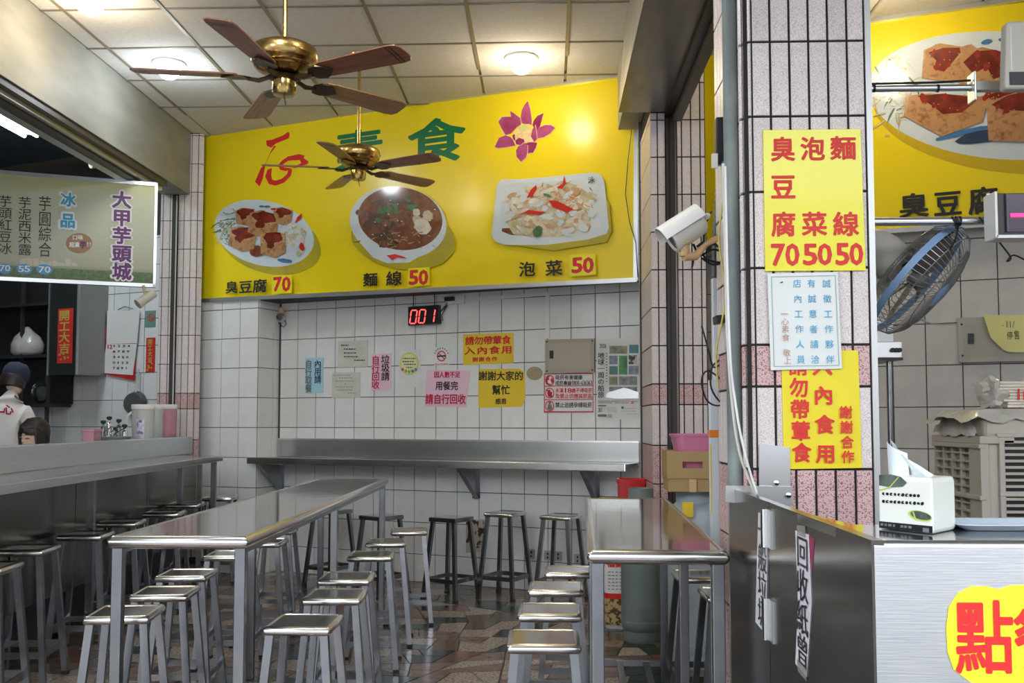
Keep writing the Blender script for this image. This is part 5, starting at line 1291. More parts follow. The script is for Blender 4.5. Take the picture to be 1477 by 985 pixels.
# standing worker seen from behind, leaning to the left
pm = at_pl(2, 600, Vector((fa.x, fa.y, 0)) + ln * (OJ + 1.25), ln)
t = thing('person', 'worker in a white T-shirt with red lettering, seen from behind at the left edge', 'person', (pm.x, pm.y, 0), R(-10))
zs = pm.z
skin_body('body', [((0, 0, .86), .15, .12), ((0, -.0, 1.0), .15, .11), ((0, .02, zs - .02), .19, .12), ((.0, .05, zs + .09), .13, .09), ((-.0, .10, zs + .15), .055), ((-.02, .14, zs + .2), .052),
    ((-.20, .04, zs + .03), .07), ((-.27, .14, zs - .22), .05), ((-.18, .32, zs - .30), .038), ((.18, .04, zs + .03), .075), ((.25, .12, zs - .22), .055), ((.16, .32, zs - .30), .038),
    ((-.10, 0, .80), .10), ((-.11, .02, .45), .07), ((-.11, -.0, .10), .045), ((.10, 0, .80), .10), ((.11, .02, .45), .07), ((.11, 0, .10), .045), ((-.11, .12, .05), .04), ((.11, .12, .05), .04)],
    [(0, 1), (1, 2), (2, 3), (3, 4), (4, 5), (2, 6), (6, 7), (7, 8), (2, 9), (9, 10), (10, 11), (0, 12), (12, 13), (13, 14), (0, 15), (15, 16), (16, 17), (14, 18), (17, 19)], 0, 'shirt_white', t)
hm = Matrix.Translation((-.02, .14, zs + .19)) @ Matrix.Rotation(R(-16), 4, 'X') @ Matrix.Rotation(R(172), 4, 'Z')
head(t, hm)
mb = MB(); mb.lathe([(.098, .10), (.104, .15), (.098, .20), (.070, .24), (.02, .256)], (0, .005, 0), 24); mb.xform(hm); mb.build('cap', 'cloth_navy', t, smooth=60)
mb = MB(); mb.lathe([(.092, .04), (.098, .08), (.099, .12), (.094, .13)], (0, .02, 0), 22); mb.xform(hm); mb.build('hair', 'hair', t, smooth=60)
mb = MB()
for i, ch in enumerate('一心'): put_glyph(mb, ch, .06 + .075 * i, zs + .03 + .02 * i, .075, .08, 0, .03)
mb.v = [Vector((p.x, -.098 - (p.z - zs) * .1 + .35 * (p.x - .05) ** 2 * 4, p.z)) for p in mb.v]
mb.build('lettering', 'crimson_ink', t)
for k in (-1, 1):
    hb = MB(); hb.lathe([(.004, 0), (.024, .01), (.032, .04), (.028, .08), (.012, .09)], (k * .17, .33, zs - .30), 12, Euler((R(-90), 0, 0)).to_matrix() @ Matrix.Diagonal((1, .5, 1)))
    for f_ in range(4): hb.tube([(k * .17 + (f_ - 1.5) * .015, .41, zs - .30), (k * .17 + (f_ - 1.5) * .015, .45, zs - .31), (k * .17 + (f_ - 1.5) * .013, .47, zs - .33)], [.009, .008, .006], 6)
    hb.tube([(k * .145, .37, zs - .3), (k * .125, .40, zs - .305), (k * .12, .42, zs - .315)], [.011, .009, .007], 6); hb.build('hand', 'skin', t, smooth=60)

# ================================================================== ORDER COUNTER (front right)
ZC = 1.135
CA, CB = at_z(1259, 780, ZC), at_z(1053, 703.5, ZC)
YC = CA.y; YB = at_z(1380, 757, ZC).y
t = thing('order_counter', 'stainless order counter at the lower right with a dark polished side panel', 'counter', (1.5, YC, 0))
mb = MB(); P2 = [(CA.x, YC + .011), (3.3, YC + .011), (3.3, YB), (CA.x + .055, YB), (CA.x + .012, at_z(1152, 737, ZC).y), (CA.x - .004, at_z(1152, 741, ZC).y)]
mb.prism(P2, ZC - .02, ZC); mb.build('worktop', pmat('worktop_mirror_steel', (.50, .50, .50), .1, 1, bump=.06, bscale=5), t, world=True)
mb = MB(); n = 9
rows_ = []
for i in range(n):
    a_ = R(90 * i / (n - 1)); r_ = .012; rows_.append((YC + r_ - r_ * math.sin(a_) - .0005, ZC + .0005 - r_ + r_ * math.cos(a_)))
rows_.append((YC - .0005, 0.02))
for i, (y_, z_) in enumerate(rows_): mb.v += [Vector((CA.x + .002, y_, z_)), Vector((3.3, y_, z_))]
mb.f += [(2 * i, 2 * i + 1, 2 * i + 3, 2 * i + 2) for i in range(len(rows_) - 1)]
mb.build('front_panel', 'steel_brush', t, world=True, smooth=60)
pd = (CB - CA); pd.z = 0; PL = pd.length; pd.normalize(); pn = Vector((-pd.y, pd.x, 0)); pn = -pn if pn.x < 0 else pn     # pn points into the counter
pa = math.atan2(pd.y, pd.x)
hs_ = (at_pl(1110, 760, CA, pn) - CA).dot(pd)
def pbox(mb, s0, s1, o0, o1, z0, z1):
    m = Matrix(((pd.x, pn.x, 0, CA.x), (pd.y, pn.y, 0, CA.y), (0, 0, 1, 0), (0, 0, 0, 1))); return mb.box(s0, s1, o0, o1, z0, z1, m)
mb = MB(); pbox(mb, 0, hs_ - .003, -.003, .02, .02, ZC + .001); mb.build('side_panel', 'steel_dark', t, world=True)
mb = MB(); pbox(mb, hs_ + .003, PL, -.003, .02, .02, ZC + .001); mb.build('side_flap', 'steel_dark', t, world=True)
for y0_, y1_ in ((735, 790), (863, 922)):
    z1_, z0_ = at_pl(1112, y0_, CA, pn).z, at_pl(1112, y1_, CA, pn).z
    mb = MB(); pbox(mb, hs_ - .055, hs_ + .003, -.008, -.003, z0_, z1_); h_ = mb.build('hinge', 'alu', t, world=True)
    c = CA + pd * hs_ - pn * .014; mb = MB(); mb.tube([(c.x, c.y, z0_), (c.x, c.y, z1_)], .010, 10); q_ = mb.build('hinge_pin', 'chrome', h_, smooth=60); q_.data.transform(Matrix.Translation(-Vector(t.location)))
# strips on the side panel
def strip(label, poly, txt, box):
    b = Board('paper_strip', label, 'sign', CA - pn * .0045, pn, (min(p[0] for p in poly), min(p[1] for p in poly), max(p[0] for p in poly), max(p[1] for p in poly)))
    b.panel(pmat('lilac_white_paper', (.74, .72, .80), .4), t=.001, name='strip', poly=poly); b.text([(txt, *box, 'v', 1.0)], 'black_ink', bold=.009)
    return b
strip('narrow white strip with black rubbish characters beside the hinge of the dark panel', [(1093.5, 739), (1107, 742), (1104.5, 915), (1089.5, 897)], '一般垃圾', (1094, 745, 1106, 905))
b = strip('tilted white strip with black recycling characters, nearer the counter corner', [(1147, 765), (1166, 771), (1170, 870), (1163, 976), (1147, 957), (1151, 870)], '回收紙曾', (1150, 773, 1166, 962))
b.panel('clear_tape', t=.0005, name='tape', poly=[(1150, 757), (1162, 759), (1163, 775), (1151, 771)], y0=.002); b.panel('clear_tape', t=.0005, name='tape', poly=[(1150, 950), (1164, 965), (1164, 982), (1152, 968)], y0=.002)
b.panel(pmat('crimson_backing', (.30, .03, .10), .5), t=.0004, name='backing', poly=[(1165, 772), (1174, 778), (1171, 830)], y0=-.0006)
b = Board('order_sticker', 'yellow cut-out sticker with large red characters on the counter front', 'sticker', (0, YC - .003, 0), (0, 1, 0), (1365, 843, 1560, 992))
b.panel('yellow_bright', t=.0015, name='sheet', poly=[(1365, 905), (1369, 875), (1382, 855), (1402, 845), (1425, 846), (1440, 850), (1458, 844), (1500, 843), (1545, 855), (1565, 880), (1570, 930), (1560, 975), (1530, 992), (1450, 990), (1400, 984), (1376, 966), (1367, 940)])
b.text([('點餐', 1377, 864, 1546, 972, 'h', .97)], 'red_ink', bold=.016)
# bracket and plate on the pillar foot
b = Board('steel_bracket', 'flat steel bracket plate with round screws joining the counter flap to the pillar', 'bracket', (0, YN - .012, 0), (0, 1, 0), (1046, 650, 1143, 740))
b.panel('alu', t=.006, name='plate', poly=[(1095, 640), (1139, 645), (1141, 740), (1095, 740)])
b.panel('alu', t=.006, name='flat_bar', poly=[(1046, 700), (1142, 701.5), (1143, 724), (1136, 728), (1100, 728), (1046, 724)], y0=.008)
for x, y in ((1119, 696.5), (1136, 714)):
    p = b.q(x, y); MB().lathe([(.009, 0), (.008, .005), (.003, .007)], (p[0], -.008 if y < 700 else -.014, p[1]), 12, Euler((R(90), 0, 0)).to_matrix()).build('screw', 'chrome', b.o, smooth=40)
# grey pipe on the pillar's corner
c = at_y(1061.5, 450, 3.30)
o = MB().tube([(c.x - .008, 3.30, 0), (c.x - .008, 3.30, CEIL)], .0262, 16).build('drain_pipe', 'pipe_grey', smooth=60); tag(o, 'worn grey vertical drain pipe on the left corner of the near pillar', 'pipe')
c = at_y(1047, 200, 3.42)
o = MB().tube([at_y(1049, 0, 3.44), at_y(1048, 300, 3.44), at_y(1050, 560, 3.44), at_y(1052, 700, 3.44)], .0045, 6).build('cable', 'black', smooth=60, loc=at_y(1049, 300, 3.44), world=True); tag(o, 'straight black cable running down beside the grey drain pipe', 'cable')
rib = MB(); pts = [at_y(1041, -20, 3.80), at_y(1040, 90, 3.80), at_y(1037, 250, 3.80), at_y(1031, 345, 3.80), at_y(1030, 400, 3.80)]
n_ = 90; path = []
for i in range(n_ + 1):
    u = i / n_ * (len(pts) - 1); k = min(int(u), len(pts) - 2); path.append(pts[k].lerp(pts[k + 1], u - k))
rib.tube(path, [.012 if i % 2 else .0095 for i in range(n_ + 1)], 8)
o = rib.build('conduit', 'conduit', smooth=60, loc=pts[2], world=True); tag(o, 'ribbed grey conduit hanging left of the near pillar', 'pipe')
c = at_y(1040, 205, 3.52) + Vector((-.004, 0, 0))
t = thing('router_box', 'tilted black control box on the near pillar\'s left side', 'box', c)
mxr = Euler((R(12), 0, R(-6))).to_matrix()
MB().cbox(c, (.036, .14, .165), mxr).build('body', 'black', t, world=True, bevel=.004)
MB().cbox(c + Vector((-.03, -.06, -.085)), (.02, .05, .05), mxr).build('plug', 'white_plastic', t, world=True, bevel=.002)
MB().tube([c + Vector((-.0, -.07, -.09)), c + Vector((.005, -.08, -.13))], .008, 6).build('blue_plug', 'seal_blue', t, world=True)
def cable(label, pts, r, mat, Y):
    ps = [at_y(x, y, Y if len(q_) == 0 else q_[0]) for x, y, *q_ in pts]
    # smooth the run
    sm = []
    for i in range(len(ps) - 1):
        p0, p1, p2, p3 = ps[max(i - 1, 0)], ps[i], ps[i + 1], ps[min(i + 2, len(ps) - 1)]
        for k in range(5):
            u = k / 5; sm.append(.5 * ((2 * p1) + (p2 - p0) * u + (2 * p0 - 5 * p1 + 4 * p2 - p3) * u * u + (3 * p1 - p0 - 3 * p2 + p3) * u ** 3))
    sm.append(ps[-1])
    o = MB().tube(sm, r, 6).build('cable', mat, smooth=60, loc=sm[0], world=True); return tag(o, label, 'cable')
cable('thick white cable sagging past the near pillar\'s foot to the counter flap', [(1043, 236), (1047, 400), (1049, 480), (1055, 570), (1066, 650), (1084, 700), (1090, 716)], .0052, 'cable_white', 3.12)
cable('thinner pale cable right of the thick white one', [(1046, 240), (1052, 490), (1062, 590), (1076, 660), (1092, 712)], .0040, 'white_plastic', 3.10)
cable('thin yellow cable looping down from the security camera', [(1048, 262), (1040, 310), (1037, 350), (1043, 390), (1046, 430), (1040, 470), (1033, 510), (1036, 560)], .0034, 'cable_yellow', 3.50)
cable('black cable coil hanging on the side of the near pillar', [(1012, 470), (1022, 505), (1030, 530), (1050, 520), (1053, 560), (1040, 584), (1020, 578), (1012, 550), (1020, 535), (1040, 548), (1052, 572), (1042, 582), (1026, 560), (1027, 530), (1040, 515), (1049, 480)], .0036, 'black', 3.70)
cable('tangled black cables behind the tan camera bracket', [(1000, 352), (1010, 368), (1028, 360), (1046, 366), (1040, 378), (1020, 374), (1014, 362), (1030, 352), (1048, 372), (1030, 382), (1012, 372)], .0045, 'black', 3.66)
c = at_y(1040, 461, 3.60)
o = MB().cbox((0, 0, 0), (.05, .07, .03), Euler((0, R(-6), 0)).to_matrix()).build('junction_box', 'black', loc=c, bevel=.004); tag(o, 'small black junction box sticking out from the near pillar\'s side', 'box')
# bullet camera on its tan bracket
c = at_y(990, 329, 3.62)
t = thing('security_camera', 'large off-white bullet camera with sunshade on a tan bracket beside the near pillar', 'camera', c)
dv = Vector((-.84, -.06, -.54)).normalized(); q_ = dv.to_track_quat('Z', 'Y').to_matrix()
MB().lathe([(.03, -.075), (.046, -.062), (.050, -.03), (.050, .05), (.053, .055), (.053, .07), (.044, .072), (.040, .06)], c + Vector((0, 0, -.008)), 24, q_).build('body', 'camera_body', t, world=True, smooth=40)
MB().lathe([(.040, .064), (.02, .062), (.002, .06)], c + Vector((0, 0, -.008)), 18, q_).build('lens', 'black', t, world=True)
sd_ = dv.cross(Vector((0, 0, 1))).normalized(); up_ = sd_.cross(dv).normalized()
mb = MB(); rr_ = []
for r_ in (.058, .061):
    for a_ in range(0, 181, 15): rr_.append((r_, R(a_)))
k = 13; sh_ = []
for s_ in (-.07, .10):
    sh_.append([c + dv * s_ + (sd_ * math.cos(a_) + up_ * math.sin(a_)) * r_ for r_, a_ in rr_[:k]] + [c + dv * s_ + (sd_ * math.cos(a_) + up_ * math.sin(a_)) * r_ for r_, a_ in rr_[k:][::-1]])
mb.loft(sh_, True, True); mb.build('sunshade', 'white_plastic', t, world=True, smooth=40)
MB().lathe([(.010, 0), (.012, .02), (.006, .03)], c - dv * .07 + Vector((.01, 0, .0)), 10, Vector((.3, -.7, .2)).to_track_quat('Z', 'Y').to_matrix()).build('cable_gland', 'white_plastic', t, world=True, smooth=40)
j0, j1, j2, j3 = at_y(988, 350, 3.62), at_y(986, 362, 3.62), at_y(1003, 362, 3.64), at_y(1036, 343, 3.66)
MB().lathe([(.034, .0), (.036, .008), (.022, .016)], j0 + Vector((0, 0, -.004)), 16, Euler((R(8), R(-18), 0)).to_matrix()).build('mount_plate', 'beige_bracket', t, world=True, smooth=40)
MB().tube([j0, j1 + Vector((0, 0, -.002)), j1 + Vector((0, 0, -.02))], [.018, .022, .016], 12).build('ball_joint', 'beige_bracket', t, world=True, smooth=60)
MB().tube([j1 + Vector((0, 0, -.02)), j2 + Vector((0, 0, -.02)), at_y(1018, 352, 3.65), j3, at_y(1048, 345, 3.68)], [.017, .016, .012, .013, .014], 12).build('arm', 'beige_bracket', t, world=True, smooth=60)
MB().tube([c - dv * .07, c - dv * .10 + Vector((.01, 0, .01)), at_y(1016, 325, 3.63), at_y(1015, 348, 3.64), at_y(1005, 356, 3.64)], .005, 6).build('lead', 'black', t, world=True, smooth=60)
MB().tube([at_y(997, 366, 3.64), at_y(1000, 378, 3.64), at_y(998, 386, 3.64)], .004, 6).build('loose_lead', 'black', t, world=True, smooth=60)

# signs on the near pillar
PP = Vector((0, YN - .004, 0)); NY = Vector((0, 1, 0))
b = Board('price_sign', 'bright yellow price board with vertical red dish names on the near pillar', 'sign', PP, NY, (1102, 187, 1248, 390), .006)
b.panel('yellow_bright', t=.008, name='board', poly=[(1101, 187.5), (1241.5, 186), (1249, 390), (1104, 391)], bevel=.001)
b.text([('臭', 1111, 197, 1147, 233, 'h'), ('豆', 1111, 251, 1148, 288, 'h'), ('腐', 1112, 305, 1148, 342, 'h'), ('泡', 1154, 197, 1190, 232, 'h'), ('菜', 1156, 305, 1193, 341, 'h'),
        ('麵', 1197, 196, 1235, 231, 'h'), ('線', 1201, 305, 1239, 341, 'h'), ('70', 1112, 350, 1153, 385, 'h', .9), ('50', 1158, 350, 1200, 384, 'h', .9), ('50', 1205, 349, 1245, 384, 'h', .9)], 'orange_red', bold=.02)
b = Board('recruiting_sign', 'white hiring board with blue handwritten columns under the bright yellow price board', 'sign', PP, NY, (1110, 393, 1212, 533), .011)
b.panel('white_board', t=.006, name='board', poly=[(1107, 394.5), (1208.5, 392), (1215, 532), (1112, 534)], bevel=.0015)
b.poly([[(1112, 399), (1205, 397), (1205, 398), (1112, 400)], [(1116, 528), (1210, 526.5), (1210, 527.5), (1116, 529)], [(1112, 399), (1113, 399), (1117, 529), (1116, 529)], [(1204, 397), (1205, 397), (1210.5, 527), (1209.5, 527)]], 'green_line', 'border_line')
for i in range(6):
    y = 409 + i * 21.9
    b.text([(st[i], x + i * 1.0 - 6.3, y - 6.3, x + i * 1.0 + 6.3, y + 6.3, 'h') for st, x in (('誠徵工作夥伴', 1192), ('有誠意者請洽', 1170), ('店內工作人員', 1149.5))], 'blue_ink', bold=.004)
for ch, x, y in (('一', 1131, 453), ('心', 1131.5, 464), ('素', 1132, 475), ('食', 1132.5, 487), ('敬', 1134, 509), ('上', 1135, 520)): b.text([(ch, x - 5.6, y - 5.6, x + 5.6, y + 5.6, 'h')], 'brown_ink', bold=0)
b.poly([[(1124, 408), (1128, 406.5), (1128.5, 408), (1124.5, 409.5)]], 'black_ink', 'mark')
b = Board('request_sign', 'golden yellow board with red characters, tucked below the white hiring board', 'sign', PP, NY, (1128, 506, 1243, 676), .002)
b.panel(pmat('golden_board', (.88, .74, .015), .25, coat=.3), t=.006, name='board', poly=[(1127, 507), (1238, 505), (1243.5, 675), (1131, 677)], bevel=.001)
for i, ch in enumerate('請勿帶葷食'): b.text([(ch, 1137 + i * 1.2, 513 + 31.3 * i, 1165 + i * 1.2, 542 + 31.3 * i, 'h')], 'orange_red', bold=.022)
for i, ch in enumerate('入內食用'): b.text([(ch, 1171 + i * 1.6, 514 + 42 * i, 1200 + i * 1.6, 542 + 42 * i, 'h')], 'orange_red', bold=.022)
for i, ch in enumerate('謝謝合作'): b.text([(ch, 1209.5 + i * .9, 585 + 21.4 * i, 1228.5 + i * .9, 604 + 21.4 * i, 'h')], 'orange_red', bold=.018)

# ================================================================== CORNER BEHIND THE RIGHT-HAND TABLE
def gas(label, x, y, r, h, mat):
    t = thing('gas_cylinder', label, 'gas cylinder', (x, y, 0), group='gas cylinders in the corner')
    MB().lathe([(r * .86, 0), (r * .88, .004), (r * .88, .07), (r * .80, .075)], (0, 0, 0), 28).build('foot_ring', mat, t, smooth=40)
    MB().lathe([(r * .6, .05), (r * .9, .07), (r, .11), (r, h - .20), (r * .985, h - .17), (r * .88, h - .11), (r * .6, h - .065), (r * .2, h - .05)], (0, 0, 0), 32).build('body', mat, t, smooth=50)
    MB().lathe([(r * 1.004, .115), (r * 1.012, .12), (r * 1.012, .128), (r * 1.004, .133)], (0, 0, 0), 32, caps=False).build('weld_seam', mat, t, smooth=60)
    cl_ = MB(); ring = []
    for a_ in range(20, 341, 16): ring.append((r * .62 * math.cos(R(a_)), r * .62 * math.sin(R(a_))))
    k = len(ring); cl_.add([(x_, y_, h - .10) for x_, y_ in ring] + [(x_, y_, h) for x_, y_ in ring] + [(x_ * .94, y_ * .94, h) for x_, y_ in ring] + [(x_ * .94, y_ * .94, h - .10) for x_, y_ in ring],
                      [(i + j * k, i + 1 + j * k, i + 1 + (j + 1) * k, i + (j + 1) * k) for j in range(3) for i in range(k - 1)])
    cl_.build('collar', mat, t, smooth=40)
    MB().lathe([(.02, h - .06), (.022, h - .03), (.014, h - .02), (.02, h - .015), (.02, h - .005)], (0, 0, 0), 12).build('valve', 'brass', t, smooth=40)
    return t
c = at_y(927, 860, 6.16)
gas('tall grey-green gas cylinder standing under the far end of the right-hand table', c.x, 6.22, .128, .94, 'gas_green')
c = at_y(1003, 760, 5.62)
gp = gas('pale blue-grey gas cylinder with yellow tag under the cardboard box', c.x, 5.66, .165, .965, 'gas_pale')
MB().box(-.09, -.03, -.175, -.160, .83, .91).build('yellow_tag', 'yellow_paper', gp)
MB().box(-.05, .11, -.172, -.163, .70, .72).build('black_mark', 'black_ink', gp)
for i in range(4): MB().box(.0 + .035 * i, .012 + .035 * i, -.172, -.163, .66, .70).build('black_mark', 'black_ink', gp)
t = thing('red_bin', 'tall red plastic bin behind the far left corner of the right-hand table', 'bin', (.585, 6.98, 0))
mb = MB(); mb.loft([rrect(.070, .08, .015, 0), rrect(.085, .10, .015, .30), rrect(.090, .105, .015, .95), rrect(.080, .095, .012, .95), rrect(.075, .09, .012, .60)]); mb.build('body', 'red_plastic', t, smooth=40)
mb = MB(); mb.loft([rrect(.096, .11, .015, .92), rrect(.096, .11, .015, .955), rrect(.084, .098, .015, .955), rrect(.084, .098, .015, .92)]); mb.build('rim', 'red_plastic', t, smooth=40)
c = at_y(889, 870, 6.6)
t = thing('flour_sack', 'white printed sack with red characters under the right-hand table', 'sack', (c.x, 6.6, 0), WA * .3)
mb = MB(); mb.loft([rrect(.065, .05, .03, 0.0), rrect(.075, .075, .04, .06), rrect(.075, .08, .04, .30), rrect(.073, .075, .04, .50), rrect(.065, .04, .03, .62), rrect(.06, .01, .005, .66)]); mb.build('body', 'white_paper', t, smooth=60)
mb = MB(); mb.loft([rrect(.076, .077, .04, 0.03), rrect(.0775, .080, .04, .11), rrect(.0775, .082, .04, .20)]); mb.build('printed_food_band', pmat('bean_print', (.55, .38, .18), .5, col2=(.08, .05, .02), scale=34, contrast=(.48, .55)), t, smooth=60)
mb = MB(); mb.loft([rrect(.0772, .081, .04, .20), rrect(.0775, .0825, .04, .235)]); mb.build('red_band', 'red_ink', t, smooth=60)
mb = MB(); put_glyph(mb, '福', -.03, .43, .05, .05, -.083, .03); put_glyph(mb, '壽', .025, .43, .05, .05, -.083, .03); mb.build('lettering', 'red_ink', t)
mb = MB()
for i in range(6):
    for j in range(4): mb.box(-.05 + .025 * j, -.034 + .025 * j + random.uniform(-.004, .004), -.0835, -.083, .37 - .022 * i, .376 - .022 * i)
tag(mb.build('small_print', 'grey_ink', t), kind='stuff')
# boxes and basin on the pale cylinder
ca, cb = at_y(965, 690, 5.46), at_y(1036, 690, 5.46)
zb0, zb1, zb2 = .968, 1.040, at_y(965, 651, 5.46).z
cx_ = (ca.x + cb.x) / 2; hw = (cb.x - ca.x) / 2
t = thing('cardboard_box', 'brown open cardboard box with a hand hole, on the pale gas cylinder', 'box', (cx_, 5.62, zb0), R(-1.5))
MB().box(-hw, hw, -.15, .15, 0, zb1 - zb0).build('lower_tray', 'cardboard', t, bevel=.002)
mb = MB(); H_ = zb2 - zb1; hx = hw + .006; y0_ = zb1 - zb0 + .001
for z0_, z1_, xa, xb in ((y0_, y0_ + H_ * .38, -hx, hx), (y0_ + H_ * .38, y0_ + H_ * .62, -hx, -.055), (y0_ + H_ * .38, y0_ + H_ * .62, .055, hx), (y0_ + H_ * .62, y0_ + H_, -hx, hx)): mb.box(xa, xb, -.158, -.152, z0_, z1_)
mb.build('front_wall', 'cardboard', t)
for x_ in (-hx, hx - .006): MB().box(x_, x_ + .006, -.152, .152, y0_, y0_ + H_).build('side_wall', 'cardboard', t)
MB().box(-hx, hx, .150, .156, y0_, y0_ + H_).build('back_wall', 'cardboard', t)
MB().box(-.02, .02, -.1595, -.158, 0, zb1 - zb0 - .002).build('packing_tape', 'beige_bracket', t)
c0, c1 = at_y(974, 640, 5.5), at_y(1040, 640, 5.5)
t = thing('plastic_basin', 'pink plastic basin resting in the cardboard box', 'basin', ((c0.x + c1.x) / 2, 5.62, zb1 + .004)); rx_ = (c1.x - c0.x) / 2
zt_ = at_y(1000, 627, 5.6).z - zb1
mb = MB(); mb.loft([rrect(rx_ * .80, .10, .05, .0, 5), rrect(rx_ * .86, .115, .05, zt_ * .6, 5), rrect(rx_ * .98, .135, .05, zt_ * .86, 5), rrect(rx_ * 1.02, .14, .05, zt_, 5), rrect(rx_ * .96, .13, .05, zt_, 5), rrect(rx_ * .80, .10, .05, .02, 5)]); mb.build('body', 'pink_plastic', t, smooth=50)
mb = MB(); mb.loft([rrect(rx_ * 1.06, .145, .05, zt_ - .012, 5), rrect(rx_ * 1.07, .147, .05, zt_, 5), rrect(rx_ * .98, .134, .05, zt_ + .002, 5), rrect(rx_ * .98, .134, .05, zt_ - .012, 5)]); mb.build('rim', 'pink_plastic', t, smooth=50)
# aluminium ladder
c = at_y(1031, 700, 4.05); zt1, zt2 = at_y(1031, 548, 4.05).z, at_y(1040, 405, 4.2).z
t = thing('folding_ladder', 'folded aluminium ladder with an orange clip standing behind the near pillar', 'ladder', (c.x, 4.1, 0))
MB().box(-.018, .018, -.06, -.02, 0, zt1).build('rail', 'ladder', t, bevel=.003)
MB().box(.012, .045, .02, .06, 0, zt2).build('rail', 'ladder', t, bevel=.003)
MB().box(-.020, .020, -.062, -.018, at_y(1031, 631, 4.05).z, at_y(1031, 620, 4.05).z).build('clip', 'orange_plastic', t, bevel=.002)
for k in range(5): MB().box(.046, .32, .025, .055, .25 + .28 * k, .28 + .28 * k).build('rung', 'alu_dull', t)
MB().box(.32, .35, .02, .06, 0, 1.6).build('rail', 'alu_dull', t)
mb = MB(); mb.box(-.0185, -.0145, -.0615, -.0605, .98, 1.26); mb.build('caution_strip', 'yellow_paper', t)
b = Board('wooden_board', 'narrow orange-brown board leaning behind the middle column', 'board', BR - WN * .08, WN, (1013, 480, 1026, 640), .0)
b.panel('wood_tan', t=.02, name='plank', poly=[(1008, 482), (1013, 484), (1026, 560), (1026, 660), (1008, 660)])

# ================================================================== KITCHEN ON THE RIGHT
PRt = BR - WN * TT
kb = Board('kitchen_signboard', 'huge yellow board with a giant plate of fried tofu on the right', 'sign', BR, WN, (1011, 0, 1600, 330), .10)
kb.panel('yellow', t=.02, poly=[(1011.5, 82), (1252, 33), (1477, 3), (1640, -22), (1640, 309), (1477, 319), (1258, 333), (1011.5, 352)])
frame_bar(kb, (1252, 31), (1640, -24), .03, 'alu'); frame_bar(kb, (1011, 80), (1252, 31), .03, 'alu_dull'); frame_bar(kb, (1012, 352), (1640, 310), .03, 'alu_dull'); frame_bar(kb, (1011, 80), (1011, 352), .03, 'alu')
def c4(x, y): return (1000 + x / 3.096, y / 3.096)
a = Art(kb)
M['shadow_amber'] = pmat('printed_amber_shadow', (.62, .45, .02), .15, coat=.3)  # drop shadow of the big plate, painted in amber
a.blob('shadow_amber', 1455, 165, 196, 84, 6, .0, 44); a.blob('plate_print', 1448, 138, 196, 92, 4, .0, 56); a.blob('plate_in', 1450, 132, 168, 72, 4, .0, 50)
for i in range(120):
    x, y = random.gauss(1296, 18), random.gauss(128, 24); a.strand(random.choice(['leaf', 'cream_food', 'plate_print', 'white_food', 'cream_food']), x, y, x + random.uniform(-26, 16), y + random.uniform(-6, 26), 2.2)
a.blob('seal_blue', *c4(1310, 188), 8, 3.5, -15); a.blob('sauce_br', *c4(1095, 205), 7, 2.5, -10); a.blob('seal_blue', 1443, 58, 3, 2.5); a.blob('seal_blue', *c4(1200, 595), 42, 3.5, -14); a.blob('navy_ink', 1420, 197, 40, 9, -10)
for body, face2, sc_ in (
    ([(1020, 350), (1030, 225), (1100, 195), (1200, 210), (1240, 198), (1275, 225), (1170, 300), (1160, 372)], [(1165, 370), (1170, 300), (1150, 290), (1145, 368)], [(1050, 235), (1120, 215), (1190, 215), (1195, 250), (1140, 300), (1120, 322), (1075, 310), (1085, 272)]),
    ([(1150, 290), (1190, 240), (1290, 212), (1385, 235), (1480, 250), (1500, 330), (1395, 385), (1200, 382), (1150, 350)], [(1165, 300), (1200, 330), (1200, 382), (1152, 350)], [(1205, 280), (1260, 230), (1350, 225), (1440, 255), (1425, 330), (1340, 355), (1310, 300), (1250, 332)]),
    ([(940, 520), (950, 430), (1060, 418), (1280, 432), (1310, 470), (1290, 545), (1110, 612)], [(1112, 520), (1290, 470), (1290, 545), (1110, 612)], [(1000, 430), (1120, 420), (1280, 440), (1200, 505), (1115, 512), (1060, 470)]),
    ([(1260, 440), (1400, 395), (1470, 410), (1330, 480), (1270, 470)], [(1270, 470), (1330, 480), (1310, 490)], [(1300, 430), (1400, 400), (1440, 412), (1340, 450)]),
    ([(1310, 485), (1360, 445), (1480, 400), (1620, 440), (1640, 560), (1560, 640), (1318, 630)], [(1312, 530), (1480, 500), (1560, 640), (1318, 630)], [(1330, 470), (1400, 430), (1500, 405), (1600, 440), (1500, 500), (1380, 492)]),
    ([(1560, 300), (1680, 250), (1800, 300), (1790, 420), (1640, 450), (1560, 400)], [(1570, 340), (1660, 360), (1640, 450), (1560, 400)], [(1590, 290), (1680, 262), (1760, 300), (1700, 350)])):
    a.add('tofu_lt', [c4(*p) for p in body]); a.add('tofu', [c4(*p) for p in face2]); cxm = sum(p[0] for p in body) / len(body); cym = sum(p[1] for p in body) / len(body)
    a.add('tofu', [c4(cxm + (p[0] - cxm) * .93, cym + (p[1] - cym) * .9) for p in body]); a.add('sauce', [c4(*p) for p in sc_])
    for i in range(5):
        p = random.choice(sc_); a.blob('sauce_br', *c4(p[0] * .8 + cxm * .2, p[1] * .8 + cym * .2), random.uniform(3, 8), random.uniform(2, 5), random.uniform(0, 180), .4)
    for i in range(14): a.blob('tofu_lt', *c4(random.gauss(cxm, 60), random.gauss(cym + 20, 35)), .9, .9, 0, .3, 6)
a.done()
kb.text([('臭', 1296, 279, 1340, 315, 'h'), ('豆', 1346, 275, 1388, 313, 'h'), ('腐', 1396, 270, 1440, 310, 'h')], 'black_ink', bold=.022)
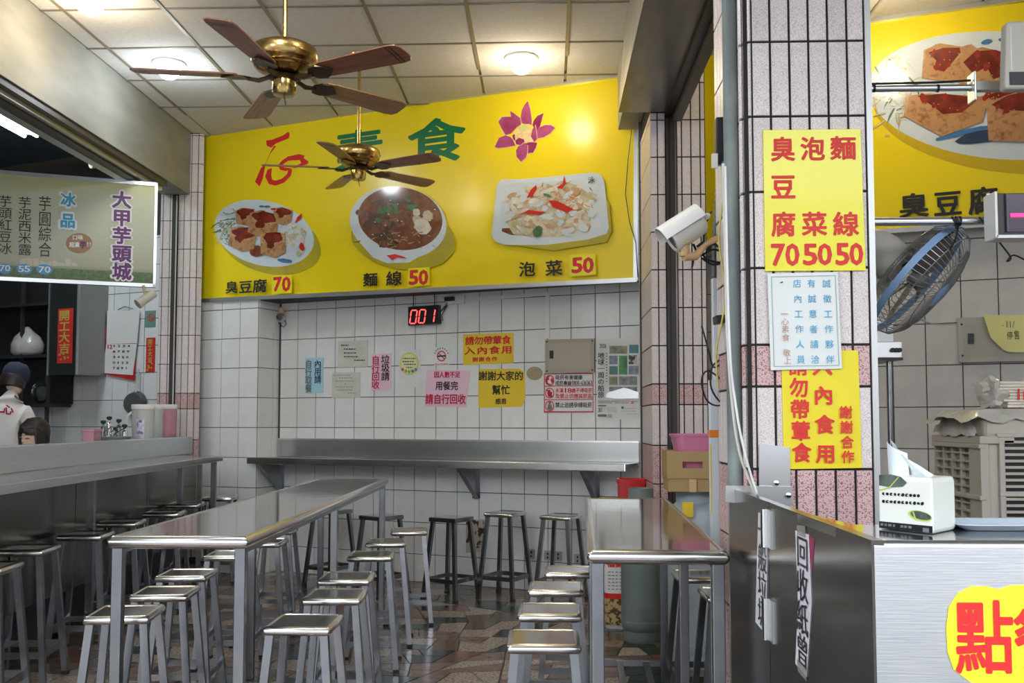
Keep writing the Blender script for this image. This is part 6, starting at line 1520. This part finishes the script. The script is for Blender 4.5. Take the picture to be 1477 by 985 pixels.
# horizontal steel bars from the pillar
def bar(label, y, x1, r, name='steel_bar'):
    a_, b_ = at_y(1254, y, 3.34), at_y(x1, y - 1.5, 3.34)
    t = thing(name, label, 'bar', a_)
    MB().tube([a_ + Vector((-.02, 0, 0)), b_], r, 14).build('tube', 'alu', t, world=True, smooth=60)
    MB().tube([a_ + Vector((-.02, 0, 0)), a_ + Vector((-.005, 0, 0))], r * 1.6, 14).build('flange', 'chrome', t, world=True, smooth=40)
    return t, a_, b_
t, a_, b_ = bar('upper horizontal steel bar holding the beige box, right of the near pillar', 128, 1405, .0115)
MB().cbox(at_y(1402, 127, 3.34), (.008, .06, .10)).build('end_plate', 'alu', t, world=True, bevel=.003)
MB().cbox(at_y(1428, 125, 3.34), (.13, .03, .03)).build('square_tube', 'alu_dull', t, world=True)
MB().tube([at_y(1256, 121, 3.33), at_y(1300, 120, 3.33), at_y(1350, 119, 3.33), at_y(1400, 116, 3.33)], .004, 6).build('taped_lead', 'black', t, world=True)
for x in (1260, 1352): MB().lathe([(.0135, -.004), (.0135, .004)], at_y(x, 127.5, 3.34), 12, Euler((0, R(90), 0)).to_matrix()).build('tape', 'black', t, world=True)
t, a_, b_ = bar('lower horizontal steel bar carrying the red-lit display, right of the near pillar', 320, 1436, .0145)
MB().cbox(at_y(1431, 311, 3.36), (.035, .01, .15)).build('end_plate', 'alu_dull', t, world=True)
for dx in (-6, -2, 3): MB().lathe([(.0175, -.0045), (.0175, .0045)], at_y(1380 + dx, 319, 3.34), 12, Euler((0, R(80 + dx * 4), 0)).to_matrix()).build('tie', 'black', t, world=True)
cable('black lead curling down from the lower steel bar to the red-lit display', [(1383, 322), (1378, 345), (1370, 360)], .003, 'black', 3.36)
cable('thin black wire looping under the red-lit display', [(1412, 313), (1430, 335), (1446, 355), (1458, 372), (1452, 377), (1462, 368), (1480, 376)], .0028, 'black', 3.30)
# display box
c0, c1 = at_y(1437, 341, 3.22), at_y(1520, 278, 3.22)
t = thing('call_display', 'white-framed dark violet display with a glowing red dash, cut by the right picture edge', 'display', (c0.x, 3.22, c0.z))
w_, h_ = c1.x - c0.x, c1.z - c0.z
MB().box(0, w_, 0, .07, 0, h_).build('housing', 'black', t, bevel=.002)
MB().box(-.004, .004, -.006, .076, -.004, h_ + .004).build('frame', 'white_plastic', t); MB().box(0, w_, -.006, .076, -.006, .004).build('frame', 'white_plastic', t)
MB().box(.030, w_, -.004, -.001, .014, h_ - .004).build('face', 'purple_face', t)
MB().box(.032, .034, -.012, -.004, .014, h_ - .004).build('inner_edge', 'grey_ink', t)
zc_ = at_y(1465, 311, 3.22).z - c0.z; MB().box(.044, .13, -.008, -.0045, zc_ - .006, zc_ + .006).build('red_dash', 'led_bar', t, bevel=.003)
# beige box (monitor back) top right
c0, c1 = at_y(1450, 128, 3.2), at_y(1540, 28, 3.2)
t = thing('hanging_monitor', 'beige hanging monitor box with a dark lower panel, cut by the right picture edge', 'monitor', (c0.x, 3.2, c0.z))
w_, h_ = c1.x - c0.x, c1.z - c0.z
mb = MB(); mb.add([(0.0, 0, 0), (w_, 0, 0), (w_, .05, 0), (0.0, .05, 0), (.012, 0, h_), (w_, 0, h_), (w_, .05, h_), (.012, .05, h_)], [(0, 3, 2, 1), (4, 5, 6, 7), (0, 1, 5, 4), (1, 2, 6, 5), (2, 3, 7, 6), (3, 0, 4, 7)])
mb.build('shell', 'beige_plastic', t, bevel=.012, seg=3)
MB().box(.014, w_ - .01, -.003, .004, .012, .055).build('dark_panel', 'black', t, bevel=.001)
MB().box(.02, .024, -.002, .002, .06, h_ - .02).build('seam', 'white_plastic', t)
# hanging fan
c = at_y(1322, 402, 3.58)
t = thing('caged_fan', 'grey caged electric fan with a powder blue band hanging under the lower bar', 'fan', c)
fn = Vector((.66, -.36, -.66)).normalized(); Q = fn.to_track_quat('Z', 'Y').to_matrix()
def F(r, a_, z): return c + Q @ Vector((r * math.cos(a_), r * math.sin(a_), z))
RF = .228
cg = MB()
for i in range(64):
    a_ = 2 * math.pi * i / 64
    cg.tube([F(RF * r_, a_ + tw, z_) for r_, z_, tw in ((.22, .098, 0), (.5, .094, .12), (.78, .078, .24), (.94, .05, .3), (1.0, .01, .32))], .0014, 4, False)
for r_, z_ in ((.22, .098), (.62, .09), (.94, .05)): cg.tube([F(RF * r_, R(a_), z_) for a_ in range(0, 361, 12)], .002, 4, False)
tag(cg.build('front_cage', 'wire', t, world=True), kind='stuff')
cg = MB()
for i in range(52):
    a_ = 2 * math.pi * i / 52
    cg.tube([F(RF * r_, a_, z_) for r_, z_ in ((.30, -.075), (.6, -.07), (.88, -.05), (1.0, -.012))], .0014, 4, False)
for r_, z_ in ((.30, -.075), (.75, -.062)): cg.tube([F(RF * r_, R(a_), z_) for a_ in range(0, 361, 12)], .002, 4, False)
tag(cg.build('rear_cage', 'wire', t, world=True), kind='stuff')
mb = MB(); mb.lathe([(RF * 1.0, -.012), (RF * 1.02, -.012), (RF * 1.02, .012), (RF * 1.0, .012), (RF * 1.0, -.012)], c, 48, Q, False); mb.build('blue_band', 'blue_plastic', t, world=True, smooth=30)
MB().lathe([(.045, .092), (.05, .10), (.04, .106), (.002, .108)], c, 20, Q).build('front_badge', 'blue_plastic', t, world=True, smooth=40)
MB().lathe([(.03, -.02), (.034, .03), (.01, .045)], c, 16, Q).build('hub', 'grey_ink', t, world=True, smooth=40)
for i in range(5):
    mb = MB(); a0_ = 2 * math.pi * i / 5; g_ = []
    for r_, w0, zz_ in ((.03, .25, .01), (.09, .5, .02), (.15, .48, .022), (.19, .36, .02)): g_.append([F(r_, a0_ + w0 * u, zz_ * (1 - 2 * k_)) for u, k_ in ((-1, 0), (0, .5), (1, 1))])
    for ro, rn in zip(g_, g_[1:]): mb.add(ro + rn, [(0, 1, 4, 3), (1, 2, 5, 4)])
    mb.build('fan_blade', 'brown_ink' if False else pmat('grey_fan_blade', (.16, .15, .14), .4), t, world=True, smooth=60)
MB().lathe([(.062, -.07), (.074, -.085), (.078, -.15), (.072, -.20), (.055, -.235), (.02, -.25)], c, 24, Q).build('motor_housing', 'beige_plastic', t, world=True, smooth=50)
MB().tube([c + Q @ Vector((0, 0, -.12)), c + Q @ Vector((0, -.09, -.13)), c + Vector((-.13, .03, -.04))], .028, 12).build('neck', 'beige_plastic', t, world=True, smooth=50)
MB().tube([c + Q @ Vector((0, .0, -.07)), at_y(1378, 332, 3.45), at_y(1381, 322, 3.36)], .004, 6).build('hanging_lead', 'black', t, world=True)
cable('thin pale lead running from the caged fan to the grey wall panel', [(1316, 450, 5.2), (1330, 461, 5.4), (1345, 467, 5.6), (1360, 468, 5.8), (1381, 467, 6.0)], .005, 'cable_white', 5.5)
# grey panel with switch and note
b = Board('switch_panel', 'grey metal switch panel with a curling yellow note, on the right kitchen wall', 'panel', PRt, WN, (1380, 455, 1520, 523), .03)
b.panel('panel_grey', t=.03, name='box', poly=[(1380, 458.5), (1540, 452), (1540, 520), (1383, 523)], bevel=.003)
b.panel(pmat('panel_lid', (.33, .31, .26), .45, .3), t=.002, name='lid', poly=[(1388, 466), (1540, 460), (1540, 513), (1390, 515)], y0=.002)
b.panel('black', t=.012, name='switch', poly=[(1396, 481), (1404.5, 481), (1404.5, 496), (1396, 496)], y0=.012)
b.poly([b.ell(x, y, 1.6, 1.8, 0, 8) for x, y in ((1387, 468), (1388.5, 513))], 'black', 'screw', y=.003)
b2 = Board('yellow_note', 'curled pale yellow note with handwriting, stuck on the grey switch panel', 'note', PRt - WN * .045, WN, (1418, 453, 1500, 509))
rows_ = []
mb = MB(); nx = 10
for i in range(nx + 1):
    u = i / nx
    tp = (1418 + 82 * u, 455 - 1 * u); bt = (1450 + 50 * u, 508) if u > 0.0 else (1447, 505)
    ft = (1418 + 82 * u, 455); lft = max(0, .35 - u) * .12
    for q_ in (tp, ((tp[0] * .5 + bt[0] * .5) - 4 * (1 - u), 485 + 3 * (1 - u)), bt):
        p = b2.q(*q_); mb.v.append(Vector((p[0], -.004 - lft * (1.0 if q_ is not bt else .4), p[1])))
for i in range(nx):
    for j in range(2): k = i * 3 + j; mb.f.append((k, k + 1, k + 4, k + 3))
mb.build('paper', pmat('pale_yellow_note', (.78, .74, .30), .6), b2.o, smooth=60)
b2.lay = .012
b2.text([('一', 1438, 466, 1448, 474, 'h'), ('11/', 1450, 462, 1464, 474, 'h', .8), ('停', 1452, 478, 1461, 490, 'h'), ('售', 1462, 476, 1471, 490, 'h'), ('号', 1444, 490, 1450, 502, 'h')], 'black_ink', bold=.0)
# steel hood end with a post
c = at_y(1262, 500, 5.2)
t = thing('steel_hood', 'low stainless hood end with a round steel post behind the near pillar', 'hood', (c.x, 5.2, 1.6), WA)
zt_, zb_ = at_y(1290, 478, 5.2).z, at_y(1300, 516, 5.2).z
x0_, x1_ = at_y(1215, 500, 5.2).x, at_y(1301, 500, 5.2).x
MB().box(x0_, x1_, 5.2, 5.7, zb_, zb_ + .085).build('hood_edge', 'alu', t, world=True, bevel=.003)
MB().box(x0_ + .01, x1_ - .03, 5.24, 5.7, zb_ + .085, zt_ + .06).build('hood_body', 'alu_dull', t, world=True)
MB().box(x0_, x1_ + .002, 5.195, 5.71, zb_ - .012, zb_ + .0).build('shadow_gap', 'black', t, world=True)
for i in range(3): MB().lathe([(.012, 0), (.012, .012), (.006, .014)], at_y(1287 + 5 * i, 505, 5.198), 10, Euler((R(90), 0, 0)).to_matrix()).build('knob', 'black', t, world=True)
pc = at_y(1285, 600, 5.28); MB().tube([(pc.x, 5.28, .0), (pc.x, 5.28, zb_)], .018, 14).build('post', 'steel_leg', t, world=True, smooth=60)
MB().tube([(pc.x - .06, 5.5, .0), (pc.x - .06, 5.5, zb_)], .006, 8).build('thin_pipe', 'grey_ink', t, world=True, smooth=60)
# evaporative cooler
YE = 3.9; X0 = at_y(1413, 650, YE).x; DE = .46; WE = .78; ZE = at_y(1411, 629, YE).z
t = thing('evaporative_cooler', 'greige evaporative air cooler with side grille and front louvres behind the counter', 'air cooler', (X0 + WE / 2, YE + DE / 2, 0), 0)
MB().box(X0 + .03, X0 + WE, YE + .004, YE + DE, .08, ZE - .012).build('body', 'cooler', t, world=True, bevel=.012)
MB().box(X0 - .004, X0 + .13, YE - .012, YE + DE + .01, ZE - .03, ZE).build('side_ledge', 'cooler', t, world=True, bevel=.004)
MB().box(X0 + .02, X0 + WE, YE + .0, YE + DE - .02, ZE - .013, ZE + .085).build('top_cover', 'cooler', t, world=True, bevel=.025, seg=3)
MB().box(X0 + .0, X0 + .032, YE - .006, YE + .10, .1, ZE - .03).build('corner_post', 'cooler', t, world=True, bevel=.003)
for z_ in (ZE - .03, at_y(1412, 715, YE).z, .75, .5):
    MB().box(X0 - .008, X0 + .02, YE - .010, YE + DE, z_ - .018, z_).build('hoop', 'cooler', t, world=True, bevel=.003)
gr_ = MB(); zz_ = .2
while zz_ < ZE - .04: gr_.box(X0 + .004, X0 + .02, YE + .10, YE + DE - .01, zz_, zz_ + .007); zz_ += .033
for k in range(5): yy = YE + .10 + k * (DE - .11) / 4; gr_.box(X0 + .002, X0 + .02, yy - .005, yy + .005, .15, ZE - .03)
tag(gr_.build('side_grille', 'cooler', t, world=True), kind='stuff')
MB().box(X0 + .02, X0 + .032, YE + .1, YE + DE - .01, .12, ZE - .03).build('grille_pad', 'cooler_dark', t, world=True)
lx = at_y(1449, 700, YE).x; lz1 = at_y(1449, 631, YE).z
MB().box(lx - .022, lx + .0, YE - .014, YE + .01, .3, lz1 + .012).build('louvre_frame', 'cooler', t, world=True, bevel=.004)
MB().box(lx - .03, X0 + WE - .03, YE - .016, YE + .01, lz1, lz1 + .016).build('louvre_frame', 'cooler', t, world=True, bevel=.004)
MB().box(lx - .024, X0 + WE - .03, YE - .016, YE + .01, at_y(1449, 716, YE).z, at_y(1449, 711, YE).z).build('louvre_crossbar', 'cooler', t, world=True, bevel=.003)
MB().box(lx, X0 + WE - .05, YE + .0, YE + .003, .3, lz1).build('louvre_dark', 'black', t, world=True)
zz_ = lz1 - .012
for k in range(26):
    MB().box(lx, X0 + WE - .05, YE - .012, YE + .002, zz_ - .010, zz_).build('louvre', 'cooler', t, world=True); zz_ -= .0245
# film over the cooler
def drape(name, label, x0, x1, y0, y1, z, h, seed, mat='film', cat='plastic sheet', over=.03):
    random.seed(seed); nx, ny = 18, 10; mb = MB()
    for i in range(nx + 1):
        for j in range(ny + 1):
            u, v = i / nx, j / ny; e = min(u, 1 - u, v, 1 - v)
            zz = z + h * min(1, e * 5) ** .5 + random.uniform(-.5, .5) * h * .25 - (over * random.uniform(.4, 1.5) if e == 0 else 0)
            mb.v.append(Vector((x0 + (x1 - x0) * u + random.uniform(-.004, .004), y0 + (y1 - y0) * v + random.uniform(-.004, .004), zz)))
    mb.f = [(i * (ny + 1) + j, (i + 1) * (ny + 1) + j, (i + 1) * (ny + 1) + j + 1, i * (ny + 1) + j + 1) for i in range(nx) for j in range(ny)]
    o = mb.build(name, mat, smooth=80, loc=((x0 + x1) / 2, (y0 + y1) / 2, z), world=True); return tag(o, label, cat)
xa = at_y(1362, 600, 4.1).x
drape('plastic_sheet', 'crinkled translucent plastic sheet draped over the top of the air cooler', xa - .0, X0 + WE, YE - .015, YE + DE - .03, ZE + .092, .016, 5)
drape('plastic_pad', 'rounded grey-beige wrapped pad on the left ledge of the air cooler', X0 + .0 - .01, X0 + .15, YE + .06, YE + DE, ZE + .004, .075, 8, over=.0)
# stacked paper bags and crumpled film
c0 = at_y(1443, 592, 4.0); t = thing('paper_bag_stack', 'stack of red-printed white paper bags in crumpled film on the air cooler', 'paper bags', (c0.x, 4.0, ZE + .112))
z_ = 0
for k in range(9):
    dx = .02 - .004 * k + .006 * math.sin(k * 2); MB().box(dx, .40, -.02 + .002 * k, .22, z_, z_ + .0105).build('paper_bag', pmat('bag_paper_%d' % k, (.72, .62 + .01 * (k % 3), .50), .6, col2=(.80, .74, .64), scale=12), t, bevel=.002); z_ += .0118
mb = MB(); random.seed(4)
for k in range(14): mb.box(.06 + .022 * k, .066 + .022 * k + random.uniform(0, .008), -.021, -.0195, random.choice([.03, .045, .052, .06]), random.choice([.066, .075]))
tag(mb.build('red_print', 'orange_red', t), kind='stuff')
mb = MB()
for k in range(9): mb.box(.06 + .03 * k, .063 + .03 * k, -.01, .06, .1063, .1068)
tag(mb.build('top_print', 'brown_ink', t), kind='stuff')
random.seed(11); mb = MB(); rings = []
for i in range(9):
    u = i / 8; rr = .028 + .028 * math.sin(u * math.pi) + .015 * (1 - u)
    rings.append([Vector((.03 - .09 * u + .01 * math.sin(9 * u), .06 + math.cos(a1) * rr * 1.3 * random.uniform(.7, 1.3), .045 + .03 * u + math.sin(a1) * rr * random.uniform(.7, 1.3))) for a1 in [2 * math.pi * j / 16 for j in range(16)]])
mb.loft(rings); mb.build('crumpled_film', 'film', t)
# tissue pack
TA, TB, TC = at_z(1268, 762, ZC + .001), at_z(1346, 771, ZC + .001), at_z(1379, 764, ZC + .001)
TD = TA + (TC - TB); zt_ = at_y(1268, 686, TA.y).z; zt2 = at_y(1346, 691, TB.y).z; HT = (zt_ + zt2) / 2 - ZC
tn = (TB - TA).normalized(); tn = Vector((-tn.y, tn.x, 0)).normalized(); tn = tn if tn.y > 0 else -tn
t = thing('tissue_pack', 'white tissue pack with dark green leaf print and a tissue sticking out, on the counter', 'tissues', (TA + TC) / 2)
mb = MB(); b_ = .004
def lf(p, k): m_ = (TA + TC) / 2; return m_ + (p - m_) * k
rings = []
for k, z in ((.94, 0), (1.0, .008), (1.0, HT * .5), (1.0, HT - .010), (.95, HT)):
    pts = [lf(p, k) for p in (TA, TB, TC, TD)]; rings.append([Vector((p.x, p.y, ZC + .001 + z)) for p in pts])
mb.loft(rings); mb.build('wrapper', pmat('white_wrapper', (.80, .82, .76), .25, bump=.12, bscale=18), t, world=True, bevel=.004)
tb = Board('tissue_print', '', '', TA - tn * .0012, tn, (1268, 686, 1346, 771), parent=t); tb.M = tb.M; tb.I = tb.M.inverted()
tb_off = tb.M
class _P:    # board whose prints are re-based onto the pack
    pass
def tprint(polys, mat, name, y=.0):
    mb = MB()
    for p in polys:
        pts = [at_pl(x, yy, TA - tn * (.0012 + y), tn) for x, yy in p]; mb.add(pts, [tuple(range(len(pts)))])
    return mb.build(name, mat, t, world=True)
def el(cx, cy, rx, ry, rot=0, n=22): return [(cx + math.cos(R(rot)) * rx * math.cos(a1) - math.sin(R(rot)) * ry * math.sin(a1), cy + math.sin(R(rot)) * rx * math.cos(a1) + math.cos(R(rot)) * ry * math.sin(a1)) for a1 in [2 * math.pi * i / n for i in range(n)]]
M['pack_green'] = pmat('pack_dark_green', (.035, .055, .045), .3, col2=(.14, .18, .16), scale=30); M['pack_lime'] = pmat('pack_lime', (.55, .62, .12), .3)
tprint([[(1268, 685), (1285, 684), (1300, 688), (1308, 696), (1302, 702), (1285, 703), (1268, 700)]], 'pack_green', 'leaf_print')
tprint([el(1327, 744, 18, 7.2, 14)], 'pack_lime', 'leaf_edge'); tprint([el(1328, 743.5, 15.5, 5.6, 14)], 'pack_green', 'leaf_print', .0004)
tprint([[(1295, 688), (1297, 688), (1284, 703), (1282, 703)], [(1268, 706), (1284, 702), (1284, 704), (1268, 708)], [(1316, 738), (1318, 738), (1322, 750), (1320, 750)]], 'pack_lime', 'vein', .0008)
tprint([[(1268, 751.5), (1345, 759), (1345, 769.5), (1268, 761)]], 'black_ink', 'dark_band')
random.seed(3); ds = []
for row, (x0_, x1_, y_) in enumerate(((1272, 1326, 712), (1272, 1332, 723))):
    x = x0_
    while x < x1_:
        ds.append(el(x + 2.2, y_ + (x - 1272) * .06, 2.4, random.uniform(1.8, 2.9), random.uniform(0, 90), 7)); x += 5.6
tprint(ds, 'black_ink', 'small_print', .0002)
tprint([el(x + 2, y, .9, 1.0) for x, y in ((1274, 712.3), (1285, 713), (1296, 713.8), (1307, 714.2), (1279, 723.2), (1291, 724), (1302, 724.6), (1313, 725.2))], 'white_paper', 'small_print', .0006)
tprint([[(x, 754.5 + (x - 1270) * .1), (x + w_, 754.6 + (x - 1270) * .1), (x + w_, 758 + (x - 1270) * .1), (x, 757.8 + (x - 1270) * .1)] for x, w_ in ((1270, 4), (1276, 3), (1281, 5), (1288, 3), (1299, 4), (1304, 4), (1310, 5))] + [[(1331, 761), (1340, 762), (1340, 768), (1331, 767)]], 'grey_ink', 'band_print', .0006)
m_ = (TA + TC) / 2; tz = ZC + HT
mb = MB(); nu, nv = 8, 6
base = [at_pl(x, 690, m_, tn) for x in (1290, 1352)]
for i in range(nu + 1):
    u = i / nu
    bx_, by_ = 1292 + (1350 - 1292) * u, 688 + 3 * u
    tx_, ty_ = 1280 + (1348 - 1280) * u, 633 + 52 * (u ** .92)
    for j in range(nv + 1):
        v = j / nv; x, y = bx_ + (tx_ - bx_) * v, by_ + (ty_ - by_) * v
        p = at_pl(x, y, m_, tn) + tn * (.012 * math.sin(v * 2.5 + u * 4) + .004 * math.sin(11 * u)); mb.v.append(p)
mb.f = [(i * (nv + 1) + j, (i + 1) * (nv + 1) + j, (i + 1) * (nv + 1) + j + 1, i * (nv + 1) + j + 1) for i in range(nu) for j in range(nv)]
mb.build('tissue_sheet', pmat('tissue_white', (.80, .86, .92), .8), t, world=True, smooth=80)
mb = MB(); mb.v = []
for i in range(7):
    u = i / 6
    for j in range(4):
        v = j / 3; p = at_pl(1279 + 30 * u * (1 - .0 * v) + 3 * v, 636 + (52 * v) + 6 * u * (1 - v) * 3, m_, tn) - tn * (.012 * math.sin(u * 3.1)); p.z = max(p.z, tz - .002); mb.v.append(p)
mb.f = [(i * 4 + j, (i + 1) * 4 + j, (i + 1) * 4 + j + 1, i * 4 + j + 1) for i in range(6) for j in range(3)]
mb.build('tissue_fold', pmat('tissue_white_fold', (.74, .82, .88), .8), t, world=True, smooth=80)
# tray
TY0, TY1 = at_z(1420, 767, ZC).y, YB + .005; tx0 = at_z(1388, 767, ZC).x
t = thing('serving_tray', 'pale flat serving tray lying on the counter at the right picture edge', 'tray', (tx0 + .2, (TY0 + TY1) / 2, ZC + .001))
hx, hy = .20, (TY1 - TY0) / 2
mb = MB(); mb.loft([rrect(hx - .02, hy - .012, .02, 0, 5), rrect(hx, hy, .03, .010, 5), rrect(hx + .006, hy + .006, .03, .0115, 5), rrect(hx + .006, hy + .006, .03, .013, 5), rrect(hx - .004, hy - .004, .03, .012, 5), rrect(hx - .022, hy - .014, .02, .003, 5)]); mb.build('body', pmat('tray_plastic', (.52, .60, .70), .3), t, smooth=50)

# ================================================================== ARCADE AND STREET BEHIND THE PHOTOGRAPHER
tag(MB().box(-9, 9, -1.3, -.6, CEIL + .02, CEIL + .3).build('ceiling_arcade', 'outer_wall'), kind='structure')
for x in (-6.5, 5.4): tag(MB().box(x, x + .6, -1.3, -.7, -.05, CEIL + .02).build('pillar', 'tile_lilac'), kind='structure')
ob = MB().box(-26, 26, -24, -23, -.16, 8); o = ob.build('wall_street', pmat('far_facade', (.30, .28, .26), .8, col2=(.22, .21, .20), scale=1.2)); tag(o, kind='structure')
